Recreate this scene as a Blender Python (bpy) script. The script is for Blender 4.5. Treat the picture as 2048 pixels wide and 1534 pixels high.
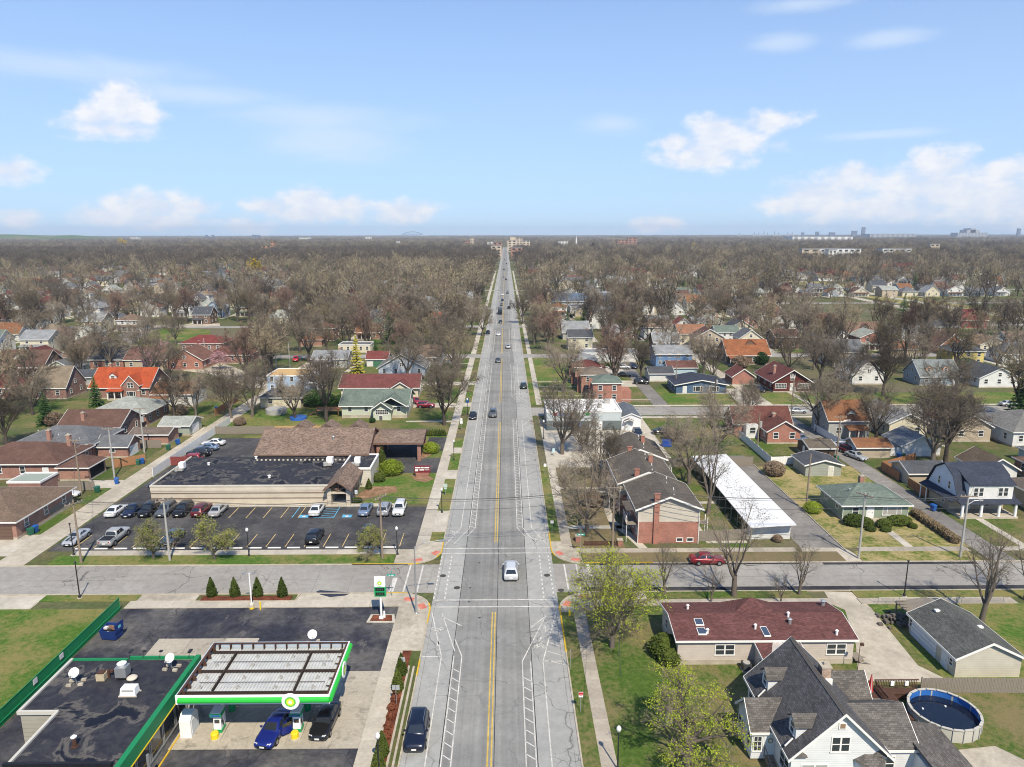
import bpy, math, random
import numpy as np
from math import radians as R, sin, cos, pi, sqrt, atan2
random.seed(7)
for o in list(bpy.data.objects): bpy.data.objects.remove(o)
S = bpy.context.scene
COL = S.collection
# ------------------------------------------------------------------ camera
H = 44.0                                   # drone height above the road, metres
FPX = 1420.0                               # focal length in pixels of a 2048 wide frame
PITCH = math.atan((767 - 467) / FPX); YAW = math.atan((1024 - 1012) / FPX); ROLL = 0.0016
cam_d = bpy.data.cameras.new('camera'); cam = bpy.data.objects.new('camera', cam_d); COL.objects.link(cam)
cam_d.sensor_width = 36.0; cam_d.lens = FPX / 2048 * 36.0
cam_d.clip_start = 0.5; cam_d.clip_end = 60000
fw = np.array([sin(YAW)*cos(PITCH), cos(YAW)*cos(PITCH), -sin(PITCH)])
r0 = np.array([cos(YAW), -sin(YAW), 0.0]); u0 = np.cross(r0, fw)
rt = r0*cos(ROLL) - u0*sin(ROLL); up = u0*cos(ROLL) + r0*sin(ROLL)
from mathutils import Matrix, Vector
m = Matrix(((rt[0], up[0], -fw[0], 0), (rt[1], up[1], -fw[1], 0), (rt[2], up[2], -fw[2], H), (0, 0, 0, 1)))
cam.matrix_world = m
S.camera = cam
def P(x, y, z=0.0):
 """ground position seen at photograph position (x, y), on the level z"""
 d = fw + rt*((x-1024)/FPX) - up*((y-767)/FPX)
 t = (z - H)/d[2]
 return (d[0]*t, d[1]*t)
# ------------------------------------------------------------------ sun and sky
SUN_EL = R(50); SUN_DIR = np.array([0.30, -0.954, 0.0]); SUN_DIR /= np.linalg.norm(SUN_DIR)
SUN_AZ = atan2(SUN_DIR[0], SUN_DIR[1])     # clockwise from +Y
sd = bpy.data.lights.new('sun', 'SUN'); sun = bpy.data.objects.new('sun', sd); COL.objects.link(sun)
sd.energy = 5.0; sd.angle = R(0.53); sd.color = (1.0, 0.90, 0.72)
sv = Vector((SUN_DIR[0]*cos(SUN_EL), SUN_DIR[1]*cos(SUN_EL), sin(SUN_EL)))
sun.rotation_euler = sv.to_track_quat('Z', 'Y').to_euler(); sun.location = (0, 0, 300)
W = bpy.data.worlds.new('World'); S.world = W; W.use_nodes = True
wt = W.node_tree; wn = wt.nodes; wl = wt.links; wn.clear()
class NT:
 """terse node building"""
 def __init__(s, t): s.t = t; s.n = t.nodes; s.l = t.links
 def node(s, typ, **kw):
  n = s.n.new(typ)
  for k, v in kw.items(): setattr(n, k, v)
  return n
 def put(s, sock, v):
  if isinstance(v, bpy.types.NodeSocket): s.l.new(v, sock)
  elif v is not None: sock.default_value = v
 def math(s, op, a, b=None, c=None, clamp=False):
  n = s.node('ShaderNodeMath', operation=op, use_clamp=clamp)
  s.put(n.inputs[0], a)
  if b is not None: s.put(n.inputs[1], b)
  if c is not None: s.put(n.inputs[2], c)
  return n.outputs[0]
 def vmath(s, op, a, b=None):
  n = s.node('ShaderNodeVectorMath', operation=op); s.put(n.inputs[0], a)
  if b is not None: s.put(n.inputs[1], b)
  return n.outputs['Value'] if op in ('LENGTH', 'DOT_PRODUCT') else n.outputs[0]
 def noise(s, vec, scale, detail=4, rough=.55, dist=0.0):
  n = s.node('ShaderNodeTexNoise'); s.put(n.inputs['Vector'], vec)
  n.inputs['Scale'].default_value = scale; n.inputs['Detail'].default_value = detail
  n.inputs['Roughness'].default_value = rough; n.inputs['Distortion'].default_value = dist
  return n.outputs['Fac']
 def ramp(s, fac, lo, hi, a=0.0, b=1.0, interp='SMOOTHSTEP'):
  n = s.node('ShaderNodeMapRange', interpolation_type=interp, clamp=True) if interp == 'LINEAR' else s.node('ShaderNodeMapRange', interpolation_type=interp)
  s.put(n.inputs[0], fac); n.inputs[1].default_value = lo; n.inputs[2].default_value = hi
  n.inputs[3].default_value = a; n.inputs[4].default_value = b
  return n.outputs[0]
 def mix(s, fac, a, b, mode='MIX'):
  n = s.node('ShaderNodeMix', data_type='RGBA', blend_type=mode)
  s.put(n.inputs[0], fac)
  for k, v in ((6, a), (7, b)):
   s.put(n.inputs[k], (*v, 1) if isinstance(v, (tuple, list)) and len(v) == 3 else v)
  return n.outputs[2]
w = NT(wt)
sky = w.node('ShaderNodeTexSky', sky_type='NISHITA', sun_disc=False)
sky.sun_elevation = SUN_EL; sky.sun_rotation = SUN_AZ
sky.altitude = 200; sky.air_density = 1.0; sky.dust_density = 0.15; sky.ozone_density = 2.5
tc = w.node('ShaderNodeTexCoord'); sx = w.node('ShaderNodeSeparateXYZ'); wl.new(tc.outputs['Generated'], sx.inputs[0])
az = w.math('ARCTAN2', sx.outputs[0], sx.outputs[1]); el = w.math('ARCSINE', sx.outputs[2])
azw = w.math('WRAP', az, R(40), R(-40))    # the same fair-weather clouds all round the horizon
cv = w.node('ShaderNodeCombineXYZ'); wl.new(azw, cv.inputs[0]); wl.new(el, cv.inputs[1])
cvo = cv.outputs[0]
def azel(x, y):
 d = fw + rt*((x-1024)/FPX) - up*((y-767)/FPX); d /= np.linalg.norm(d)
 return atan2(d[0], d[1]), math.asin(d[2])
CUM = [(245, 215, 62, 46), (190, 235, 52, 26), (285, 232, 48, 22), (230, 258, 85, 24),
 (300, 412, 95, 30), (225, 430, 75, 22), (385, 414, 50, 20), (335, 442, 110, 20),
 (615, 398, 60, 32), (545, 412, 60, 24), (690, 412, 62, 26), (640, 426, 130, 22), (805, 424, 76, 28), (490, 455, 50, 18), (40, 436, 40, 20),
 (1435, 258, 62, 36), (1350, 285, 40, 22), (1450, 290, 110, 36), (1540, 245, 62, 26), (1400, 318, 110, 26),
 (1705, 355, 60, 32), (1650, 385, 105, 34), (1600, 410, 80, 26), (1880, 330, 72, 38), (1860, 375, 130, 48), (2010, 345, 48, 30), (1990, 400, 150, 54), (1760, 420, 190, 34), (1320, 450, 60, 20), (20, 340, 45, 26)]
def field(items, vec):
 out = None
 for (x, y, rx, ry) in items:
  a, e = azel(x, y)
  d = w.vmath('SUBTRACT', vec, (a, e, 0)); d = w.vmath('MULTIPLY', d, (FPX/rx*.9, FPX/ry*.9, 0))
  q = w.math('SUBTRACT', 1.0, w.vmath('LENGTH', d))
  out = q if out is None else w.math('SMOOTH_MAX', out, q, 0.25)
 return out
st = w.vmath('MULTIPLY', cvo, (1.0, 1.5, 1.0))
n1 = w.noise(st, 30, 8, .56, .1); n2 = w.noise(st, 9, 3, .5)
wob = w.math('ADD', w.math('MULTIPLY', w.math('SUBTRACT', n1, .5), 1.5), w.math('MULTIPLY', w.math('SUBTRACT', n2, .5), .5))
cum = w.ramp(w.math('ADD', field(CUM, cvo), wob), 0.0, 0.72)
st2 = w.vmath('MULTIPLY', cvo, (1.0, 4.0, 1.0)); n3 = w.noise(st2, 7, 6, .6, .4)
CIR = [(640, 235, 190, 30), (660, 285, 150, 42), (390, 190, 170, 22), (130, 130, 220, 26), (1220, 250, 70, 20), (1560, 85, 60, 18), (1780, 75, 70, 18), (1600, 8, 90, 14), (1750, 270, 110, 10)]
cir = w.math('MULTIPLY', w.ramp(w.math('ADD', field(CIR, cvo), w.math('MULTIPLY', w.math('SUBTRACT', n3, .5), 1.5)), -0.15, 1.0), 0.55)
skyc = w.mix(w.ramp(el, .0, .55, .74, .16), w.mix(1.0, sky.outputs[0], (0.88, 1.37, 1.88), 'MULTIPLY'), (6.5, 8.4, 11.4))
skyc = w.mix(cir, skyc, (8.6, 9.8, 11.5))
skyc = w.mix(w.math('MULTIPLY', cum, .9), skyc, w.mix(w.ramp(n1, .35, .7), (8.9, 9.6, 11.0), (11.3, 11.2, 11.3)))
bg = w.node('ShaderNodeBackground'); wl.new(skyc, bg.inputs[0]); bg.inputs[1].default_value = 0.072
wo = w.node('ShaderNodeOutputWorld'); wl.new(bg.outputs[0], wo.inputs[0])
S.view_settings.view_transform = 'Standard'; S.view_settings.look = 'None'
S.view_settings.exposure = 0.30; S.view_settings.gamma = 1.0; S.view_settings.use_curve_mapping = False
S.render.engine = 'CYCLES'
cy = S.cycles
cy.max_bounces = 6; cy.diffuse_bounces = 2; cy.glossy_bounces = 2; cy.transmission_bounces = 4; cy.transparent_max_bounces = 16; cy.volume_bounces = 0
cy.use_adaptive_sampling = True; cy.adaptive_threshold = 0.02; cy.use_denoising = True
cy.filter_width = 1.05; cy.caustics_reflective = False; cy.caustics_refractive = False
W.cycles.sampling_method = 'MANUAL'; W.cycles.sample_map_resolution = 256
# ------------------------------------------------------------------ materials (all node based)
MATS = {}
def new_mat(name, rough=.85, spec=.25, metal=0.0):
 mt = bpy.data.materials.new(name); mt.use_nodes = True
 nt = NT(mt.node_tree); b = mt.node_tree.nodes['Principled BSDF']
 b.inputs['Roughness'].default_value = rough; b.inputs['Specular IOR Level'].default_value = spec; b.inputs['Metallic'].default_value = metal
 return mt, nt, b
def coords(nt, kind):
 t = nt.node('ShaderNodeTexCoord')
 return t.outputs['UV' if kind == 'uv' else 'Object' if kind == 'obj' else 'Generated']
def sc3(c, k): return (min(1, c[0]*k), min(1, c[1]*k), min(1, c[2]*k))
def bump(nt, b, h, strength=.3, dist=.02):
 n = nt.node('ShaderNodeBump'); n.inputs['Strength'].default_value = strength; n.inputs['Distance'].default_value = dist
 nt.l.new(h, n.inputs['Height']); nt.l.new(n.outputs[0], b.inputs['Normal'])
def stain(nt, v, col, lo=.72, hi=1.12, scale=.35):
 n = nt.noise(v, scale, 5, .6); return nt.mix(1.0, col, nt.ramp(n, .3, .7, lo, hi, 'LINEAR'), 'MULTIPLY')
def paint(name, c, rough=.6, spec=.3, metal=0.0, var=.12, scale=1.2, space='uv'):
 if name in MATS: return MATS[name]
 mt, nt, b = new_mat(name, rough, spec, metal)
 v = coords(nt, space); n = nt.noise(v, scale, 5, .6)
 nt.put(b.inputs['Base Color'], nt.mix(n, sc3(c, 1-var), sc3(c, 1+var)))
 MATS[name] = mt; return mt
def flat(name, c, rough=.5, spec=.4, metal=0.0, emit=0.0):
 if name in MATS: return MATS[name]
 mt, nt, b = new_mat(name, rough, spec, metal); b.inputs['Base Color'].default_value = (*c, 1)
 MATS[name] = mt; return mt
def shingle(c, var=.17):
 name = 'shingle_%d_%d_%d' % tuple(int(x*999) for x in c)
 if name in MATS: return MATS[name]
 mt, nt, b = new_mat(name, .92, .15); v = coords(nt, 'uv')
 br = nt.node('ShaderNodeTexBrick', offset=.5); nt.l.new(v, br.inputs['Vector'])
 br.inputs['Color1'].default_value = (*sc3(c, 1-var), 1); br.inputs['Color2'].default_value = (*sc3(c, 1+var), 1); br.inputs['Mortar'].default_value = (*sc3(c, .45), 1)
 br.inputs['Scale'].default_value = 1; br.inputs['Mortar Size'].default_value = .012; br.inputs['Brick Width'].default_value = .36; br.inputs['Row Height'].default_value = .17
 col = stain(nt, v, br.outputs[0], .8, 1.18, .45)
 col = nt.mix(1.0, col, nt.ramp(nt.noise(v, 6, 3, .7), .3, .7, .85, 1.15, 'LINEAR'), 'MULTIPLY')
 nt.put(b.inputs['Base Color'], col); bump(nt, b, br.outputs['Fac'], .35, -.02)
 MATS[name] = mt; return mt
def siding(c, step=.16):
 name = 'siding_%d_%d_%d_%d' % (*[int(x*999) for x in c], int(step*100))
 if name in MATS: return MATS[name]
 mt, nt, b = new_mat(name, .6, .3); v = coords(nt, 'uv')
 s = nt.node('ShaderNodeSeparateXYZ'); nt.l.new(v, s.inputs[0])
 fr = nt.math('FRACT', nt.math('DIVIDE', s.outputs[1], step)); ln = nt.ramp(fr, .0, .14, .62, 1.0)
 col = nt.mix(1.0, c, ln, 'MULTIPLY'); col = stain(nt, v, col, .86, 1.08, .5)
 nt.put(b.inputs['Base Color'], col); bump(nt, b, fr, .25, -.03)
 MATS[name] = mt; return mt
def brick(c=(.30, .11, .07), mortar=(.36, .30, .26)):
 name = 'brickwork_%d_%d_%d' % tuple(int(x*999) for x in c)
 if name in MATS: return MATS[name]
 mt, nt, b = new_mat(name, .9, .2); v = coords(nt, 'uv')
 br = nt.node('ShaderNodeTexBrick', offset=.5); nt.l.new(v, br.inputs['Vector'])
 br.inputs['Color1'].default_value = (*sc3(c, .7), 1); br.inputs['Color2'].default_value = (*sc3(c, 1.3), 1); br.inputs['Mortar'].default_value = (*mortar, 1)
 br.inputs['Scale'].default_value = 1; br.inputs['Mortar Size'].default_value = .012; br.inputs['Brick Width'].default_value = .24; br.inputs['Row Height'].default_value = .085
 nt.put(b.inputs['Base Color'], stain(nt, v, br.outputs[0], .82, 1.15, .6)); bump(nt, b, br.outputs['Fac'], .3, -.01)
 MATS[name] = mt; return mt
def ground_mat(name, fn, rough=.95, spec=.15):
 if name in MATS: return MATS[name]
 mt, nt, b = new_mat(name, rough, spec); v = coords(nt, 'obj')
 nt.put(b.inputs['Base Color'], fn(nt, v, b)); MATS[name] = mt; return mt
def vor_crack(nt, v, scale, width, dist=.6):
 nz = nt.node('ShaderNodeTexNoise'); nt.l.new(v, nz.inputs['Vector']); nz.inputs['Scale'].default_value = scale*2.2; nz.inputs['Detail'].default_value = 4
 vv = nt.vmath('ADD', v, nt.vmath('MULTIPLY', nz.outputs['Color'], (dist/scale, dist/scale, 0)))
 vo = nt.node('ShaderNodeTexVoronoi', feature='DISTANCE_TO_EDGE'); nt.l.new(vv, vo.inputs['Vector']); vo.inputs['Scale'].default_value = scale
 return nt.ramp(vo.outputs['Distance'], 0.0, width, 1.0, 0.0)
def grass_fn(g1, g2, dry, amount, scale=.12):
 def f(nt, v, b):
  n1 = nt.noise(v, scale, 5, .65); n2 = nt.noise(v, 1.7, 4, .7); n3 = nt.noise(v, 9, 3, .7)
  col = nt.mix(nt.ramp(n2, .3, .72), g1, g2)
  k = nt.math('ADD', n1, nt.math('MULTIPLY', nt.math('SUBTRACT', n2, .5), .5))
  col = nt.mix(nt.ramp(k, 1-amount-.16, 1-amount+.12), col, dry)
  return nt.mix(1.0, col, nt.ramp(n3, .25, .75, .62, 1.3, 'LINEAR'), 'MULTIPLY')
 return f
G_LUSH = ground_mat('grass_lush', grass_fn((.048, .110, .014), (.090, .160, .026), (.20, .175, .065), .47))
G_LAWN = ground_mat('grass_lawn', grass_fn((.045, .088, .014), (.085, .135, .024), (.18, .148, .07), .47))
G_WORN = ground_mat('grass_worn', grass_fn((.05, .085, .016), (.085, .12, .026), (.17, .135, .075), .60))
G_DRY = ground_mat('grass_dry', grass_fn((.08, .12, .02), (.15, .17, .035), (.34, .27, .13), .50, .22))
def lot_fn(base, patch, crack_a, scale=.07, lo=.75, hi=1.2, scuff=0.0):
 def f(nt, v, b):
  n1 = nt.noise(v, scale, 6, .62); n2 = nt.noise(v, 1.1, 5, .7); n3 = nt.noise(v, 14, 2, .6)
  col = nt.mix(nt.ramp(n1, .38, .66), base, patch)
  col = nt.mix(1.0, col, nt.ramp(n2, .28, .74, lo, hi, 'LINEAR'), 'MULTIPLY')
  col = nt.mix(1.0, col, nt.ramp(n3, .3, .7, .9, 1.1, 'LINEAR'), 'MULTIPLY')
  if scuff: col = nt.mix(nt.math('MULTIPLY', nt.ramp(nt.noise(nt.vmath('MULTIPLY', v, (1, .45, 1)), .55, 7, .72, .3), .57, .70), scuff), col, (.27, .245, .21))
  if crack_a > 0:
   ck = nt.math('MULTIPLY', vor_crack(nt, v, .13, .012), nt.ramp(nt.noise(v, .05, 2), .38, .6))
   ck2 = nt.math('MULTIPLY', vor_crack(nt, v, .5, .022), nt.ramp(nt.noise(v, .11, 2), .54, .66))
   col = nt.mix(nt.math('MULTIPLY', nt.math('MAXIMUM', ck, ck2), crack_a), col, sc3(base, .3))
  return col
 return f
def road_fn(c, c2):
 """worn carriageway: streaks along the wheel tracks, sealed cracks, dull patches"""
 base = lot_fn(c, c2, .5, .06, .84, 1.1)
 def f(nt, v, b):
  col = base(nt, v, b); st_ = nt.noise(nt.vmath('MULTIPLY', v, (1.3, .012, 1)), 1.0, 4, .6); tr = nt.noise(nt.vmath('MULTIPLY', v, (.08, .22, 1)), 1.0, 3, .5)
  col = nt.mix(1.0, col, nt.ramp(st_, .3, .7, .80, 1.14, 'LINEAR'), 'MULTIPLY')
  return nt.mix(1.0, col, nt.ramp(tr, .35, .65, .90, 1.08, 'LINEAR'), 'MULTIPLY')
 return f
A_ROAD = ground_mat('asphalt_road', road_fn((.215, .215, .208), (.265, .262, .25)))
A_PARKLANE = ground_mat('asphalt_parking_lane', lot_fn((.29, .292, .282), (.35, .348, .333), .75, .08, .84, 1.1))
A_SIDE = ground_mat('asphalt_side_street', lot_fn((.26, .245, .225), (.32, .305, .28), .9, .08, .82, 1.12))
A_LOT = ground_mat('asphalt_sealed', lot_fn((.045, .045, .051), (.095, .092, .092), .4, .10, .7, 1.3, .22))
A_GAS = ground_mat('asphalt_station', lot_fn((.032, .034, .048), (.12, .115, .11), .6, .13, .55, 1.4, .5))
A_BLACK = ground_mat('asphalt_fresh', lot_fn((.03, .031, .036), (.055, .055, .058), .0, .2))
A_OLD = ground_mat('asphalt_worn_drive', lot_fn((.17, .16, .15), (.25, .235, .215), .7, .1, .75, 1.2))
C_WALK = ground_mat('concrete_walk', lot_fn((.40, .365, .305), (.50, .46, .39), .25, .3, .84, 1.12))
ORD = 'first second third fourth fifth sixth seventh eighth ninth tenth eleventh twelfth thirteenth fourteenth fifteenth sixteenth seventeenth eighteenth nineteenth twentieth twenty-first twenty-second twenty-third twenty-fourth'.split()
C_PAD = ground_mat('concrete_pad', lot_fn((.33, .295, .24), (.46, .415, .34), .2, .14, .72, 1.2))
C_DRIVE = ground_mat('concrete_drive', lot_fn((.36, .32, .26), (.50, .45, .37), .35, .12, .78, 1.15))
C_CURB = ground_mat('concrete_curb', lot_fn((.38, .335, .265), (.47, .42, .34), .2, .5, .8, 1.1))
G_MULCH = ground_mat('mulch_red', lot_fn((.105, .032, .018), (.18, .06, .032), 0, .6, .5, 1.5))
G_MULCHB = ground_mat('mulch_brown', lot_fn((.22, .13, .075), (.30, .19, .12), 0, .6, .5, 1.4))
G_GRAVEL = ground_mat('gravel', lot_fn((.36, .34, .31), (.45, .43, .40), 0, .3, .7, 1.25))
def floor_fn(nt, v, b):
 n1 = nt.noise(v, .012, 6, .6); n2 = nt.noise(v, .11, 5, .7); n3 = nt.noise(v, 1.3, 4, .7); n4 = nt.noise(v, .0011, 3, .55)
 col = nt.mix(nt.ramp(n2, .34, .66), (.050, .095, .018), (.135, .11, .058))
 col = nt.mix(nt.ramp(n1, .44, .66), col, (.15, .128, .085))
 col = nt.mix(1.0, col, nt.ramp(n3, .25, .75, .6, 1.3, 'LINEAR'), 'MULTIPLY')
 return nt.mix(nt.ramp(n4, .5, .62), col, (.115, .095, .062))
G_BASE = ground_mat('ground_cover', floor_fn)
P_WHITE = ground_mat('paint_white', lot_fn((.50, .485, .45), (.66, .64, .60), .6, .8, .7, 1.1), .8)
P_YELLOW = ground_mat('paint_yellow', lot_fn((.50, .35, .075), (.64, .45, .11), .5, .8, .7, 1.1), .8)
P_TAN = ground_mat('paint_stall', lot_fn((.60, .44, .16), (.66, .52, .26), .3, .8, .8, 1.1), .8)
P_BLUE = ground_mat('paint_blue', lot_fn((.09, .36, .58), (.13, .44, .68), .3, .8, .8, 1.1), .8)
P_CURBY = ground_mat('paint_curb_yellow', lot_fn((.58, .37, .03), (.66, .44, .05), .2, .8, .75, 1.1), .8)
P_RED = ground_mat('paver_red', lot_fn((.50, .16, .12), (.56, .20, .15), 0, .8, .8, 1.1), .8)
TRIM = paint('trim_white', (.74, .73, .70), .55, .3, 0, .05)
TRIMT = paint('trim_tan', (.55, .49, .40), .6, .3, 0, .06)
GLASS = flat('window_glass', (.035, .042, .05), .08, .6)
GLASSC = paint('window_curtain', (.34, .33, .30), .3, .5, 0, .35, 6)
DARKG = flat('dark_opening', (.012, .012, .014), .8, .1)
BLACKM = flat('black_metal', (.02, .02, .022), .5, .4)
STEEL = paint('galvanised_steel', (.40, .41, .42), .45, .5, .6, .12)
GREYP = paint('grey_pole', (.36, .35, .33), .6, .3, 0, .1)
WHITEP = flat('white_enamel', (.78, .78, .77), .4, .4)
WOODP = paint('pole_wood', (.24, .19, .145), .9, .1, 0, .25, 4)
WOODF = paint('fence_wood_grey', (.23, .20, .165), .9, .1, 0, .3, 5)
WOODR = paint('fence_wood_cedar', (.33, .165, .085), .85, .1, 0, .25, 5)
WOODB = paint('deck_wood_brown', (.085, .045, .032), .8, .2, 0, .3, 4)
WOODN = paint('fence_wood_new', (.50, .32, .14), .85, .1, 0, .15, 5)
VINYL = paint('vinyl_white', (.72, .72, .70), .5, .3, 0, .05)
RUST = paint('rust_brown', (.085, .045, .033), .85, .2, .2, .4, 3)
BARK = paint('bark_grey', (.14, .118, .097), .95, .1, 0, .3, 5)
BARKD = paint('bark_dark', (.085, .07, .058), .95, .1, 0, .3, 5)
# ------------------------------------------------------------------ mesh building
class MB:
 def __init__(s): s.v = []; s.f = []; s.m = []
 def add(s, vs, fs, m=0):
  k = len(s.v); s.v += [tuple(map(float, q)) for q in vs]; s.f += [tuple(i+k for i in f) for f in fs]; s.m += [m]*len(fs); return s
 def box(s, x0, x1, y0, y1, z0, z1, m=0):
  return s.add([(x0,y0,z0),(x1,y0,z0),(x1,y1,z0),(x0,y1,z0),(x0,y0,z1),(x1,y0,z1),(x1,y1,z1),(x0,y1,z1)],
     [(0,3,2,1),(4,5,6,7),(0,1,5,4),(1,2,6,5),(2,3,7,6),(3,0,4,7)], m)
 def cbox(s, cx, cy, cz, sx, sy, sz, m=0): return s.box(cx-sx/2, cx+sx/2, cy-sy/2, cy+sy/2, cz-sz/2, cz+sz/2, m)
 def poly(s, pts, z=0.0, m=0):
  if sum(pts[i-1][0]*pts[i][1]-pts[i][0]*pts[i-1][1] for i in range(len(pts))) < 0: pts = pts[::-1]
  return s.add([(p[0], p[1], z) for p in pts], [tuple(range(len(pts)))], m)
 def prism(s, pts, z0, z1, m=0):
  if sum(pts[i-1][0]*pts[i][1]-pts[i][0]*pts[i-1][1] for i in range(len(pts))) < 0: pts = pts[::-1]
  n = len(pts); vs = [(p[0], p[1], z0) for p in pts]+[(p[0], p[1], z1) for p in pts]
  return s.add(vs, [tuple(range(n))[::-1], tuple(range(n, 2*n))]+[(i, (i+1) % n, n+(i+1) % n, n+i) for i in range(n)], m)
 def ext(s, prof, a0, a1, axis='x', m=0):
  """profile of (h, z) points run along x (h is y) or along y (h is x)"""
  n = len(prof)
  if axis == 'x': vs = [(a0, h, z) for h, z in prof]+[(a1, h, z) for h, z in prof]
  else: vs = [(h, a0, z) for h, z in prof]+[(h, a1, z) for h, z in prof]
  fs = [tuple(range(n)), tuple(range(2*n-1, n-1, -1))]+[((i+1) % n, i, n+i, n+(i+1) % n) for i in range(n)]
  return s.add(vs, fs, m)
 def cyl(s, p0, p1, r0, r1=None, n=8, m=0, cap=True):
  r1 = r0 if r1 is None else r1
  p0 = np.array(p0, float); p1 = np.array(p1, float); d = p1-p0; L = np.linalg.norm(d) or 1; d = d/L
  a = np.cross(d, (0, 0, 1) if abs(d[2]) < .9 else (1, 0, 0)); a /= np.linalg.norm(a); b = np.cross(d, a)
  vs = []
  for p, r in ((p0, r0), (p1, r1)):
   for i in range(n):
    t = 2*pi*i/n; vs.append(p+r*(a*cos(t)+b*sin(t)))
  fs = [(i, (i+1) % n, n+(i+1) % n, n+i) for i in range(n)]
  if cap: fs += [tuple(range(n))[::-1], tuple(range(n, 2*n))]
  return s.add(vs, fs, m)
 def lathe(s, prof, n=12, c=(0, 0), m=0):
  k = len(prof); vs = [(c[0]+r*cos(2*pi*i/n), c[1]+r*sin(2*pi*i/n), z) for r, z in prof for i in range(n)]
  fs = [(j*n+i, j*n+(i+1) % n, (j+1)*n+(i+1) % n, (j+1)*n+i) for j in range(k-1) for i in range(n)]
  fs += [tuple(range(n))[::-1], tuple(range((k-1)*n, k*n))]
  return s.add(vs, fs, m)
 def tube(s, pts, r, n=5, m=0):
  for a, b in zip(pts[:-1], pts[1:]): s.cyl(a, b, r, r, n, m, True)
  return s
 def mesh(s, name, mats, smooth=False):
  me = bpy.data.meshes.new(name); me.from_pydata(s.v, [], s.f)
  for q in (mats if isinstance(mats, (list, tuple)) else [mats]): me.materials.append(q)
  if any(s.m): me.polygons.foreach_set('material_index', s.m)
  if smooth: me.polygons.foreach_set('use_smooth', [True]*len(s.f))
  metre_uv(me); return me
 def build(s, name, mats, parent=None, smooth=False, loc=None, rotz=0):
  return link(name, s.mesh(name, mats, smooth), parent, loc, rotz)
def metre_uv(me):
 """UV in metres: u runs level, v runs up the face"""
 nf = len(me.polygons)
 if not nf: return
 nl = len(me.loops); vi = np.empty(nl, np.int32); me.loops.foreach_get('vertex_index', vi)
 co = np.empty(len(me.vertices)*3); me.vertices.foreach_get('co', co); co = co.reshape(-1, 3)
 nr = np.empty(nf*3); me.polygons.foreach_get('normal', nr); nr = nr.reshape(-1, 3)
 lt = np.empty(nf, np.int32); me.polygons.foreach_get('loop_total', lt)
 n = np.repeat(nr, lt, axis=0); u = np.stack([-n[:, 1], n[:, 0], np.zeros(nl)], 1); L = np.linalg.norm(u, axis=1)
 fl = L < .05; u[fl] = (1, 0, 0); L[fl] = 1; u /= L[:, None]; v = np.cross(n, u); v[fl] = (0, 1, 0)
 p = co[vi]; uv = np.stack([(p*u).sum(1), (p*v).sum(1)], 1)
 la = me.uv_layers.new(name='UVMap'); la.data.foreach_set('uv', uv.astype(np.float32).ravel())
def link(name, me, parent=None, loc=None, rotz=0):
 o = bpy.data.objects.new(name, me); COL.objects.link(o)
 if parent is not None: o.parent = parent
 if loc is not None: o.location = loc
 if rotz: o.rotation_euler[2] = rotz
 return o
def thing(name, label, cat, loc=(0, 0, 0), rotz=0.0, group=None):
 o = bpy.data.objects.new(name, None); COL.objects.link(o); o.empty_display_size = .3
 o.location = loc; o.rotation_euler[2] = rotz; o['label'] = label; o['category'] = cat
 if group: o['group'] = group
 return o
def tag(o, label, cat, group=None):
 o['label'] = label; o['category'] = cat
 if group: o['group'] = group
 return o
def struct(o): o['kind'] = 'structure'; return o
def stuff(o, label, cat): o['kind'] = 'stuff'; o['label'] = label; o['category'] = cat; return o
def copy_tree(o, loc, rotz=0.0, label=None, group=None, scale=None):
 r = o.copy(); COL.objects.link(r); r.location = loc; r.rotation_euler[2] = rotz
 if label: r['label'] = label
 if group: r['group'] = group
 if scale: r.scale = scale
 for ch in o.children:
  c = ch.copy(); COL.objects.link(c); c.parent = r
  for g in ch.children:
   d = g.copy(); COL.objects.link(d); d.parent = c
 return r
CACHE = {}
def cached(key, fn):
 if key not in CACHE: CACHE[key] = fn()
 return CACHE[key]
FOOT = []                                   # built footprints (x0, x1, y0, y1): trees keep off them
def keep(x0, x1, y0, y1, pad=0.0): FOOT.append((min(x0, x1)-pad, max(x0, x1)+pad, min(y0, y1)-pad, max(y0, y1)+pad))
def sheet(name, pts, z, mat, px=True, parent=None):
 """a level sheet of ground, outline in photograph positions on the ground or in metres"""
 q = [P(*p) for p in pts] if px else pts
 o = MB().poly(q, z).build(name, mat, parent)
 if parent is None: struct(o)
 return o
def rect(name, x0, x1, y0, y1, z, mat, parent=None):
 return sheet(name, [(x0, y0), (x1, y0), (x1, y1), (x0, y1)], z, mat, False, parent)
# ------------------------------------------------------------------ ground, roads, pavements
RX0, RX1, CX = -9.1, 6.25, -1.55
far = 13000
g = struct(MB().poly([(-far, -200), (far, -200), (far, far), (-far, far)], 0).build('ground', G_BASE))
road = rect('road', RX0, RX1, -60, 2350, .03, A_PARKLANE)
rect('traffic_lanes', -5.75, 2.62, -60, 2350, .034, A_ROAD, road)
for x in (-5.78, 2.6, CX+.4): rect('tar_seam', x-.035, x+.035, -60, 900, .038, A_BLACK, road)
for x in (RX0+.45, RX1-.45): rect('gutter_joint', x-.025, x+.025, -60, 300, .0375, A_OLD, road)
st1 = rect('side_street', -420, 420, 81.6, 89.4, .026, A_SIDE)
rect('patched_asphalt', RX1+3.5, 66, 81.75, 82.75, .030, A_BLACK, st1); rect('patched_asphalt', 43, 64, 88.7, 89.35, .030, A_BLACK, st1)
rect('patched_asphalt', 11, 40, 88.9, 89.35, .030, A_BLACK, st1)
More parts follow.
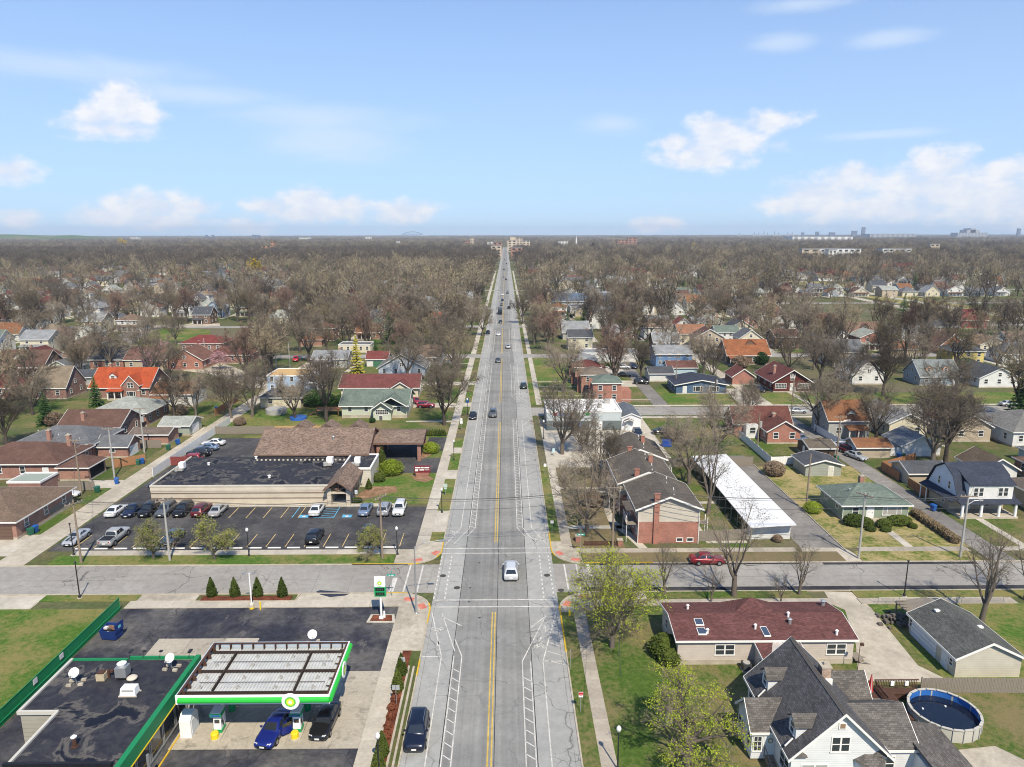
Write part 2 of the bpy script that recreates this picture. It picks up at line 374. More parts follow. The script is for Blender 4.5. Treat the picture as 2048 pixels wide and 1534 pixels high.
for (x, y) in ((886, 1152), (914, 1176), (1094, 1151), (1122, 1181), (958, 1126), (940, 1176), (938, 1204), (959, 1236), (1158, 1160)):
 X, Y = P(x, y); r_ = .42 if y < 1182 and (x < 920 or x > 1090) else .16
 MB().lathe([(r_, .04), (r_, .046)], 14, (X, Y)).build('manhole_cover', flat('cast_iron', (.06, .055, .05), .7, .3), road)
crs = [(169.6, 178, RX1, 430), (253, 261, -430, 430), (338, 346, -500, 500), (423, 431, -560, RX0), (450, 458, RX1, 560), (560, 568, -700, 700), (690, 698, -800, 800), (860, 869, -1000, 1000), (1100, 1110, -1300, 1300)]
for (a, b, x0, x1) in crs: rect('cross_street', x0, x1, a, b, .026, A_SIDE)
alley = rect('alley', -69.8, -65.6, 89.4, 253, .022, C_DRIVE)
alley2 = rect('alley', 66.4, 70.0, 89.4, 169.6, .022, A_OLD)
rect('alley', 38.5, 42.5, 178, 253, .022, A_OLD); rect('alley', -63, -59, 261, 420, .022, A_OLD); rect('alley', 66.5, 70, 178, 253, .022, C_DRIVE)
rect('alley', 90, 94, 261, 440, .022, A_OLD)
# rail line and dirt verge far right
def band(name, pts, wid, z, mat):
 L = []; Rr = []
 for i, p in enumerate(pts):
  a = pts[max(0, i-1)]; b = pts[min(len(pts)-1, i+1)]; dx, dy = b[0]-a[0], b[1]-a[1]; n = math.hypot(dx, dy)
  L.append((p[0]-dy/n*wid/2, p[1]+dx/n*wid/2)); Rr.append((p[0]+dy/n*wid/2, p[1]-dx/n*wid/2))
 mb = MB()
 for i in range(len(pts)-1): mb.poly([L[i], L[i+1], Rr[i+1], Rr[i]], z)
 return struct(mb.build(name, mat))
rl = [P(1600, 562), P(1690, 578), P(1800, 598), P(1920, 618), P(2060, 640)]
band('dry_verge', rl, 34, .03, G_DRY); band('rail_bed', rl, 6, .05, G_GRAVEL)
band('cross_street', [P(1690, 592), P(1790, 612), P(1830, 622)], 7, .045, C_DRIVE)
sheet('lawn', [(262, 678), (330, 655), (420, 660), (425, 700), (350, 712), (300, 700)], .03, G_LUSH)
sheet('park_court', [(232, 672), (262, 662), (318, 655), (262, 688)], .034, A_OLD)
sheet('cross_street', [(200, 652), (440, 647), (440, 652), (205, 659)], .03, C_DRIVE)
sheet('cross_street', [(330, 737), (405, 705), (425, 690), (432, 694), (412, 716), (470, 735), (510, 752), (620, 780), (640, 790), (500, 775), (420, 748)], .028, C_DRIVE)
# kerbs
def strip(name, path, wid, z0, z1, mat, parent=None, side=1):
 """a low wall of rectangular section along a path; wid is measured to the left of travel * side"""
 n = len(path); off = []
 for i, p in enumerate(path):
  a = path[max(0, i-1)]; b = path[min(n-1, i+1)]; dx, dy = b[0]-a[0], b[1]-a[1]; L = math.hypot(dx, dy)
  off.append((p[0]-dy/L*wid*side, p[1]+dx/L*wid*side))
 mb = MB()
 for i in range(n-1): mb.prism([path[i], path[i+1], off[i+1], off[i]], z0, z1)
 o = mb.build(name, mat, parent)
 if parent is None: struct(o)
 return o
def arc(cx, cy, r, a0, a1, n=9): return [(cx+r*cos(R(a0+(a1-a0)*i/n)), cy+r*sin(R(a0+(a1-a0)*i/n))) for i in range(n+1)]
RC = 4.3
SWp = [(RX0, -40), (RX0, 81.6-RC)]+arc(RX0-RC, 81.6-RC, RC, 0, 90)+[(-420, 81.6)]
SEp = [(RX1, -40), (RX1, 81.6-RC)]+arc(RX1+RC, 81.6-RC, RC, 180, 90)+[(420, 81.6)]
NWp = [(-420, 89.4), (RX0-RC, 89.4)]+arc(RX0-RC, 89.4+RC, RC, -90, 0)+[(RX0, 253)]
NEp = [(420, 89.4), (RX1+RC, 89.4)]+arc(RX1+RC, 89.4+RC, RC, 270, 180)+[(RX1, 169.6)]
kerbs = [strip('kerb', SWp, .16, 0, .13, C_CURB, None, 1), strip('kerb', SEp, .16, 0, .13, C_CURB, None, -1), strip('kerb', NWp, .16, 0, .13, C_CURB, None, 1), strip('kerb', NEp, .16, 0, .13, C_CURB, None, -1)]
strip('kerb', [(RX1, 178), (RX1, 253)], .16, 0, .13, C_CURB, None, -1)
for (a, b) in ((261, 338), (346, 423), (458, 560), (568, 690), (698, 860)):
 strip('kerb', [(RX0, a), (RX0, b)], .16, 0, .13, C_CURB, None, 1); strip('kerb', [(RX1, a), (RX1, b)], .16, 0, .13, C_CURB, None, -1)
# yellow painted kerb lengths, 4 mm proud
strip('painted_kerb', [(RX0, 64.5), (RX0, 67.2)], .164, .0, .134, P_CURBY, kerbs[0], 1)
strip('painted_kerb', [(RX0, 74.4)] + arc(RX0-RC, 81.6-RC, RC, 0, 22, 4), .164, 0, .134, P_CURBY, kerbs[0], 1)
strip('painted_kerb', arc(RX0-RC, 81.6-RC, RC, 72, 90, 4)+[(-15, 81.6)], .164, 0, .134, P_CURBY, kerbs[0], 1)
strip('painted_kerb', [(RX1, 68.5), (RX1, 81.6-RC)]+arc(RX1+RC, 81.6-RC, RC, 180, 168, 3), .164, 0, .134, P_CURBY, kerbs[1], -1)
strip('painted_kerb', [(-21, 89.4), (RX0-RC, 89.4)]+arc(RX0-RC, 89.4+RC, RC, -90, -70, 3), .164, 0, .134, P_CURBY, kerbs[2], 1)
strip('painted_kerb', arc(RX0-RC, 89.4+RC, RC, -30, 0, 4)+[(RX0, 97)], .164, 0, .134, P_CURBY, kerbs[2], 1)
strip('painted_kerb', [(20, 89.4), (RX1+RC, 89.4)], .164, 0, .134, P_CURBY, kerbs[3], -1)
strip('painted_kerb', arc(RX1+RC, 89.4+RC, RC, 205, 180, 4)+[(RX1, 99.5)], .164, 0, .134, P_CURBY, kerbs[3], -1)
# planted strips and lawns between kerb and pavement
def lawnbox(x0, x1, y0, y1, mat=G_LAWN, z=.1): return struct(MB().box(x0, x1, y0, y1, -.02, z).build('lawn', mat))
lawnbox(RX1+.17, 7.9, -40, 76.6, G_LAWN); lawnbox(RX1+.17, 7.9, 96.5, 131, G_LUSH); lawnbox(RX1+.17, 7.9, 181, 250, G_LUSH)
lawnbox(-11.2, RX0-.17, 96.5, 100, G_LUSH); lawnbox(-11.2, RX0-.17, 108.3, 123.5, G_LUSH); lawnbox(-11.2, RX0-.17, 128.5, 139, G_LUSH); lawnbox(-11.2, RX0-.17, 143, 150, G_LUSH)
lawnbox(-11.2, RX0-.17, 154, 179, G_LAWN); lawnbox(-11.2, RX0-.17, 183.5, 206, G_LUSH); lawnbox(-11.2, RX0-.17, 211, 250, G_LAWN)
for (a, b) in ((262, 337), (347, 422), (459, 559), (569, 689), (699, 859)):
 lawnbox(-11.2, RX0-.17, a, b, G_LAWN); lawnbox(RX1+.17, 7.9, a, b, G_LAWN)
lawnbox(-62.5, -15.5, 89.57, 92.5, G_LUSH); lawnbox(10.5, 46.5, 89.57, 92.6, G_WORN); lawnbox(48.8, 65, 89.57, 92.6, G_DRY); lawnbox(71, 130, 89.57, 92.6, G_WORN)
lawnbox(-57.2, -45.4, 79.9, 81.42, G_LUSH); lawnbox(10.6, 15.8, 79.7, 81.42, G_WORN); lawnbox(17.3, 37.6, 79.7, 81.42, G_LAWN); lawnbox(43.2, 130, 79.7, 81.42, G_LUSH)
rect('lawn', -200, -46.25, -50, 78.2, .012, G_LUSH)
rect('lawn', 9.3, 44.6, -40, 78.2, .012, G_LAWN); rect('lawn', 44.6, 130, -40, 62.6, .010, G_LAWN); rect('lawn', 44, 130, 62.6, 78.2, .014, G_LUSH)
rect('lawn', -24, -13.1, 111.7, 152, .012, G_LUSH); rect('lawn', -72, -69.8, 94, 253, .012, G_LAWN); rect('lawn', -50, -13.1, 153, 252, .011, G_LAWN)
rect('lawn', -58, -45, 146, 153, .0145, G_LUSH); rect('lawn', -66, -40, 156, 178, .0145, G_LUSH)
rect('lawn', 9.5, 17, 94, 130, .012, G_WORN); rect('lawn', 27.9, 35, 94, 130, .013, G_LAWN); rect('lawn', 48.3, 66.3, 94, 130, .012, G_DRY)
rect('lawn', 9.5, 22, 181, 252, .012, G_LUSH); rect('lawn', 28, 38.3, 181, 252, .0125, G_LAWN); rect('lawn', 42.7, 66, 179.5, 200, .012, G_LUSH); rect('lawn', 70, 170, 179.5, 194, .012, G_LUSH)
rect('lawn', 70.2, 130, 94, 104, .012, G_LAWN); rect('lawn', 30, 66, 137, 168, .0112, G_LAWN); rect('lawn', -130, -72, 160, 190, .0115, G_LAWN)
# mulch beds
rect('mulch_bed', -11.2, -10.25, 30, 68.9, .11, G_MULCH)
for x in (-10.25, -9.75): strip('planter_kerb', [(x, 30), (x, 66)], .2, 0, .24 if x < -10 else .19, C_CURB, None, -1)
rect('mulch_bed', -37.6, -26.5, 79.7, 80.9, .11, G_MULCH)
strip('planter_kerb', [(-38, 79.55), (-26, 79.55), (-25.6, 81.4)], .14, 0, .18, C_CURB)
sheet('mulch_bed', [(716, 1003), (706, 998), (722, 985), (745, 973), (768, 973), (792, 972), (794, 984), (760, 990), (735, 997)], .02, G_MULCHB)
sheet('mulch_bed', [(822, 951), (850, 947), (868, 958), (850, 965), (830, 961)], .02, G_MULCHB)
sheet('mulch_bed', [(838, 920), (860, 912), (872, 900), (858, 897), (845, 905)], .02, G_MULCHB)
# lots, drives, aprons
gas = rect('station_lot', -46.1, -13, -30, 78.2, .016, A_GAS)
lot = struct(MB().poly([(-65.2, 94.1), (-13.1, 94.1), (-13.1, 110.4), (-59, 110.4), (-59, 126), (-47.2, 126), (-47.2, 151), (-65, 151), (-65, 126)], .016).build('parking_lot', A_LOT))
rect('paved_drive', -24, -13.1, 127.2, 136.4, .019, A_LOT); rect('paved_drive', -26, -17, 136.4, 147, .018, A_LOT); rect('paved_drive', -17, -13.1, 141, 151, .0185, A_LOT)
rect('front_walk', -59, -17.5, 110.4, 111.75, .06, C_WALK); rect('front_walk', -29.2, -26, 105.9+5, 120, .064, C_WALK)
rect('store_lot', 9.4, 33, 130, 168, .014, C_WALK); rect('paved_drive', 42, 48.05, 94, 137, .016, A_OLD)
struct(MB().poly([(42, 94), (48.05, 94), (50, 89.4), (41, 89.4)], .02).build('drive_apron', C_DRIVE))
strip('kerb', [(48.1, 93), (48.1, 131)], .14, 0, .14, C_CURB)
sheet('concrete_drive', [(1648, 1183), (1706, 1185), (1742, 1216), (1836, 1331), (1908, 1366), (1716, 1362), (1712, 1290), (1690, 1220), (1664, 1209)], .018, C_DRIVE)
sheet('concrete_drive', [(1915, 1500), (1990, 1492), (2048, 1520), (2060, 1600), (1935, 1600)], .018, C_PAD)
for (a, b) in ((-26, -15.6), (-45.4, -38.2)): rect('drive_apron', a, b, 79.95, 81.42, .05, C_PAD)
rect('drive_apron', -64, -57.2, 78.2, 81.42, .012, C_WALK); rect('drive_apron', -11.2, RX0-.17, 100, 108.3, .1, C_WALK); rect('drive_apron', -11.2, RX0-.17, 123.5, 128.5, .1, C_WALK)
rect('drive_apron', -11.2, RX0-.17, 139, 143, .1, C_WALK); rect('drive_apron', -11.2, RX0-.17, 179, 183.5, .1, C_WALK); rect('drive_apron', -11.2, RX0-.17, 206, 211, .1, C_WALK)
rect('concrete_drive', -34, -13.1, 206, 211, .018, C_DRIVE); rect('concrete_drive', -30, -13.1, 178.5, 183.5, .018, C_DRIVE)
rect('concrete_drive', 30, 38.5, 203, 212, .018, C_WALK); rect('concrete_drive', 30, 38.5, 222, 236, .018, C_WALK); rect('concrete_drive', 61.8, 66.5, 178.5, 200, .018, C_WALK)
rect('concrete_drive', -84, -69.8, 98, 99.9, .016, C_WALK); rect('concrete_drive', -86, -69.8, 92.6, 98.0, .0155, C_WALK); rect('concrete_drive', -76, -69.8, 119.8, 124, .0165, C_WALK); rect('concrete_drive', -70.4, -69.8, 153, 160, .02, C_WALK)
pad = struct(MB().poly([(-29.6, 54.2), (-13, 54.2), (-13, 65.4), (-27.5, 65.4), (-27.5, 71.6), (-38.6, 71.6), (-38.6, 62.5), (-29.6, 62.5)], .019).build('forecourt', C_CURB))
def slabs(parent, x0, x1, y0, y1, sx, sy, z, mat, gap=.03, th=.05, jit=.004, name='slab'):
 nx = max(1, round((x1-x0)/sx)); ny = max(1, round((y1-y0)/sy)); ax = (x1-x0)/nx; ay = (y1-y0)/ny
 me = MB().box(-ax/2+gap/2, ax/2-gap/2, -ay/2+gap/2, ay/2-gap/2, -th, 0).mesh(name, mat)
 for i in range(nx):
  for j in range(ny): link(name, me, parent, (x0+ax*(i+.5), y0+ay*(j+.5), z+random.uniform(-jit, jit)))
MATS['c_slab'] = None
def slab_mat(name, c):
 """each slab gets its own tone; grain continues from slab to slab"""
 mt, nt, b = new_mat(name, .9, .15); oi = nt.node('ShaderNodeObjectInfo'); ge = nt.node('ShaderNodeNewGeometry')
 v = ge.outputs['Position']; n1 = nt.noise(v, .35, 6, .65); n2 = nt.noise(v, 3, 4, .7)
 col = nt.mix(nt.math('MULTIPLY', nt.ramp(nt.noise(v, .5, 6, .7, .5), .535, .68), .62), nt.mix(n1, sc3(c, .72), sc3(c, 1.2)), sc3(c, .28)) if 'fore' in name else nt.mix(n1, sc3(c, .72), sc3(c, 1.2)); col = nt.mix(1.0, col, nt.ramp(oi.outputs['Random'], 0, 1, .86, 1.1, 'LINEAR'), 'MULTIPLY')
 col = nt.mix(1.0, col, nt.ramp(n2, .3, .7, .85, 1.12, 'LINEAR'), 'MULTIPLY')
 nt.put(b.inputs['Base Color'], col); return mt
SLAB = slab_mat('pavement_slab', (.44, .40, .335)); SLABP = slab_mat('forecourt_slab', (.40, .36, .295)); SLABD = slab_mat('pavement_slab_worn', (.36, .32, .265))
slabs(pad, -29.6, -13, 54.2, 65.4, 3.3, 3.7, .055, SLABP); slabs(pad, -38.6, -27.5, 65.5, 71.6, 3.7, 3.05, .055, SLABP)
def walk(x0, x1, y0, y1, mat=SLAB, step=1.5, built=True):
 o = struct(MB().box(x0, x1, y0, y1, -.02, .085).build('pavement', C_CURB if built else C_WALK))
 if built:
  vert = (y1-y0) > (x1-x0)
  slabs(o, x0, x1, y0, y1, (x1-x0) if vert else step, step if vert else (y1-y0), .105, mat, .035, .06)
 return o
walk(-13, -11.2, 40, 76.4); walk(7.9, 9.3, 40, 77, SLABD); walk(-46, -16.6, 78.2, 79.9, SLAB, 1.8); walk(10.4, 40, 78.2, 79.6, SLABD); walk(43, 62, 78.2, 79.6, SLABD)
walk(-13.1, -11.2, 95.5, 110.5); walk(7.9, 9.4, 95.5, 110.5, SLABD); walk(-61, -15.2, 92.55, 94.1, SLAB, 2.2); walk(10.4, 41, 92.65, 94, SLABD); walk(50, 65.6, 92.65, 94, SLABD)
for (x0, x1, y0, y1) in ((-13.1, -11.2, 110.5, 253), (7.9, 9.4, 110.5, 166), (7.9, 9.4, 181, 253), (10, 66, 178.9, 180.2), (70, 240, 178.9, 180.2), (33, 66, 167, 168.4), (70, 240, 167, 168.4), (-13.1, -11.2, 261, 860), (7.9, 9.4, 261, 860), (-90, -57.3, 78.2, 79.9), (70, 130, 92.65, 94)):
 walk(x0, x1, y0, y1, built=False)
# corners with red tactile plates
def corner(pts, reds):
 o = struct(MB().prism(pts, -.02, .112).build('pavement', C_PAD))
 for (x, y, a) in reds: MB().box(-.62, .62, -.42, .42, 0, .012).build('tactile_plate', P_RED, o, False, (x, y, .114), R(a))
def inset(p, d, c): return [(c[0]+(q[0]-c[0])*(d), c[1]+(q[1]-c[1])*d) for q in p]
corner([(-13, 69), (RX0-.17, 69)]+arc(RX0-RC, 81.6-RC, RC-.17, 0, 90)+[(-16.6, 81.43), (-16.6, 78.3), (-13, 78.3)], [(-12.0, 79.9, -12), (-10.2, 78.2, -65)])
corner([(7.9, 76.7), (RX1+.17, 76.7)]+arc(RX1+RC, 81.6-RC, RC-.17, 180, 90)+[(10.5, 81.43), (10.5, 77.1), (7.9, 77.1)], [(9.6, 80.4, 20), (7.35, 78.6, 65)])
corner([(-13.1, 95.4), (-11.2, 95.4), (-11.2, 96.4), (RX0-.17, 96.4)]+arc(RX0-RC, 89.4+RC, RC-.17, 0, -90)+[(-15.4, 89.58), (-15.4, 94), (-13.1, 94)], [(-12.2, 90.6, 12), (-10.0, 92.8, 62)])
corner([(9.4, 95.4), (7.9, 95.4), (7.9, 96.4), (RX1+.17, 96.4)]+arc(RX1+RC, 89.4+RC, RC-.17, 180, 270)+[(10.4, 89.58), (10.4, 94), (9.4, 94)], [(7.4, 92.5, -60), (9.5, 90.5, -15)])
# garden paths
for pts in ([(20.2, 93.9), (18.8, 99), (17.0, 104), (16.9, 112), (15.8, 112), (15.9, 104), (17.6, 98.5), (18.9, 93.9)],):
 sheet('garden_path', pts, .05, C_WALK, False)
rect('garden_path', 9.4, 18.8, 101, 102.2, .05, C_WALK); rect('garden_path', 9.4, 18, 118, 119.2, .05, C_WALK); rect('garden_path', 57.0, 58.2, 94, 103.5, .05, C_WALK); rect('garden_path', 16, 17.2, 79.6, 81.4, .11, C_WALK)
for y in (185, 191, 197, 203.5, 210): rect('garden_path', 9.4, 21.5, y, y+.8, .04, C_WALK)
rect('garden_path', 29, 35, 95.6, 96.5, .05, C_WALK); rect('garden_path', 28.5, 29.6, 96.5, 104, .05, C_WALK); rect('garden_path', 29, 35, 111, 112, .05, C_WALK)
rect('garden_path', -24, -13.1, 164, 165.2, .04, C_WALK); rect('garden_path', -24, -13.1, 226, 227, .04, C_WALK); rect('garden_path', -24, -13.1, 241, 242, .04, C_WALK)
rect('garden_path', 73.6, 74.8, 94, 104.5, .05, C_WALK); rect('garden_path', 79.2, 80.6, 180, 195, .05, C_WALK)
# ------------------------------------------------------------------ painted markings (children of the road)
ZM = .043
def line(x0, y0, x1, y1, wid=.11, mat=P_WHITE, name='lane_line', z=ZM, parent=None):
 dx, dy = x1-x0, y1-y0; L = math.hypot(dx, dy); nx, ny = -dy/L*wid/2, dx/L*wid/2
 return MB().poly([(x0+nx, y0+ny), (x1+nx, y1+ny), (x1-nx, y1-ny), (x0-nx, y0-ny)], z).build(name, mat, parent or road)
def hatch(xa, xb, y0, y1, step=1.55, slope=.75):
 n = int((y1-y0)/step); me = None; w_ = abs(xb-xa)
 for i in range(n):
  if me is None:
   me = MB().poly([(0, 0), (w_, -slope), (w_, -slope+.13), (0, .13)], 0).mesh('hatch_bar', P_WHITE)
  link('hatch_bar', me, road, (min(xa, xb), y0+slope+step*i, ZM))
def double_yellow(y0, y1):
 for dx in (-.17, .17): line(CX+dx, y0, CX+dx, y1, .13, P_YELLOW, 'centre_line')
BL, BLo, PL = -4.8, -5.65, -6.98
BR, BRo, PR = 1.6, 2.47, 3.78
def lanes_left(y0, y1, s0=True, s1=True):
 """buffer, bike lane and parking line on the left; the ends swing to the kerb at junctions"""
 a = y0+(6 if s0 else 0); b = y1-(9 if s1 else 0)
 line(BL, a, BL, b); line(BLo, a, BLo, b); line(PL, a, PL, b); hatch(BLo, BL, a, b-.8)
 if s0: line(PL, a, -8.9, y0); line(BLo, a, -7.65, y0+.3); line(BL, a, BLo-.2, a-3); line(PL, a, RX0+.1, a)
 if s1: line(PL, b, -8.9, y1); line(BLo, b+1, -7.65, y1-.3); line(BL, b, BLo-.1, b+3.2); line(-5.2, b+6, -7.6, y1-1); line(PL, b, RX0+.1, b)
def lanes_right(y0, y1, s0=True, s1=True):
 a = y0+(6 if s0 else 0); b = y1-(10 if s1 else 0)
 line(BR, a, BR, b); line(BRo, a, BRo, b); line(PR, a, PR, b); hatch(BR, BRo, a, b-.8)
 if s0: line(PR, a, 5.85, y0); line(BR, a, BRo+.2, a-3); line(2.9, a-2, 4.5, y0); line(BRo, a, 4.3, y0+.3)
 if s1:
  line(PR, b, 5.85, y1); line(BR, b, BRo+.3, b+3.6); line(2.9, b+4, 4.55, y1-1); line(2.7, b+6.5, 4.4, y1-1.2)
  for i in range(5): line(4.0+i*.35, b+1.6*i+.2, 5.95, b+1.6*i-.6, .09)
  line(PR, b, RX1-.5, b)
lanes_left(20, 76.9, False, True); lanes_right(20, 76.9, False, True); double_yellow(-20, 76.9)
lanes_left(95.5, 251); lanes_right(95.5, 166, True, False); lanes_right(184, 250); double_yellow(96.3, 163.5); double_yellow(183, 251)
line(BR, 166, 6.0, 169, .11); line(PR, 160, 6.0, 167)
for (a, b) in ((263, 336), (348, 421), (433, 558), (570, 688), (700, 858)):
 lanes_left(a, b, False, False) if a > 340 else lanes_left(a, b); double_yellow(a, b)
 for x in (BR, BRo, PR): line(x, a+5, x, b-5)
for (y0, xs) in ((78.1, (RX0+.2, RX1-.1)), (79.75, (RX0+.2, RX1-.1)), (92.75, (RX0-.1, RX1+.2)), (94.35, (RX0-.1, RX1+.2))):
 line(xs[0], y0, CX, y0, .2, P_WHITE, 'crosswalk_line'); line(CX+.02, y0, xs[1], y0, .2, P_WHITE, 'crosswalk_line')
for x in (-13.0, -11.3, 7.78, 9.4): line(x, 81.8, x, 89.2, .22, P_WHITE, 'crosswalk_line')
line(-14.55, 81.8, -14.55, 85.6, .6, P_WHITE, 'stop_bar'); line(10.9, 85.7, 10.9, 89.2, .6, P_WHITE, 'stop_bar')
dash = MB().box(-.09, .09, -.3, .3, 0, .004).mesh('dash', P_WHITE)
for x in (-9.0, -7.65, 4.55, 5.8):
 for i in range(11): link('dash', dash, road, (x, 80.4+i*1.13, ZM-.003))
def bike_symbol(x, y, flip=1):
 mb = MB()
 for s in (-1, 1):
  q = arc(s*.36*flip, 0, .2, 0, 330, 10)
  for a, b in zip(q, q[1:]+q[:1]): mb.add([(a[0]*.7+b[0]*0+s*.36*flip*.3, a[1]*.7, 0), (a[0], a[1], 0), (b[0], b[1], 0), (b[0]*.7+s*.36*flip*.3, b[1]*.7, 0)], [(0, 1, 2, 3)])
 for (a, b, c, d) in ((-.36, 0, -.1, .42), (-.1, .42, .22, .3), (.22, .3, .36, 0), (-.36, 0, .06, .02), (.06, .02, .22, .3), (.06, .02, -.1, .42), (-.1, .55, .1, .8), (.05, .5, .3, .55)):
  dx, dy = c-a, d-b; L = math.hypot(dx, dy); nx, ny = -dy/L*.05, dx/L*.05
  mb.poly([((a+nx)*flip, b+ny), ((c+nx)*flip, d+ny), ((c-nx)*flip, d-ny), ((a-nx)*flip, b-ny)], .0006)
 mb.lathe([(.1, .0), (.1, .001)], 10, (.12*flip, .98))
 o = mb.build('bike_symbol', P_WHITE, road, False, (x, y, ZM), 0 if flip > 0 else pi); o.scale = (1.25, 1.7, 1)
bike_symbol(-7.9, 73.3, -1); bike_symbol(3.6, 69.6); bike_symbol(4.6, 97.2); bike_symbol(-7.8, 100.2, -1)
MB().poly([(-.07, 0), (.07, 0), (.07, .9), (.3, .7), (0, 1.6), (-.3, .7), (-.07, .9)], 0).build('arrow', P_WHITE, road, False, (4.35, 72.4, ZM))
MB().poly([(-.25, .45), (.25, .45), (0, -.5)], 0).build('arrow', P_WHITE, road, False, (-7.55, 70.3, ZM))
MB().poly([(-.25, .45), (.25, .45), (0, -.5)], 0).build('arrow', P_WHITE, road, False, (-7.9, 99.0, ZM))
# station side street joints
for x in (-24.5, -31, -37, -44, -52, -60, -71, -20): line(x, 81.7, x-.4, 89.2, .05, A_OLD, 'tar_seam', .03, st1)
line(-200, 85.5, -15, 85.3, .06, A_OLD, 'tar_seam', .0302, st1); line(11, 85.4, 200, 85.6, .06, A_OLD, 'tar_seam', .0302, st1)
# parking lot paint and wheel stops
SP = 2.74
for i in range(19):
 x = -15.4-i*SP
 if x > -64.5: line(x, 95.2, x, 99.7, .1, P_TAN, 'stall_line', .022, lot)
for i in range(16):
 x = -16.6-i*SP
 if -58.5 < x and not (-31.6 < x < -23): line(x, 105.9, x, 110.3, .1, P_TAN, 'stall_line', .022, lot)
def lotline(x0, y0, x1, y1): line(x0, y0, x1, y1, .12, P_BLUE, 'access_line', .0225, lot)
for x in (-34.0, -30.6, -27.4, -23.4): lotline(x, 105.9, x, 110.3)
lotline(-30.6, 105.9, -27.4, 105.9)
for i in range(4): lotline(-30.6, 107+i*.95, -27.4, 106.4+i*.95)
for x in (-32.2, -25.4):
 MB().box(-.75, .75, -.55, .55, 0, .003).build('access_symbol', P_BLUE, lot, False, (x, 106.5, .0225))
 MB().lathe([(.3, .0), (.3, .002)], 12).lathe([(.1, .0), (.1, .002)], 8, (0, .42)).build('access_mark', P_WHITE, lot, False, (x, 106.45, .026))
stop_me = MB().ext([(-.11, 0), (.11, 0), (.07, .13), (-.07, .13)], -.92, .92, 'x').mesh('wheel_stop', paint('stop_white', (.66, .65, .62), .8, .2, 0, .12))
for i in range(18):
 x = -16.8-i*SP
 if x < -62.5: break
 tag(link('wheel_stop', stop_me, None, (x, 94.85, .016)), 'white concrete wheel stop, %s from the road end of the front row' % ORD[i], 'wheel stop', 'wheel stops along the front of the flat-roofed building lot')
# puddle and oil marks
wet = flat('wet_asphalt', (.03, .03, .035), .12, .5)
sheet('puddle', [(632, 1184), (640, 1181), (705, 1186), (690, 1192), (660, 1195), (640, 1190)], .056, wet)
# ------------------------------------------------------------------ builders: openings and houses
ROT = {'S': 0.0, 'E': pi/2, 'N': pi, 'W': -pi/2}
def window_mesh(w_, h_, style):
 mb = MB(); f = .09
 mb.box(-w_/2-f, w_/2+f, -.05, .03, h_, h_+f).box(-w_/2-f-.04, w_/2+f+.04, -.09, .03, -f, 0)
 mb.box(-w_/2-f, -w_/2, -.05, .03, 0, h_).box(w_/2, w_/2+f, -.05, .03, 0, h_)
 if style in ('sash', 'pair'): mb.box(-w_/2, w_/2, -.035, .03, h_*.5-.035, h_*.5+.035)
 if style == 'pair': mb.box(-.07, .07, -.045, .03, 0, h_)
 if style == 'triple':
  for x in (-w_*.27, w_*.27): mb.box(x-.05, x+.05, -.045, .03, 0, h_)
 if style == 'grid':
  n = max(2, round(w_/.45))
  for i in range(1, n): mb.box(-w_/2+w_*i/n-.025, -w_/2+w_*i/n+.025, -.035, .03, 0, h_)
  for k in (1/3, 2/3): mb.box(-w_/2, w_/2, -.03, .03, h_*k-.02, h_*k+.02)
 return mb
def window(parent, face, px, py, z, w_=.9, h_=1.3, style='sash', near=True, mat=None, glass=None):
 """px, py: point of the wall plane in the parent's frame; the frame stands 5 cm proud"""
 mat = mat or TRIM; key = ('win', round(w_, 2), round(h_, 2), style, near, mat.name, (glass or GLASS).name)
 def mk():
  mb = window_mesh(w_, h_, style); pb = MB().box(-w_/2, w_/2, -.012, .02, 0, h_)
  if near: return mb.mesh('window', mat), pb.mesh('pane', glass or GLASS)
  mb.box(-w_/2, w_/2, -.012, .02, 0, h_, 1); return mb.mesh('window', [mat, glass or GLASS]), None
 a, b = cached(key, mk)
 o = link('window', a, parent, (px, py, z), ROT[face] if isinstance(face, str) else face)
 if b: link('pane', b, o)
 return o
def door(parent, face, px, py, z=.0, w_=.95, h_=2.05, c=(.62, .62, .6), near=True):
 mt = paint('door_%d_%d_%d' % tuple(int(q*99) for q in c), c, .5, .3, 0, .05)
 a, b = cached(('door', w_, h_, mt.name), lambda: (MB().box(-w_/2-.1, w_/2+.1, -.04, .03, 0, h_+.1).mesh('door_frame', TRIM),
  MB().box(-w_/2, w_/2, -.06, -.03, .02, h_).box(-w_/2+.12, w_/2-.12, -.075, -.05, .25, h_*.42).box(-w_/2+.12, w_/2-.12, -.075, -.05, h_*.5, h_-.2).mesh('door', mt)))
 o = link('door', b, parent, (px, py, z), ROT[face] if isinstance(face, str) else face); link('door_frame', a, o)
 if near: link('handle', cached('handle', lambda: MB().cbox(0, -.1, 1.0, .06, .06, .12).mesh('handle', STEEL)), o, (w_*.36, 0, 0))
 return o
def garage_door(parent, face, px, py, w_=2.6, h_=2.1, c=(.7, .7, .69)):
 mt = paint('gdoor_%d_%d_%d' % tuple(int(q*99) for q in c), c, .5, .3, 0, .06)
 def mk():
  mb = MB(); n = 4
  for i in range(n): mb.box(-w_/2, w_/2, -.04, .02, .03+h_*i/n, h_*(i+1)/n-.02)
  return mb.mesh('garage_door', mt)
 return link('garage_door', cached(('gd', w_, h_, mt.name), mk), parent, (px, py, 0), ROT[face])
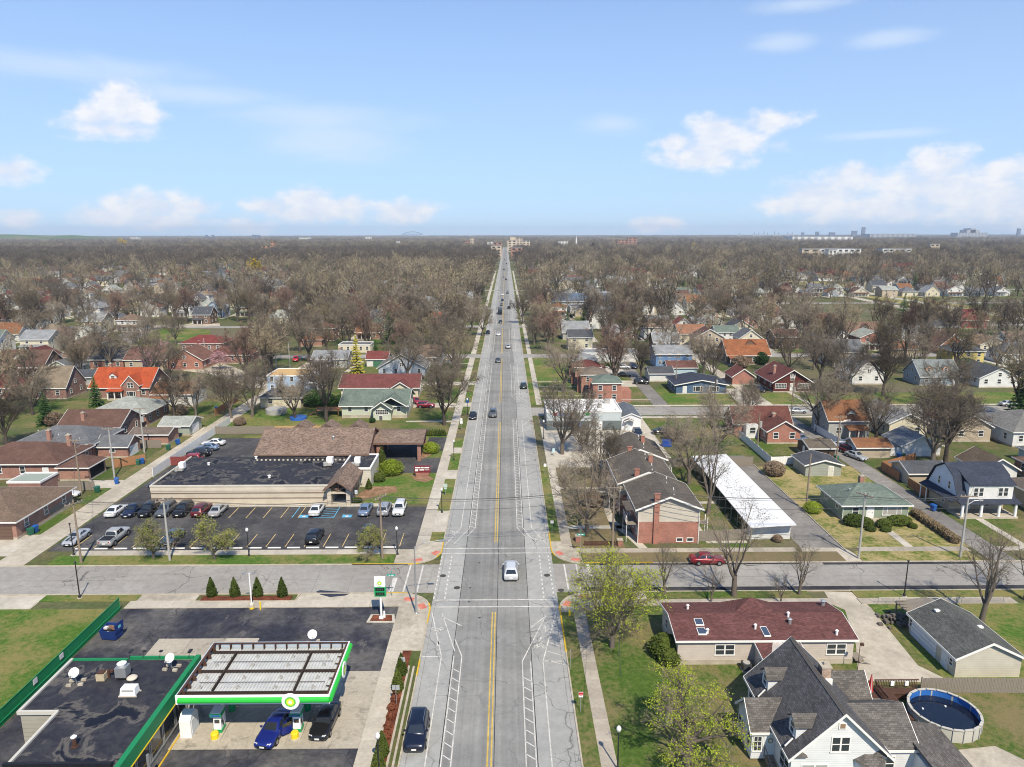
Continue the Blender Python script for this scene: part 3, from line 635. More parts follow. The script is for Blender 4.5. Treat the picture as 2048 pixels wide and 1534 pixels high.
def gable_profile(d, eave, rise, ov, th, kind='gable'):
 """outer and inner outline of the roof across its span"""
 if kind == 'gable':
  s = rise/(d/2); top = [(-d/2-ov, eave-ov*s), (0, eave+rise), (d/2+ov, eave-ov*s)]
 elif kind == 'gambrel':
  k = d*.30; top = [(-d/2-ov, eave-ov*.9), (-k, eave+rise*.66), (0, eave+rise), (k, eave+rise*.66), (d/2+ov, eave-ov*.9)]
 elif kind == 'shed': top = [(-d/2-ov, eave), (d/2+ov, eave+rise)]
 lo = [(h, z+.006) for h, z in top]; hi = [(h, z+th) for h, z in top]
 return lo, hi
def roof_parts(parent, w, d, eave, rise, ov, roofm, trimm, kind='gable', ridge='x', cx=0.0, cy=0.0, th=.16, name='roof', trim=True, og=None):
 """pitched roof over a w (x) by d (y) plan; returns the roof object"""
 if kind == 'hip':
  a, b = w/2+ov, d/2+ov; z0 = eave; z1 = eave+rise+th
  if a >= b: rp = [(-(a-b), 0), (a-b, 0)]
  else: rp = [(0, -(b-a)), (0, b-a)]
  vs = [(-a, -b, z0+th), (a, -b, z0+th), (a, b, z0+th), (-a, b, z0+th), (*rp[0], z1), (*rp[1], z1), (-a, -b, z0), (a, -b, z0), (a, b, z0), (-a, b, z0)]
  if abs(a-b) < .05: fs = [(0, 1, 4), (1, 2, 4), (2, 3, 4), (3, 0, 4)]
  elif a > b: fs = [(0, 1, 5, 4), (1, 2, 5), (2, 3, 4, 5), (3, 0, 4)]
  else: fs = [(0, 1, 4), (1, 2, 5, 4), (2, 3, 5), (3, 0, 4, 5)]
  fs.append((9, 8, 7, 6))
  mb = MB().add([(x+cx, y+cy, z) for x, y, z in vs], fs)
  ro = mb.build(name, roofm, parent)
  if trim:
   tb = MB(); e = .05
   tb.box(cx-a-e, cx+a+e, cy-b-e, cy-b, z0-.04, z0+th).box(cx-a-e, cx+a+e, cy+b, cy+b+e, z0-.04, z0+th)
   tb.box(cx-a-e, cx-a, cy-b, cy+b, z0-.04, z0+th).box(cx+a, cx+a+e, cy-b, cy+b, z0-.04, z0+th)
   tb.build('fascia', trimm, ro)
  return ro
 span, run = (d, w) if ridge == 'x' else (w, d)
 og = ov if og is None else og
 lo, hi = gable_profile(span, eave, rise, ov, th, kind); c0, c1 = (cy, cx) if ridge == 'x' else (cx, cy)
 prof = [(h+c0, z) for h, z in lo]+[(h+c0, z) for h, z in hi[::-1]]
 a0, a1 = c1-run/2-og, c1+run/2+og
 # quads per slope so that every face is planar and shingle rows follow the slope
 mb = MB(); n = len(lo)
 for i in range(n-1):
  q = [prof[i], prof[i+1], prof[2*n-2-i], prof[2*n-1-i]]; mb.ext(q, a0, a1, ridge)
 ro = mb.build(name, roofm, parent)
 if trim:
  tb = MB()
  for s0, s1 in ((a0-.05, a0-.002), (a1+.002, a1+.05)):
   for i in range(n-1):
    (h0, z0), (h1, z1) = lo[i], lo[i+1]; (g0, y0), (g1, y1) = hi[i], hi[i+1]
    tb.ext([(h0+c0, z0-.08), (h1+c0, z1-.08), (g1+c0, y1+.015), (g0+c0, y0+.015)], s0, s1, ridge)
  for (h, z), sg in ((lo[0], -1), (lo[-1], 1)):
   p = sorted((h+c0+sg*.002, h+c0+sg*.05))
   if ridge == 'x': tb.box(a0-.05, a1+.05, p[0], p[1], z-.08, z+th*.9)
   else: tb.box(p[0], p[1], a0-.05, a1+.05, z-.08, z+th*.9)
  tb.build('fascia', trimm, ro)
 return ro
def wall_mesh(parent, w, d, eave, rise, wallm, kind='gable', ridge='x', cx=0.0, cy=0.0, base=0.0, name='wall'):
 mb = MB()
 if kind in ('hip', 'flat') or rise == 0: mb.box(cx-w/2, cx+w/2, cy-d/2, cy+d/2, base, eave)
 else:
  span, run = (d, w) if ridge == 'x' else (w, d); c0, c1 = (cy, cx) if ridge == 'x' else (cx, cy)
  s = span/2
  if kind == 'gable': pr = [(-s, base), (s, base), (s, eave), (0, eave+rise), (-s, eave)]
  elif kind == 'gambrel': pr = [(-s, base), (s, base), (s, eave), (span*.3, eave+rise*.66), (0, eave+rise), (-span*.3, eave+rise*.66), (-s, eave)]
  else: pr = [(-s, base), (s, base), (s, eave+rise), (-s, eave)]
  mb.ext([(h+c0, z) for h, z in pr], c1-run/2, c1+run/2, ridge)
 return mb.build(name, wallm, parent)
def chimney(parent, x, y, z0, z1, w_=.7, m=None):
 o = MB().box(x-w_/2, x+w_/2, y-w_/2, y+w_/2, z0, z1).build('chimney', m or brick((.33, .13, .085)), parent)
 MB().box(x-w_/2-.07, x+w_/2+.07, y-w_/2-.07, y+w_/2+.07, z1, z1+.12).box(x-.14, x+.14, y-.14, y+.14, z1+.12, z1+.35).build('chimney_cap', C_CURB, o)
 return o
def dormer(parent, x, y, z, w_, h_, dep, wallm, roofm, face='S', near=True, wmat=None):
 """gabled dormer; its front stands at (x, y) on the roof, its body runs back into the slope"""
 o = MB().ext([(-w_/2, -1.2), (w_/2, -1.2), (w_/2, h_), (0, h_+w_*.42), (-w_/2, h_)], 0, dep, 'y').build('dormer', wallm, parent, False, (x, y, z), ROT[face])
 lo, hi = gable_profile(w_, h_, w_*.42, .18, .1); mb = MB()
 for i in range(2): mb.ext([lo[i], lo[i+1], hi[i+1], hi[i]], -.2, dep, 'y')
 MB.build(mb, 'dormer_roof', roofm, o)
 window(o, 'S', 0, -.002, .12, w_*.48, h_*.8, 'sash', False, wmat)
 return o
def house(label, x0, x1, y0, y1, eave, rise, wall, roof, kind='gable', ridge='x', name='house', cat='house', ov=.4, trim=None, front=None, side=None, seen=None,
  found=.35, near=True, chim=None, porch=None, dorm=(), gdoor=None, drs=(), group=None, wins=True, vents=0, nf=None, ns=None, wst='sash', roofv=None):
 """a house on the plan x0..x1, y0..y1 (front towards -Y); windows are set out on the walls in view"""
 cx, cy = (x0+x1)/2, (y0+y1)/2; w, d = x1-x0, y1-y0; trim = trim or TRIM
 keep(x0, x1, y0, y1, .6)
 t = thing(name, label, cat, (cx, cy, 0), 0, group)
 if found: MB().box(-w/2-.03, w/2+.03, -d/2-.03, d/2+.03, -.1, found).build('foundation', C_CURB, t)
 wall_mesh(t, w, d, eave, rise, wall, kind, ridge, 0, 0, found)
 if kind == 'flat':
  mb = MB().box(-w/2-.06, w/2+.06, -d/2-.06, d/2+.06, eave+.004, eave+.10); ro = mb.build('roof', roof, t)
  tb = MB(); e = .22
  for (a, b, c, q) in ((-w/2-.1, w/2+.1, -d/2-.1, -d/2+.12), (-w/2-.1, w/2+.1, d/2-.12, d/2+.1), (-w/2-.1, -w/2+.12, -d/2+.12, d/2-.12), (w/2-.12, w/2+.1, -d/2+.12, d/2-.12)): tb.box(a, b, c, q, eave-.02, eave+.1+e)
  tb.build('parapet', trim, ro)
 else: ro = roof_parts(t, w, d, eave, rise, ov, roof, trim, kind, ridge)
 seen = seen or ('E' if cx < 0 else 'W')
 if wins:
  lev = [0.9+found] + ([3.4+found*.5] if eave > 4.4 else []); sx = (w/2+.004) if seen == 'E' else (-w/2-.004)
  n = nf if nf is not None else max(2, int(w/3.2)); m_ = ns if ns is not None else max(2, int(d/3.6))
  dx = [] if not drs else [q[0] for q in drs]
  for z in lev:
   for i in range(n):
    x = -w/2+w*(i+.5)/n
    if z < 2 and any(abs(x-q) < 1.0 for q in dx): continue
    if gdoor and gdoor[0] == 'S' and abs(x-gdoor[1]) < gdoor[2]/2+.7: continue
    window(t, 'S', x, -d/2-.004, z, 1.0 if n < 4 else .85, 1.25, wst, near)
   for i in range(m_):
    y = -d/2+d*(i+.5)/m_
    if gdoor and gdoor[0] == seen and abs(y-gdoor[1]) < gdoor[2]/2+.7: continue
    window(t, seen, sx, y, z, .8, 1.2, 'sash', near)
  if kind == 'gable' and rise > 2.6:
   if ridge == 'y': window(t, 'S', 0, -d/2-.004, eave+.35, .9, 1.05, 'pair' if rise > 3.2 else 'sash', near)
   else: window(t, seen, sx, 0, eave+.4, .8, 1.0, 'sash', near)
 for q in drs: door(t, 'S', q[0], -d/2-.004, found*.6, .95, 2.05, q[1] if len(q) > 1 else (.62, .62, .6), near)
 if gdoor:
  f, p, gw = gdoor[:3]; c = gdoor[3] if len(gdoor) > 3 else (.7, .7, .69)
  if f == 'S': garage_door(t, 'S', p, -d/2-.004, gw, 2.1, c)
  else: garage_door(t, f, (w/2+.004) if f == 'E' else (-w/2-.004), p, gw, 2.1, c)
 if chim: chimney(t, chim[0], chim[1], eave-.5, eave+rise+chim[2] if len(chim) > 2 else eave+rise+.8, .7, chim[3] if len(chim) > 3 else None)
 for (x, y, z, w_) in dorm: dormer(t, x, y, z, w_, 1.1, 2.4, wall if wall.name.startswith('siding') else siding((.6, .6, .58)), roof, 'S', near)
 if porch:
  px0, px1, dep, pz = porch[:4]; pm = porch[4] if len(porch) > 4 else roof
  MB().box(px0, px1, -d/2-dep, -d/2-.01, 0, .35).build('porch_floor', C_CURB, t)
  MB().ext([(-d/2-dep-.3, pz), (-d/2-.005, pz+.55), (-d/2-.005, pz+.7), (-d/2-dep-.3, pz+.14)], px0-.25, px1+.25, 'x').build('porch_roof', pm, t)
  nc = max(2, round((px1-px0)/2.4)+1)
  for i in range(nc):
   x = px0+.15+(px1-px0-.3)*i/(nc-1); MB().box(x-.12, x+.12, -d/2-dep+.05, -d/2-dep+.29, .35, pz+.06).build('column', trim, t)
 for i in range(vents):
  s_ = rise/(d/2) if ridge == 'x' else rise/(w/2); k = .18+.1*i
  if ridge == 'x': x, y = -w/2+w*(.2+.6*i/max(1, vents-1)), -d*k; z = eave+rise-abs(y)*s_
  else: x, y = (-w*k, -d/2+d*(.25+.5*i/max(1, vents-1))); z = eave+rise-abs(x)*s_
  MB().cyl((x, y, z), (x, y, z+.42), .08, .08, 8).cyl((x, y, z+.42), (x, y, z+.5), .16, .1, 8).build('roof_vent', STEEL, ro)
 return t
# ------------------------------------------------------------------ fences, poles, lamps, bins
def fence(label, x0, y0, x1, y1, h, mat, bay=2.4, name='fence', boards=None, post=.1, group=None, rails=True):
 L = math.hypot(x1-x0, y1-y0); n = max(1, round(L/bay)); a = L/n; ang = atan2(y1-y0, x1-x0)
 t = thing(name, label, 'fence', (x0, y0, 0), ang, group)
 pm = cached(('fpost', h, mat.name, post), lambda: MB().box(-post/2, post/2, -post/2, post/2, 0, h+.08).mesh('post', mat))
 def mk():
  mb = MB(); b = boards or .14; k = max(1, int(a/b)); rnd = random.Random(3)
  for i in range(k):
   e = a/k; dz = rnd.uniform(-.03, .03) if boards is None else 0
   mb.box(e*i+.008, e*(i+1)-.008, -.012+rnd.uniform(-.006, .006), .012, .06, h+dz)
  if rails: mb.box(0, a, .014, .05, h*.25, h*.25+.08).box(0, a, .014, .05, h*.75, h*.75+.08)
  return mb.mesh('panel', mat)
 pan = cached(('fpanel', round(a, 2), h, mat.name, boards), mk)
 for i in range(n+1): link('post', pm, t, (a*i, .03, 0))
 for i in range(n): link('panel', pan, t, (a*i, 0, random.uniform(-.02, .02)))
 return t
def chainlink(label, x0, y0, x1, y1, h=1.1, bay=2.5):
 L = math.hypot(x1-x0, y1-y0); n = max(1, round(L/bay)); a = L/n
 t = thing('chain_link_fence', label, 'fence', (x0, y0, 0), atan2(y1-y0, x1-x0))
 pm = cached(('clp', h), lambda: MB().cyl((0, 0, 0), (0, 0, h), .03, .03, 6).mesh('post', STEEL))
 def mk():
  mb = MB().cyl((0, 0, h-.03), (a, 0, h-.03), .022, .022, 5)
  k = int(a/.16)
  for i in range(-4, k):
   x = i*.16+.08; z1 = h-.05
   for sg in (1, -1):
    p = (x if sg > 0 else x+z1*.6, 0); q = (x+z1*.6 if sg > 0 else x, 0)
    if 0 <= min(p[0], q[0]) and max(p[0], q[0]) <= a: mb.add([(p[0], 0, .04), (p[0]+.012, 0, .04), (q[0]+.012, 0, z1), (q[0], 0, z1)], [(0, 1, 2, 3)])
  return mb.mesh('mesh_panel', STEEL)
 pn = cached(('clm', round(a, 2), h), mk)
 for i in range(n+1): link('post', pm, t, (a*i, 0, 0))
 for i in range(n): link('mesh_panel', pn, t, (a*i, 0, 0))
 return t
def utility_pole(label, x, y, h=10.0, arms=(9.4,), trans=False, lamp=None, rot=0.0, mat=None):
 t = thing('utility_pole', label, 'utility pole', (x, y, 0), rot)
 MB().cyl((0, 0, -.1), (0, 0, h), .17, .11, 8).build('pole', mat or WOODP, t)
 for z in arms:
  o = MB().box(-1.2, 1.2, -.17, -.06, z-.07, z+.07).build('crossarm', WOODP, t)
  for k in (-1.05, -.5, .5, 1.05): MB().cyl((k, -.11, z+.07), (k, -.11, z+.25), .05, .035, 6).build('insulator', GREYP, o)
 if trans: MB().cyl((.35, 0, h-3.0), (.35, 0, h-1.9), .28, .28, 10).box(.1, .3, -.05, .05, h-2.6, h-2.5).build('transformer', GREYP, t)
 if lamp:
  dx, dy = lamp; o = MB().tube([(0, 0, h-1.6), (dx*.5, dy*.5, h-1.0), (dx, dy, h-.9)], .045).build('lamp_arm', STEEL, t)
  MB().cbox(dx*1.12, dy*1.12, h-.92, .5 if dx else .22, .5 if dy else .22, .14).build('lamp_head', GREYP, o)
 return t
def wire(pts, sag=.5, r=.016, n=14):
 out = []
 (x0, y0, z0), (x1, y1, z1) = pts
 for i in range(n+1):
  k = i/n; out.append((x0+(x1-x0)*k, y0+(y1-y0)*k, z0+(z1-z0)*k-sag*4*k*(1-k)))
 return MB().tube(out, r, 3)
def street_lamp(label, x, y, h=3.9, c=None):
 def mk():
  a = MB().lathe([(.2, 0), (.2, .12), (.13, .3), (.07, .45), (.055, h-.35), (.1, h-.3), (.1, h-.22)], 10).mesh('post', c or BLACKM)
  b = MB().lathe([(.11, h-.22), (.2, h-.02), (.21, h+.12), (.13, h+.28), (.03, h+.36)], 10).mesh('globe', flat('lamp_globe', (.7, .7, .68), .4, .4), True)
  return a, b, MB().lathe([(.3, 0), (.3, .05)], 12).mesh('footing', C_CURB)
 a, b, f = cached(('slamp', h, bool(c)), mk); t = thing('street_lamp', label, 'street lamp', (x, y, .02))
 link('post', a, t); link('globe', b, t); link('footing', f, t); return t
def sign(label, x, y, h, w_, hh, c, c2=None, rot=0.0, pole=None, marks=(), two=None):
 t = thing('road_sign', label, 'sign', (x, y, .02), rot)
 MB().cyl((0, .03, 0), (0, .03, h), .035, .035, 6).build('post', pole or STEEL, t)
 o = MB().box(-w_/2, w_/2, -.02, .005, h-hh, h).build('sign_plate', flat('sign_%d_%d_%d' % tuple(int(q*99) for q in c), c, .5, .3), t)
 if two: MB().box(-two[0]/2, two[0]/2, -.02, .005, h-hh-.08-two[1], h-hh-.08).build('sign_plate', flat('sign_%d_%d_%d' % tuple(int(q*99) for q in two[2]), two[2], .5, .3), t)
 for (mx, mz, mw, mh, mc) in marks: MB().cbox(mx, -.026, h-hh+mz, mw, .008, mh).build('sign_mark', flat('mark_%d_%d_%d' % tuple(int(q*99) for q in mc), mc, .5, .3), o)
 return t
def wheelie_bin(label, x, y, c, rot=0.0):
 nm = 'bin_%d_%d_%d' % tuple(int(q*99) for q in c); mt = flat(nm, c, .5, .4)
 def mk():
  b = MB(); lo = [(-.27, -.3), (.27, -.3), (.27, .3), (-.27, .3)]; hi = [(-.34, -.38), (.34, -.38), (.34, .38), (-.34, .38)]
  b.add([(*p, .08) for p in lo]+[(*p, 1.0) for p in hi], [(3, 2, 1, 0), (4, 5, 6, 7), (0, 1, 5, 4), (1, 2, 6, 5), (2, 3, 7, 6), (3, 0, 4, 7)])
  l = MB().add([(-.37, -.42, 1.0), (.37, -.42, 1.0), (.37, .42, 1.04), (-.37, .42, 1.04), (-.3, -.36, 1.1), (.3, -.36, 1.1), (.3, .36, 1.14), (-.3, .36, 1.14)], [(0, 3, 2, 1), (4, 5, 6, 7), (0, 1, 5, 4), (1, 2, 6, 5), (2, 3, 7, 6), (3, 0, 4, 7)])
  return b.mesh('bin_body', mt), l.mesh('lid', mt), MB().cyl((-.36, .3, .1), (.36, .3, .1), .1, .1, 8).mesh('axle', BLACKM)
 a, b, w_ = cached(nm, mk); t = thing('wheelie_bin', label, 'bin', (x, y, .02), rot); link('bin_body', a, t); link('lid', b, t); link('axle', w_, t); return t
# ------------------------------------------------------------------ vehicles
TYRE = flat('tyre_rubber', (.018, .018, .018), .8, .2); RIM = flat('wheel_rim', (.38, .38, .39), .35, .5, .7); CHROME = flat('chrome', (.6, .6, .62), .2, .5, .9)
CGLASS = flat('car_glass', (.02, .026, .034), .06, .7); HLAMP = flat('headlamp', (.62, .64, .66), .15, .6); TLAMP = flat('tail_lamp', (.32, .012, .012), .25, .5); PLATE = flat('plate', (.7, .7, .68), .5)
DTRIM = flat('car_trim_black', (.02, .02, .022), .6, .3)
def car_paint(c, rough=.28, metal=.25):
 nm = 'car_%d_%d_%d' % tuple(int(q*99) for q in c)
 if nm in MATS: return MATS[nm]
 mt, nt, b = new_mat(nm, rough, .5, metal); b.inputs['Base Color'].default_value = (*c, 1); b.inputs['Coat Weight'].default_value = .5; b.inputs['Coat Roughness'].default_value = .08
 MATS[nm] = mt; return mt
TYPES = {
 'sedan': dict(st=[(-2.38,.66,.36,.60),(-2.28,.80,.26,.70),(-1.95,.88,.22,.80),(-1.2,.905,.21,.90),(-.75,.91,.21,.95),(.9,.91,.21,.98),(1.55,.905,.22,1.02),(2.1,.86,.25,1.0),(2.32,.78,.34,.90),(2.38,.68,.42,.72)],
 cab=(-.98,1.72,-.22,1.02,.80,.60,.93,1.45), w=.33, wx=.79, wy=(-1.42,1.38), L=2.38, deck=(.62,.74)),
 'coupe': dict(st=[(-2.38,.70,.34,.58),(-2.26,.84,.24,.70),(-1.9,.92,.2,.82),(-1.2,.94,.2,.90),(-.6,.94,.2,.94),(.9,.94,.2,.97),(1.5,.95,.2,1.02),(2.1,.90,.24,1.02),(2.32,.82,.34,.94),(2.38,.72,.42,.74)],
 cab=(-.75,1.75,.05,.95,.80,.58,.92,1.36), w=.35, wx=.82, wy=(-1.4,1.4), L=2.38, deck=(.6,.76)),
 'suv': dict(st=[(-2.32,.70,.40,.72),(-2.24,.84,.30,.88),(-1.95,.92,.26,.98),(-1.2,.935,.25,1.04),(-.8,.94,.25,1.08),(1.2,.94,.25,1.10),(1.95,.93,.26,1.12),(2.22,.90,.30,1.10),(2.32,.84,.38,.96)],
 cab=(-1.05,2.24,-.42,1.86,.86,.68,1.05,1.70), w=.37, wx=.83, wy=(-1.38,1.40), L=2.32, deck=(.74,.86)),
 'van': dict(st=[(-2.5,.74,.38,.70),(-2.4,.88,.28,.86),(-2.0,.96,.25,.98),(-1.4,.98,.24,1.06),(1.4,.98,.24,1.10),(2.3,.97,.25,1.12),(2.48,.92,.32,1.06),(2.52,.86,.4,.9)],
 cab=(-1.65,2.46,-.7,2.25,.91,.76,1.06,1.78), w=.36, wx=.86, wy=(-1.55,1.55), L=2.52, deck=(.72,.86)),
 'pickup': dict(st=[(-2.9,.78,.46,.86),(-2.8,.93,.36,1.02),(-2.4,.98,.32,1.10),(-1.6,1.0,.32,1.14),(-1.1,1.0,.32,1.16),(.9,1.0,.32,1.16),(2.6,1.0,.34,1.16),(2.86,.99,.40,1.14)],
 cab=(-1.35,.95,-.75,.78,.90,.74,1.12,1.88), w=.42, wx=.88, wy=(-1.85,1.75), L=2.9, deck=(.86,1.0)),
}
def car_proto(kind):
 T = TYPES[kind]; parts = []
 mb = MB(); rings = []
 for (y, hw, zb, zt) in T['st']:
  h = [(-.84*hw, zb), (-hw, zb+.13), (-hw*1.005, zb+(zt-zb)*.62), (-.955*hw, zt-.075), (-.80*hw, zt-.012), (-.42*hw, zt+.012)]
  rings.append([(x, y, z) for x, z in h]+[(-x, y, z) for x, z in h[::-1]])
 n = 12; vs = [p for r_ in rings for p in r_]; k = len(rings)
 fs = [(j*n+i, j*n+(i+1) % n, (j+1)*n+(i+1) % n, (j+1)*n+i) for j in range(k-1) for i in range(n)]
 fs += [tuple(range(n))[::-1], tuple(range((k-1)*n, k*n))]
 mb.add(vs, [f[::-1] for f in fs]); parts.append(('body', mb.mesh('body', DTRIM, True), 1))
 y0, y1, a0, a1, hb, ht, zb, zt = T['cab']
 def ring(t, ex=0.0):
  yy0, yy1, hw, z = y0+(a0-y0)*t, y1+(a1-y1)*t, hb+(ht-hb)*t, zb+(zt-zb)*t
  c = .12
  return [(-hw+c, yy0, z), (hw-c, yy0, z), (hw, yy0+c*1.6, z), (hw, yy1-c*1.2, z), (hw-c, yy1, z), (-hw+c, yy1, z), (-hw, yy1-c*1.2, z), (-hw, yy0+c*1.6, z)]
 rr = [ring(0), ring(.5), ring(.86)]; top = ring(1.0); ctr = [(x*.93, (y-(a0+a1)/2)*.93+(a0+a1)/2, zt-.012) for x, y, z in top]; crown = [(x*.5, (y-(a0+a1)/2)*.6+(a0+a1)/2, zt+.03) for x, y, z in top]
 rr += [ctr, crown]; vs = [p for r_ in rr for p in r_]; m_ = 8
 fs = [(j*m_+i, j*m_+(i+1) % m_, (j+1)*m_+(i+1) % m_, (j+1)*m_+i) for j in range(4) for i in range(m_)]+[tuple(range(4*m_, 5*m_))]
 parts.append(('cabin', MB().add(vs, fs).mesh('cabin', DTRIM, True), 1))
 def glass(name, q, off):
  q = [np.array(p) for p in q]; nr = np.cross(q[1]-q[0], q[3]-q[0]); nr /= np.linalg.norm(nr)
  if np.dot(nr, off) < 0: nr = -nr
  c = sum(q)/4; v = [tuple(c+(p-c)*.93+nr*.014) for p in q]; parts.append((name, MB().add(v, [(0, 1, 2, 3)]).mesh(name, CGLASS), 0))
 lo, hi = .10, .88
 def at(t): return ring(t)
 A, B = at(lo), at(hi)
 glass('windshield', [A[0], A[1], B[1], B[0]], np.array([0, -1, .5])); glass('rear_window', [A[5], A[4], B[4], B[5]], np.array([0, 1, .5]))
 split = [.0, .46, .98] if kind != 'pickup' else [.0, .55, 1.0]
 if kind in ('suv', 'van'): split = [.0, .36, .68, 1.0]
 for sg, i0, i1 in ((1, 2, 3), (-1, 7, 6)):
  for u0, u1 in zip(split[:-1], split[1:]):
   L = lambda r_, u: np.array(r_[i0])+(np.array(r_[i1])-np.array(r_[i0]))*(u)
   glass('side_window', [L(A, u0), L(A, u1), L(B, u1), L(B, u0)], np.array([sg, 0, .3]))
 r_ = T['w']
 tyre = MB().cyl((-.12, 0, 0), (.12, 0, 0), r_, r_, 16).mesh('tyre', TYRE); rim = MB().cyl((-.128, 0, 0), (.128, 0, 0), r_*.62, r_*.62, 10).cyl((-.134, 0, 0), (.134, 0, 0), r_*.2, r_*.2, 6).mesh('rim', RIM)
 arch = MB().cyl((-.11, 0, 0), (.11, 0, 0), r_*1.16, r_*1.16, 16).mesh('wheel_arch', DTRIM)
 wheels = [(sx*(T['wx']+.045), yy, r_) for yy in T['wy'] for sx in (-1, 1)]
 L, (zl, zh) = T['L'], T['deck']; hw = T['st'][1][1]
 lamp = MB().add([(-.16, -.02, -.06), (.16, .10, -.06), (.18, .12, .06), (-.14, .0, .07), (-.16, .1, -.06), (.16, .2, -.06), (.18, .22, .06), (-.14, .1, .07)], [(0, 1, 2, 3), (3, 2, 6, 7), (0, 4, 5, 1), (1, 5, 6, 2), (0, 3, 7, 4)]).mesh('headlight', HLAMP)
 lamp2 = MB().add([(.16, -.02, -.06), (-.16, .10, -.06), (-.18, .12, .06), (.14, .0, .07), (.16, .1, -.06), (-.16, .2, -.06), (-.18, .22, .06), (.14, .1, .07)], [(3, 2, 1, 0), (7, 6, 2, 3), (1, 5, 4, 0), (2, 6, 5, 1), (4, 7, 3, 0)]).mesh('headlight', HLAMP)
 parts.append(('headlight', lamp2, 0, (-hw*.74, -L+.05, zl+.03))); parts.append(('headlight', lamp, 0, (hw*.74, -L+.05, zl+.03)))
 tl = MB().cbox(0, 0, 0, .26, .12, .16 if kind != 'van' else .3).mesh('taillight', TLAMP)
 for sg in (-1, 1): parts.append(('taillight', tl, 0, (sg*hw*.78, L-.08, zh-.02)))
 parts.append(('grille', MB().cbox(0, -L+.005, zl-.14, hw*1.1, .06, .2).mesh('grille', DTRIM), 0))
 pl = MB().cbox(0, 0, 0, .42, .03, .15).mesh('licence_plate', PLATE)
 parts.append(('licence_plate', pl, 0, (0, -L-.03, zl-.18))); parts.append(('licence_plate', pl, 0, (0, L+.012, zh-.22)))
 mir = MB().add([(-.11, -.07, -.07), (.1, -.09, -.06), (.1, .05, -.06), (-.11, .05, -.07), (-.11, -.06, .07), (.1, -.08, .06), (.1, .05, .06), (-.11, .05, .07)], [(3, 2, 1, 0), (4, 5, 6, 7), (0, 1, 5, 4), (1, 2, 6, 5), (2, 3, 7, 6), (3, 0, 4, 7)]).mesh('mirror', DTRIM)
 for sg in (-1, 1): parts.append(('mirror', mir, 1, (sg*(hb+.14), y0+.42, zb+.1)))
 if kind == 'suv':
  for sg in (-1, 1): parts.append(('roof_rail', MB().tube([(sg*.6, a0+.3, zt+.02), (sg*.6, a0+.5, zt+.06), (sg*.6, a1-.5, zt+.06), (sg*.6, a1-.3, zt+.02)], .02).mesh('roof_rail', CHROME), 0))
 if kind == 'pickup': parts.append(('truck_bed', MB().box(-.82, .82, 1.05, 2.72, 1.165, 1.185).mesh('truck_bed', DTRIM), 0)); parts.append(('bed_rail', MB().box(-.97, -.85, 1.0, 2.84, 1.13, 1.24).box(.85, .97, 1.0, 2.84, 1.13, 1.24).box(-.85, .85, 2.74, 2.84, 1.13, 1.24).mesh('bed_rail', DTRIM), 1))
 return parts, wheels, tyre, rim, arch
def car(label, kind, x, y, c, rot=0.0, group=None, cat='car', far=False, z=.04, metal=.25, name='car'):
 parts, wheels, tyre, rim, arch = cached(('car', kind), lambda: car_proto(kind))
 t = thing(name, label, cat, (x, y, z), rot, group); pm = car_paint(c, .28, metal); keep(x-1.5, x+1.5, y-3, y+3)
 for q in parts:
  if far and q[0] in ('licence_plate', 'mirror', 'grille', 'roof_rail'): continue
  o = link(q[0], q[1], t, q[3] if len(q) > 3 else None)
  if q[2]: o.material_slots[0].link = 'OBJECT'; o.material_slots[0].material = pm
 for p in wheels:
  o = link('wheel', tyre, t, p)
  if not far: link('rim', rim, o); link('wheel_arch', arch, t, (p[0]*.985, p[1], p[2]+.02))
 return t
# ------------------------------------------------------------------ trees and shrubs
def veg_mat(name, a, b, rough=.9, trans=0.0):
 """leaf or twig colour: varies from tree to tree and from clump to clump"""
 if name in MATS: return MATS[name]
 mt, nt, bs = new_mat(name, rough, .12); oi = nt.node('ShaderNodeObjectInfo'); t = nt.node('ShaderNodeTexCoord')
 n = nt.noise(t.outputs['Object'], .9, 3, .6)
 col = nt.mix(nt.math('MULTIPLY', nt.math('ADD', n, oi.outputs['Random']), .5), a, b)
 col = nt.mix(1.0, col, nt.ramp(nt.noise(t.outputs['Object'], 5, 2, .6), .3, .7, .75, 1.25, 'LINEAR'), 'MULTIPLY')
 nt.put(bs.inputs['Base Color'], nt.mix(1.0, col, nt.ramp(oi.outputs['Random'], 0, 1, *((.66, 1.36) if 'twigs' in name else (.9, 1.1)), 'LINEAR'), 'MULTIPLY'))
 if trans: bs.inputs['Transmission Weight'].default_value = 0; bs.inputs['Subsurface Weight'].default_value = 0
 MATS[name] = mt; return mt
TWIG = veg_mat('twigs_grey', (.135, .112, .086), (.245, .205, .155)); TWIGD = veg_mat('twigs_dark', (.085, .07, .056), (.16, .132, .105)); TWIGT = veg_mat('twigs_tan', (.165, .133, .088), (.265, .22, .145)); TWIGR = veg_mat('twigs_reddish', (.125, .082, .064), (.205, .138, .108))
LEAFY = veg_mat('leaf_yellowgreen', (.17, .225, .022), (.33, .36, .04)); LEAFO = veg_mat('leaf_olive', (.13, .15, .035), (.24, .25, .06)); LEAFP = veg_mat('blossom_pink', (.45, .24, .27), (.62, .40, .42)); LEAFGOLD = veg_mat('leaf_gold', (.42, .30, .02), (.60, .44, .05))
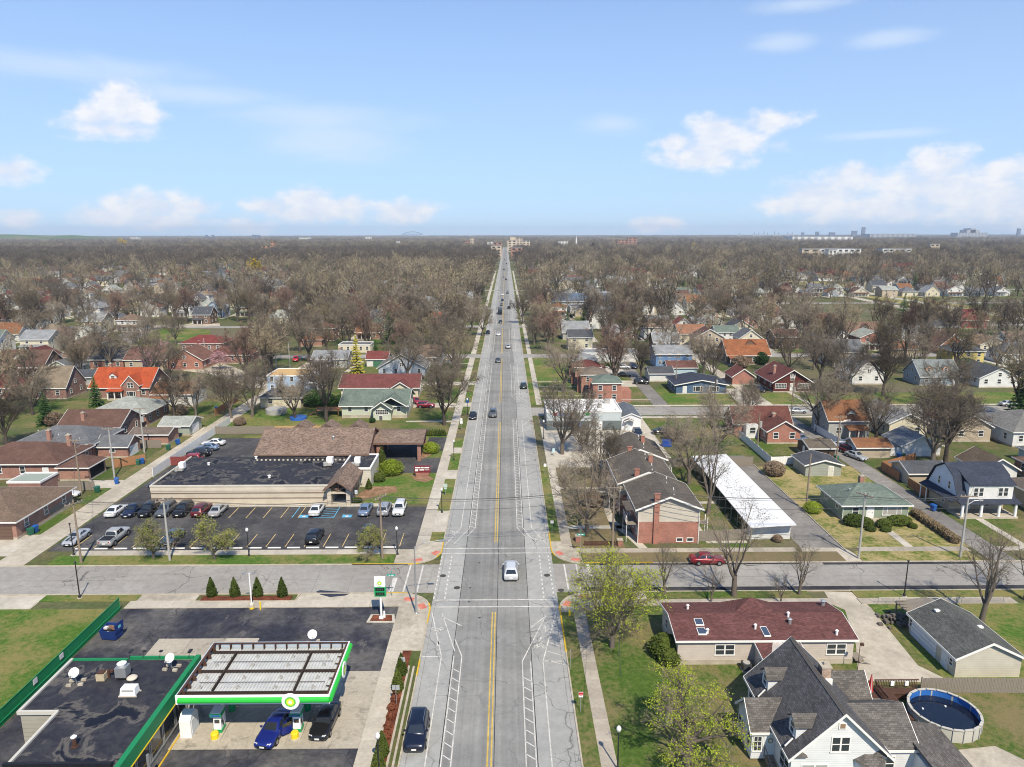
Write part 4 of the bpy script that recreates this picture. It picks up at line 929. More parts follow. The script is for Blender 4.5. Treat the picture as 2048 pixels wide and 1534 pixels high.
NEEDLE = veg_mat('needles_green', (.018, .05, .014), (.05, .10, .025)); NEEDLEY = veg_mat('needles_yellow', (.24, .22, .02), (.40, .34, .04)); ARBOR = veg_mat('arborvitae_green', (.030, .055, .010), (.085, .10, .020)); HEDGE = veg_mat('hedge_green', (.035, .06, .012), (.09, .11, .022)); HEDGEB = veg_mat('hedge_bare', (.16, .12, .07), (.26, .20, .12)); SHRUBY = veg_mat('shrub_yellowgreen', (.10, .15, .012), (.22, .27, .03))
def vadd(a, b): return (a[0]+b[0], a[1]+b[1], a[2]+b[2])
def vmul(a, k): return (a[0]*k, a[1]*k, a[2]*k)
def vnorm(a):
 L = sqrt(a[0]*a[0]+a[1]*a[1]+a[2]*a[2]) or 1e-9; return (a[0]/L, a[1]/L, a[2]/L)
def vcross(a, b): return (a[1]*b[2]-a[2]*b[1], a[2]*b[0]-a[0]*b[2], a[0]*b[1]-a[1]*b[0])
def off_dir(d, ang, az, rnd):
 u = vnorm(vcross(d, (0, 0, 1) if abs(d[2]) < .95 else (1, 0, 0))); v = vcross(d, u)
 s = sin(ang); return vnorm((d[0]*cos(ang)+s*(u[0]*cos(az)+v[0]*sin(az)), d[1]*cos(ang)+s*(u[1]*cos(az)+v[1]*sin(az)), d[2]*cos(ang)+s*(u[2]*cos(az)+v[2]*sin(az))))
class Tree:
 def __init__(s, seed): s.r = random.Random(seed); s.tv = []; s.tf = []; s.cv = []; s.cf = []; s.lv = []; s.lf = []
 def tube(s, pts, r0, r1, n):
  V, F = s.tv, s.tf; base = len(V); k = len(pts)
  for i, p in enumerate(pts):
   a = pts[max(0, i-1)]; b = pts[min(k-1, i+1)]; d = vnorm((b[0]-a[0], b[1]-a[1], b[2]-a[2]))
   u = vnorm(vcross(d, (.3, .9, .1) if abs(d[2]) > .9 else (0, 0, 1))); w_ = vcross(d, u); r = r0+(r1-r0)*i/(k-1)
   for j in range(n):
    t = 2*pi*j/n; V.append((p[0]+r*(u[0]*cos(t)+w_[0]*sin(t)), p[1]+r*(u[1]*cos(t)+w_[1]*sin(t)), p[2]+r*(u[2]*cos(t)+w_[2]*sin(t))))
  for i in range(k-1):
   for j in range(n): F.append((base+i*n+j, base+i*n+(j+1) % n, base+(i+1)*n+(j+1) % n, base+(i+1)*n+j))
 def ribbon(s, p, q, w0, w1):
  d = (q[0]-p[0], q[1]-p[1], q[2]-p[2]); a = s.r.uniform(0, 6.28); u = vnorm(vcross(d, (cos(a), sin(a), s.r.uniform(-.6, .6))))
  b = len(s.cv); s.cv += [vadd(p, vmul(u, -w0/2)), vadd(p, vmul(u, w0/2)), vadd(q, vmul(u, w1/2)), vadd(q, vmul(u, -w1/2))]; s.cf.append((b, b+1, b+2, b+3))
 def leaf(s, p, sz):
  r = s.r; a = vnorm((r.uniform(-1, 1), r.uniform(-1, 1), r.uniform(-.6, .6))); u = vnorm(vcross(a, (r.uniform(-1, 1), r.uniform(-1, 1), 1)));
  b = len(s.lv); s.lv += [vadd(p, vmul(a, -sz*.5)), vadd(p, vmul(u, sz*.34)), vadd(p, vmul(a, sz*.5)), vadd(p, vmul(u, -sz*.34))]; s.lf.append((b, b+1, b+2, b+3))
 def path(s, p, d, L, n, wob, upw):
  r = s.r; pts = [p]
  for i in range(n):
   d = vnorm((d[0]+r.uniform(-wob, wob), d[1]+r.uniform(-wob, wob), d[2]+r.uniform(-wob, wob)+upw)); p = vadd(p, vmul(d, L/n)); pts.append(p)
  return pts, d
def along(pts, t):
 k = t*(len(pts)-1); i = min(int(k), len(pts)-2); f = k-i; a, b = pts[i], pts[i+1]
 return (a[0]+(b[0]-a[0])*f, a[1]+(b[1]-a[1])*f, a[2]+(b[2]-a[2])*f), vnorm((b[0]-a[0], b[1]-a[1], b[2]-a[2]))
def bare_tree(seed, h=14.0, spread=.6, tf=.22, limbs=5, n2=7, n3=6, n4=5, n5=3, lw=1.0, leaves=0, leafsz=.16, leaf_lo=0.0, droop=0.0, upw=.1, rad=None, leaf_frac=.3):
 """n2..n5: children per branch at each level; lw: twig width factor"""
 T = Tree(seed); r = T.r; r0 = rad or h*.024
 tp, d = T.path((0, 0, -.1), (r.uniform(-.04, .04), r.uniform(-.04, .04), 1), h*tf, 3, .05, .1); T.tube(tp, r0*1.25, r0*.9, 7)
 tips = []
 for i in range(limbs):
  a = i*6.283/limbs+r.uniform(-.4, .4); ang = spread*r.uniform(.55, 1.25) if i else .12
  st, _ = along(tp, r.uniform(.72, 1.0) if i else 1.0); L1 = h*(1-tf)*r.uniform(.78, 1.0)*(1.0 if ang < .6 else .9)
  p1, d1 = T.path(st, off_dir((0, 0, 1), ang, a, r), L1, 5, .16, upw); rr = r0*r.uniform(.5, .68); T.tube(p1, rr, rr*.16, 6)
  for j in range(n2):
   t = .22+.76*(j+r.random()*.8)/n2; s2, dd = along(p1, min(t, .99)); L2 = L1*(.52-.30*t)*r.uniform(.75, 1.25)
   p2, d2 = T.path(s2, off_dir(dd, r.uniform(.5, 1.0), r.uniform(0, 6.28), r), L2, 4, .2, upw*.9-droop*.5); r2 = rr*(1-t*.8)*.5; T.tube(p2, max(r2, .03), max(.012, r2*.25), 4)
   for k in range(n3):
    t3 = .2+.8*(k+r.random()*.8)/n3; s3, dd3 = along(p2, min(t3, .99)); L3 = max(.5, L2*(.55-.25*t3))*r.uniform(.8, 1.3)
    p3, d3 = T.path(s3, off_dir(dd3, r.uniform(.45, 1.0), r.uniform(0, 6.28), r), L3, 2, .22, .08-droop)
    w3 = max(.03, r2*.5)*lw; T.ribbon(p3[0], p3[1], w3, w3*.75); T.ribbon(p3[1], p3[2], w3*.75, w3*.45)
    for m_ in range(n4):
     t4 = .25+.75*(m_+r.random())/n4; s4, dd4 = along(p3, min(t4, .99)); L4 = max(.35, L3*.55)*r.uniform(.7, 1.3)
     e4 = vadd(s4, vmul(off_dir(dd4, r.uniform(.4, .95), r.uniform(0, 6.28), r), L4)); e4 = (e4[0], e4[1], e4[2]-droop*L4*.6+.05)
     T.ribbon(s4, e4, .026*lw, .014*lw); tips.append(e4)
     for q in range(n5):
      s5 = (s4[0]+(e4[0]-s4[0])*.35*(q+1), s4[1]+(e4[1]-s4[1])*.35*(q+1), s4[2]+(e4[2]-s4[2])*.35*(q+1))
      T.ribbon(s5, vadd(s5, vmul(vnorm((r.uniform(-1, 1), r.uniform(-1, 1), r.uniform(-.3, 1))), L4*.55)), .018*lw, .01*lw)
 if leaves:
  hi = [p for p in tips if p[2] > h*leaf_lo]; hi = r.sample(hi, max(20, int(len(hi)*leaf_frac)))
  for _ in range(leaves):
   p = r.choice(hi); T.leaf((p[0]+r.gauss(0, .28), p[1]+r.gauss(0, .28), p[2]+r.gauss(0, .24)), leafsz*r.uniform(.7, 1.3))
 return T
def raw_mesh(name, v, f, mat, smooth=False):
 me = bpy.data.meshes.new(name); me.from_pydata(v, [], f); me.materials.append(mat)
 if smooth: me.polygons.foreach_set('use_smooth', [True]*len(f))
 return me
def tree_meshes(T, bark, twig, leaf=None):
 out = [('trunk', raw_mesh('trunk', T.tv, T.tf, bark, True))]
 if T.cv: out.append(('crown', raw_mesh('crown', T.cv, T.cf, twig)))
 if T.lv: out.append(('foliage', raw_mesh('foliage', T.lv, T.lf, leaf)))
 return out
def conifer(seed, h=9.0, r0=2.2, mat=None, gap=.9):
 T = Tree(seed); r = T.r; T.tube([(0, 0, -.1), (0, 0, h*.5), (0, 0, h*.97)], h*.02, .02, 6)
 z = h*.07
 while z < h*.985:
  k = 1-z/h; R_ = r0*(k**.85)*r.uniform(.85, 1.1); nb = max(5, int(13*k+4))
  for i in range(nb):
   a = 6.283*i/nb+r.uniform(-.3, .3); L = R_*r.uniform(.75, 1.1); tipz = z-L*.18
   for q in range(4):
    u = .2+.26*q; c = (cos(a)*L*u, sin(a)*L*u, z+(tipz-z)*u+r.uniform(-.06, .06)); wq = L*.27*(1.15-u)+.12
    dx, dy = cos(a), sin(a); b = len(T.lv)
    T.lv += [(c[0]-dx*L*.16, c[1]-dy*L*.16, c[2]+.04), (c[0]-dy*wq, c[1]+dx*wq, c[2]-.14-r.random()*.12), (c[0]+dx*L*.2, c[1]+dy*L*.2, c[2]-.06), (c[0]+dy*wq, c[1]-dx*wq, c[2]-.14-r.random()*.12)]
    T.lf += [(b, b+1, b+2), (b, b+2, b+3)]
  z += gap*(.32+.35*k)
 return [('trunk', raw_mesh('trunk', T.tv, T.tf, BARKD, True)), ('crown', raw_mesh('crown', T.lv, T.lf, mat or NEEDLE))]
def tuft(seed, prof, mat, n=700, sz=.22, core=.86, flat_top=False):
 """dense shrub: a lumpy core of revolution with leaf faces over it; prof = [(radius, z)...]"""
 T = Tree(seed); r = T.r; k = len(prof); m_ = 14; lump = [r.uniform(.88, 1.1) for _ in range(m_*k)]
 v = [(p[0]*core*lump[j*m_+i]*cos(6.283*i/m_), p[0]*core*lump[j*m_+i]*sin(6.283*i/m_), p[1]) for j, p in enumerate(prof) for i in range(m_)]
 f = [(j*m_+i, j*m_+(i+1) % m_, (j+1)*m_+(i+1) % m_, (j+1)*m_+i) for j in range(k-1) for i in range(m_)]+[tuple(range((k-1)*m_, k*m_))]
 T.lv = v; T.lf = f
 seg = [(prof[i], prof[i+1]) for i in range(k-1)]; wt_ = [(a[0]+b[0])*math.hypot(a[0]-b[0], a[1]-b[1])+.001 for a, b in seg]
 for _ in range(n):
  a, b = r.choices(seg, wt_)[0]; t = r.random(); rad = (a[0]+(b[0]-a[0])*t)*r.uniform(.82, 1.08); az_ = r.uniform(0, 6.283)
  T.leaf((rad*cos(az_), rad*sin(az_), a[1]+(b[1]-a[1])*t), sz*r.uniform(.6, 1.4))
 return raw_mesh('foliage', T.lv, T.lf, mat)
def put_tree(label, meshes, x, y, s=1.0, rot=None, name='bare_tree', cat='tree', group=None, sz=None, z=0.0):
 t = thing(name, label, cat, (x, y, z), random.uniform(0, 6.28) if rot is None else rot, group); t.scale = (s, s, s*(sz or 1))
 for nm, me in meshes: link(nm, me, t)
 return t
# prototypes: three grades of detail
HERO = [tree_meshes(bare_tree(11+i, 14, (.62, .5, .75)[i % 3], (.2, .26, .17)[i % 3], (6, 7, 6)[i % 3], 9, 7, 5, 4, 1.8), (BARK, BARKD)[i % 2], (TWIG, TWIGD, TWIG)[i % 3]) for i in range(4)]
MID = [tree_meshes(bare_tree(51+i, 14, (.62, .5, .8, .42)[i % 4], (.2, .26, .17, .22)[i % 4], (6, 7, 6, 7)[i % 4], 7, 6, 5, 2, 2.4), (BARK, BARKD)[i % 2], (TWIG, TWIGD, TWIGT, TWIGR, TWIG, TWIGT)[i]) for i in range(6)]
HERO += [tree_meshes(bare_tree(31+i, 14, (.7, .55)[i], .24, 5, 7, 5, 4, 2, 1.05), BARK, TWIG) for i in range(2)]
print('trees', sum(len(m.polygons) for k in HERO+MID for _, m in k))
# ------------------------------------------------------------------ fuel station
def membrane(name, c, c2, wet_=True):
 if name in MATS: return MATS[name]
 mt, nt, b = new_mat(name, .6, .18); v = coords(nt, 'obj'); n1 = nt.noise(v, .22, 5, .6, .4); n2 = nt.noise(v, 1.4, 5, .65)
 p = nt.ramp(n1, .56, .60); ring = nt.math('MULTIPLY', nt.ramp(n1, .52, .56), nt.math('SUBTRACT', 1.0, p))
 col = nt.mix(nt.ramp(n2, .3, .7), c, c2); col = nt.mix(nt.math('MULTIPLY', ring, .55), col, (.16, .145, .125)); col = nt.mix(p, col, sc3(c, .55)); col = nt.mix(nt.math('MULTIPLY', nt.ramp(nt.noise(nt.vmath('MULTIPLY', v, (1, .4, 1)), .7, 7, .72), .58, .72), .35), col, (.2, .185, .17))
 nt.put(b.inputs['Base Color'], col); nt.put(b.inputs['Roughness'], nt.ramp(p, 0, 1, .7, .28 if wet_ else .6, 'LINEAR')); MATS[name] = mt; return mt
MEMB = membrane('roof_membrane', (.019, .020, .030), (.044, .044, .05)); MEMB2 = membrane('roof_membrane_flat', (.020, .021, .030), (.042, .043, .048), False)
GREEN = flat('station_green', (.012, .30, .10), .35, .4); GREENB = paint('station_bright_green', (.025, .42, .045), .45, .35, 0, .15, 1.5); GREEND = paint('screen_green', (.012, .20, .075), .55, .3, 0, .2, 2); YEL = flat('safety_yellow', (.78, .55, .02), .45, .4)
CONCB = siding((.33, .31, .26), .4)
t = thing('convenience_store', 'station shop with black flat roof and green fascia beside the fuel canopy', 'shop', (0, 0, 0)); keep(-42, -29, 40, 62)
L = [(-30, 40), (-30, 61.5), (-41.7, 61.5), (-41.7, 54), (-38.4, 54), (-38.4, 40)]
MB().prism(L, 0, 3.9).build('wall', CONCB, t)
ro = MB().prism([(-30, 40), (-30, 61.5), (-41.75, 61.5), (-41.75, 53.95), (-38.45, 53.95), (-38.45, 40)], 3.904, 4.0).build('roof', MEMB, t)
pm = paint('parapet_cap', (.5, .48, .43), .6, .3, 0, .1)
MB().box(-41.85, -41.6, 53.8, 61.6, 3.85, 4.18).box(-41.6, -38.35, 53.8, 54.02, 3.85, 4.18).box(-38.55, -38.3, 47.6, 53.8, 3.85, 4.18).build('parapet', pm, ro)
MB().box(-41.6, -36.4, 61.4, 61.62, 3.85, 4.16).box(-36.4, -30.2, 61.75, 61.97, 3.85, 4.16).build('parapet', GREEND, ro)
MB().box(-38.6, -30.3, 47.35, 47.6, 3.6, 4.42).build('parapet', flat('tar_black', (.012, .013, .018), .6, .3), ro)
fa = MB().box(-30.0, -29.55, 40, 61.9, 3.05, 4.3).build('fascia', GREEND, t); MB().box(-29.56, -29.5, 40, 61.9, 3.0, 3.1).build('fascia_stripe', YEL, fa)
for k in range(6):
 y = 46.6+k*2.25; w_ = window(t, 'E', -29.99, y, .55, 1.9, 2.1, 'plain', True, STEEL)
door(t, 'E', -29.99, 59.6, 0, 1.1, 2.2, (.05, .06, .06))
for k in (45.2, 49.8): MB().box(-29.0, -28.8, k, k+.2, .1, 3.1).build('column', STEEL, t)
struct(MB().prism(arc(-29.1, 50.3, 1.15, 0, 360, 8)[:-1], 0, .14).build('kerb_island', C_WALK)); strip('painted_kerb', [(-29.3, 51.5), (-29.3, 60)], .12, 0, .13, P_CURBY)
def dish(label, x, y, rot, z=4.0):
 t = thing('satellite_dish', label, 'satellite dish', (x, y, z), rot)
 n = 14; v = []; f = []
 for j in range(4):
  r_ = .45*(j+1)/4
  v += [(r_*cos(6.283*i/n), -.12*(r_/.45)**2, r_*sin(6.283*i/n)) for i in range(n)]
 v.append((0, 0, 0)); f = [(j*n+i, j*n+(i+1) % n, (j+1)*n+(i+1) % n, (j+1)*n+i) for j in range(3) for i in range(n)]+[(len(v)-1, (i+1) % n, i) for i in range(n)]
 d = MB().add(v, f).build('reflector', WHITEP, t, True, (0, 0, 1.15)); d.rotation_euler[0] = R(-38)
 MB().cyl((0, .1, 0), (0, .1, 1.15), .035, .035, 6).cyl((0, .1, .1), (.45, .5, .02), .025, .025, 5).cyl((0, .1, .1), (-.45, .5, .02), .025, .025, 5).build('mast', STEEL, t)
 MB().tube([(0, -.1, .9), (0, -.75, 1.25)], .025).cbox(0, -.78, 1.3, .12, .16, .12).build('feed_arm', GREYP, t)
 for (a, b) in ((-.5, -.25), (.5, -.25), (.5, .45), (-.5, .45)): MB().cbox(a, b, .1, .42, .24, .2).build('ballast_block', C_CURB, t)
dish('white satellite dish on the left side of the station shop roof', *P(152, 1368, 4), R(8)); dish('white satellite dish near the green corner of the station shop roof', *P(343, 1338, 4), R(-6));
dish('white satellite dish on a pole behind the fuel canopy', -19.0, 62.9, R(20), 4.6)
def rooftop(name, label, cat, x, y, z, parts):
 t = thing(name, label, cat, (x, y, z))
 for nm, mb, mt in parts: mb.build(nm, mt, t)
 return t
rooftop('exhaust_fan', 'tall grey rooftop exhaust fan with round cap on station shop', 'fan', *P(247, 1355, 4), 4.0, [('housing', MB().box(-.5, .5, -.45, .45, .25, 1.2), STEEL), ('curb', MB().box(-.4, .4, -.4, .4, 0, .25), DARKG), ('cap', MB().cyl((0, 0, 1.2), (0, 0, 1.5), .3, .42, 12).cyl((0, 0, 1.5), (0, 0, 1.62), .42, .2, 12), WHITEP)])
rooftop('mushroom_vent', 'low round mushroom vent beside the tall roof fan', 'vent', *P(265, 1362, 4), 4.0, [('stem', MB().cyl((0, 0, 0), (0, 0, .3), .22, .22, 10), STEEL), ('cap', MB().lathe([(.46, .3), (.46, .38), (.3, .5), (.08, .54)], 14), TRIMT)])
rooftop('furnace_box', 'small rusty roof box left of the tall fan', 'roof unit', *P(205, 1360, 4), 4.0, [('cabinet', MB().box(-.38, .38, -.35, .35, .1, .75), paint('rusty_cream', (.45, .38, .26), .8, .2, 0, .35, 3)), ('flue', MB().cyl((.45, .3, 0), (.45, .3, .8), .1, .1, 8).cbox(.6, .5, .6, .4, .3, .2), RUST), ('lid', MB().cbox(0, 0, .82, .6, .55, .12), RUST)])
rooftop('air_conditioner', 'white boxy air conditioner lying on the station shop roof', 'air conditioner', *P(260, 1388, 4), 4.0, [('cabinet', MB().add([(-.7, -.42, .1), (.7, -.42, .1), (.7, .42, .1), (-.7, .42, .1), (-.62, -.3, .75), (.62, -.3, .75), (.62, .42, .75), (-.62, .42, .75)], [(3, 2, 1, 0), (4, 5, 6, 7), (0, 1, 5, 4), (1, 2, 6, 5), (2, 3, 7, 6), (3, 0, 4, 7)]), WHITEP), ('skid', MB().box(-.8, .8, -.46, -.36, 0, .1).box(-.8, .8, .36, .46, 0, .1), TRIMT), ('grille', MB().box(-.5, .5, -.36, -.335, .22, .62), GREYP)])
rooftop('flue_pipe', 'rusty flue pipe with pale cap at the front of the station shop roof', 'pipe', *P(150, 1493, 4), 4.0, [('pipe', MB().cyl((0, 0, 0), (0, 0, .8), .16, .16, 10).cyl((0, 0, 0), (0, 0, .08), .28, .28, 10), RUST), ('cap', MB().lathe([(.2, .8), (.24, .9), (.1, 1.02)], 10), WHITEP)])
for i, x in enumerate((-36.3, -35.0, -33.4, -30.6)): rooftop('wall_floodlight', ('first', 'second', 'third', 'fourth')[i]+' floodlight from the left on the back edge of the station roof', 'floodlight', x, 61.6, 4.16, [('bracket', MB().cyl((0, 0, 0), (0, .25, .4), .025, .025, 5), BLACKM), ('head', MB().cbox(0, .42, .45, .3, .55 if i in (0, 3) else .25, .1), BLACKM)])
# canopy
X0, X1, Y0, Y1, ZB, ZT = -28.35, -15.2, 54.0, 62.2, 4.6, 5.45
t = thing('fuel_canopy', 'white and bright green fuel station canopy with open corrugated metal deck', 'canopy', (0, 0, 0)); keep(X0, X1, Y0, Y1)
DECK = paint('deck_metal', (.46, .47, .46), .6, .3, .0, .45, 1.0)
BEAM = paint('beam_dark', (.045, .033, .028), .8, .2, .1, .4, 3)
nx = 44; mb = MB(); e = (X1-X0-.5)/nx
for bay, (ya, yb) in enumerate(((Y0+.25, 56.0), (56.02, 58.1), (58.12, 60.2), (60.22, Y1-.25))):
 m2 = MB()
 for i in range(nx):
  a = X0+.25+e*i
  m2.add([(a, ya, 4.78), (a+e*.3, ya, 4.78), (a+e*.4, ya, 4.87), (a+e*.85, ya, 4.87), (a+e, ya, 4.78), (a, yb, 4.78), (a+e*.3, yb, 4.78), (a+e*.4, yb, 4.87), (a+e*.85, yb, 4.87), (a+e, yb, 4.78)], [(0, 1, 6, 5), (1, 2, 7, 6), (2, 3, 8, 7), (3, 4, 9, 8)])
 m2.build('deck_sheet', DECK, t)
for y in (55.0, 58.1, 61.1): MB().box(X0+.3, X1-.3, y-.055, y+.055, 5.1, 5.14).box(X0+.3, X1-.3, y-.02, y+.02, 4.95, 5.1).box(X0+.3, X1-.3, y-.055, y+.055, 4.9, 4.95).build('beam', BEAM, t)
for x in (-25.7, -18.6): MB().box(x-.065, x+.065, 55.12, 61.0, 5.15, 5.19).box(x-.02, x+.02, 55.12, 61.0, 4.95, 5.15).box(x-.065, x+.065, 55.12, 61, 4.9, 4.95).build('beam', BEAM, t)
for y in (56.5, 59.6): MB().cyl((X0+1, y, 5.0), (X1-1, y, 5.02), .025, .025, 5).build('conduit', RUST, t)
for i in range(4):
 for y in (55.9, 57.3, 59.2, 60.5):
  x = -27.1+i*3.3+(y-55)*.05; MB().box(x-.15, x+.15, y-.13, y+.13, 4.87, 4.97).cyl((x, y, 5.0), (x, y, 5.16), .07, .07, 6).build('light_housing', GREYP, t)
for i in range(12):
 x = X0+.7+i*1.07; MB().box(x-.03, x+.03, Y1-.5, Y1-.12, 4.87, 5.4).build('brace', RUST, t)
 if i < 7: y = Y0+.7+i*1.1; MB().box(X0+.1, X0+.55, y-.03, y+.03, 4.9, 5.4).build('brace', RUST, t); MB().box(X1-.75, X1-.1, y-.03, y+.03, 5.05, 5.12).build('brace', RUST, t)
WH = flat('canopy_white', (.8, .8, .79), .35, .4)
s_ = MB().box(X0, X1, Y0, Y0+.1, ZB, ZT).build('fascia', WH, t); MB().cyl((X0+.25, Y0-.01, 5.02), (X1-.02, Y0-.01, 5.02), .26, .26, 10).build('fascia_band', GREENB, s_)
e_ = MB().box(X1-.1, X1, Y0+.1, Y1, ZB, ZT).build('fascia', WH, t); MB().cyl((X1+.01, Y0-.01, 5.02), (X1+.01, Y1-.05, 5.02), .26, .26, 10).build('fascia_band', GREENB, e_)
n_ = MB().box(X0+.1, X1-.1, Y1-.08, Y1, ZB, ZT-.02).build('fascia', paint('bare_panel', (.44, .50, .56), .5, .3, .1, .1), t); MB().box(X0+.1, X1-.1, Y1-.2, Y1-.08, ZT-.12, ZT-.03).build('top_angle', RUST, n_)
w_ = MB().box(X0, X0+.1, Y0+.1, Y1, ZB, ZT-.02).build('fascia', paint('bare_panel', (.44, .50, .56)), t); MB().box(X0+.1, X0+.32, Y0+.1, Y1-.2, ZT-.12, ZT-.01).build('top_angle', RUST, w_)
MB().box(X1-.3, X1-.1, Y0+.1, Y1-.2, ZT-.12, ZT-.03).build('top_angle', RUST, e_); MB().box(X0+.32, X1-.3, Y0+.1, Y0+.25, ZT-.14, ZT-.04).build('top_angle', RUST, s_)
def logo(parent, loc, rotz, s=1.0):
 o = MB().cyl((0, 0, 0), (0, -.08, 0), .78*s, .74*s, 24).build('logo_disc', WH, parent, False, loc, rotz)
 y = -.09
 for nm, n, r1, r2, c, dy in (('logo_petals', 18, .5, .34, (.02, .42, .05), 0), ('logo_petals', 18, .42, .26, (.30, .68, .05), -.012), ('logo_petals', 18, .32, .18, (.80, .80, .06), -.024), ('logo_petals', 18, .17, .09, (.85, .85, .7), -.036)):
  v = []
  for i in range(n*2):
   a = pi*i/n; r_ = (r1 if i % 2 == 0 else (r1+r2)/2+.02)*s; v.append((r_*cos(a), y+dy, r_*sin(a)))
  MB().add(v, [tuple(range(n*2))]).build(nm, flat('logo_%d_%d' % (int(c[0]*99), int(c[1]*99)), c, .4, .4), o)
 return o
logo(s_, (-18.45, Y0-.28, 5.05), 0, 1.0); logo(e_, (X1+.28, 58.2, 5.05), pi/2, .95)
for x in (-26, -18.9):
 for y in (57.6, 60.6): MB().box(x-.13, x+.13, y-.13, y+.13, .15, 4.78).build('column', WHITEP, t)
cl = MB().lathe([(.3, 4.5), (.36, 4.58), (.36, 4.6)], 12, (-22.4, 54.9)).build('downlight', YEL, t)
for i, (x, lb) in enumerate(((-26.0, 'white and green fuel pump nearest the station shop, under the canopy'), (-18.9, 'white and green fuel pump between the blue sedan and the black sedan'))):
 t = thing('fuel_pump', lb, 'fuel pump', (x, 56.45, .05), 0, 'fuel pumps'); t.scale = (1, 1, .93)
 MB().prism([(-.55, -.9)]+arc(0, -.9, .55, 180, 360, 6)+[(.55, 3.6)]+arc(0, 3.6, .55, 0, 180, 6), 0, .14).build('island', C_PAD, t)
 MB().add([(-.34, -.28, .35), (.34, -.28, .35), (.34, .5, .35), (-.34, .5, .35), (-.34, -.22, 1.7), (.34, -.22, 1.7), (.34, .5, 1.7), (-.34, .5, 1.7)], [(3, 2, 1, 0), (4, 5, 6, 7), (0, 1, 5, 4), (1, 2, 6, 5), (2, 3, 7, 6), (3, 0, 4, 7)]).build('cabinet', WHITEP, t)
 MB().box(-.4, .4, -.34, .56, .14, .45).build('base_trim', GREEN, t); v = MB().box(-.5, .5, -.5, .62, 1.95, 2.3).build('valance', GREEN, t); MB().box(-.42, .42, -.515, -.5, 2.0, 2.2).build('badge', flat('badge_blue', (.03, .1, .32), .4), v); MB().box(-.46, .46, -.46, .58, 2.3, 2.42).build('top_cap', WHITEP, v)
 MB().box(-.3, .3, -.25, .5, 1.7, 1.95).build('neck', WHITEP, t); MB().box(-.22, .22, -.292, -.24, 1.15, 1.5).build('screen', GLASS, t)
 for s in (-1, 1): MB().tube([(s*.36, 0, 1.6), (s*.46, -.05, .9), (s*.42, .1, .6), (s*.37, .2, 1.2)], .022).cbox(s*.37, -.1, 1.2, .08, .1, .3).build('hose', BLACKM, t)
 MB().lathe([(.36, .14), (.36, .62), (.3, .72), (.1, .74)], 10, (0, -.95)).build('bollard', YEL, t); MB().lathe([(.22, .14), (.22, .95), (.1, 1.0)], 10, (0, 3.4)).build('bollard', YEL, t)
 b = thing('litter_bin', 'green litter bin with dark lid behind the '+('left' if i == 0 else 'right')+' fuel pump', 'bin', (x+.15, 59.2, .19)); MB().lathe([(.3, 0), (.34, .9), (.3, 1.0)], 10).build('bin_body', GREEN, b); MB().lathe([(.33, 1.0), (.3, 1.12), (.16, 1.2)], 10).build('lid', DARKG, b)
t = thing('ice_freezer', 'white outdoor ice freezer against the station shop front', 'freezer', (-28.6, 56.4, .06)); MB().ext([(-.8, 0), (.8, 0), (.8, 1.7), (.35, 2.15), (-.35, 2.15), (-.8, 1.7)], -.5, .5, 'x').build('cabinet', WHITEP, t); MB().box(.5, .53, -.62, .62, .35, 1.6).build('freezer_door', paint('freezer_door', (.68, .7, .72), .4, .4), t); MB().cbox(.55, .45, 1.0, .04, .05, .4).build('handle', STEEL, t)
t = thing('propane_cage', 'grey rack standing in the shade behind the white ice freezer', 'rack', (-29.2, 59.0, .06)); MB().box(-.35, .35, -.6, .6, 0, 1.6).build('cage', GREYP, t); MB().box(.355, .37, -.55, .55, .1, 1.5).build('cage_door', STEEL, t)
# price sign in its planter
x, y = P(763, 1239); t = thing('price_sign', 'tall station price sign with white logo panel over green price panel', 'sign', (x, y, .02))
MB().cyl((0, 0, 0), (0, 0, 3.05), .13, .13, 10).box(-.25, .25, -.2, .2, 0, .35).build('post', WHITEP, t)
g_ = MB().box(-.66, .66, -.2, .2, 3.0, 4.2).build('price_panel', GREEN, t); w_ = MB().box(-.62, .62, -.2, .2, 4.203, 5.35).build('logo_panel', WHITEP, t)
for z in (3.14, 3.7):
 o = MB().box(-.52, .52, -.215, -.2, z, z+.38).build('price_display', DARKG, g_);
 for k in range(4): MB().box(-.36+k*.2, -.24+k*.2, -.219, -.214, z+.08, z+.3).build('digit', flat('unlit_digit', (.05, .075, .055), .5), o)
logo(w_, (0, -.2, 4.72), 0, .52)
MB().cyl((.3, .25, .1), (.3, .25, .9), .16, .1, 8).build('meter', WHITEP, t)
q = [P(733, 1246), P(790, 1246), P(789, 1231), P(742, 1231)]; o = struct(MB().prism(inset(q, 1.0, (x, y)), 0, .16).build('planter_kerb', C_WALK)); MB().poly(inset(q, .8, (sum(p[0] for p in q)/4, sum(p[1] for p in q)/4)), .165).build('mulch_bed', G_MULCH, o)
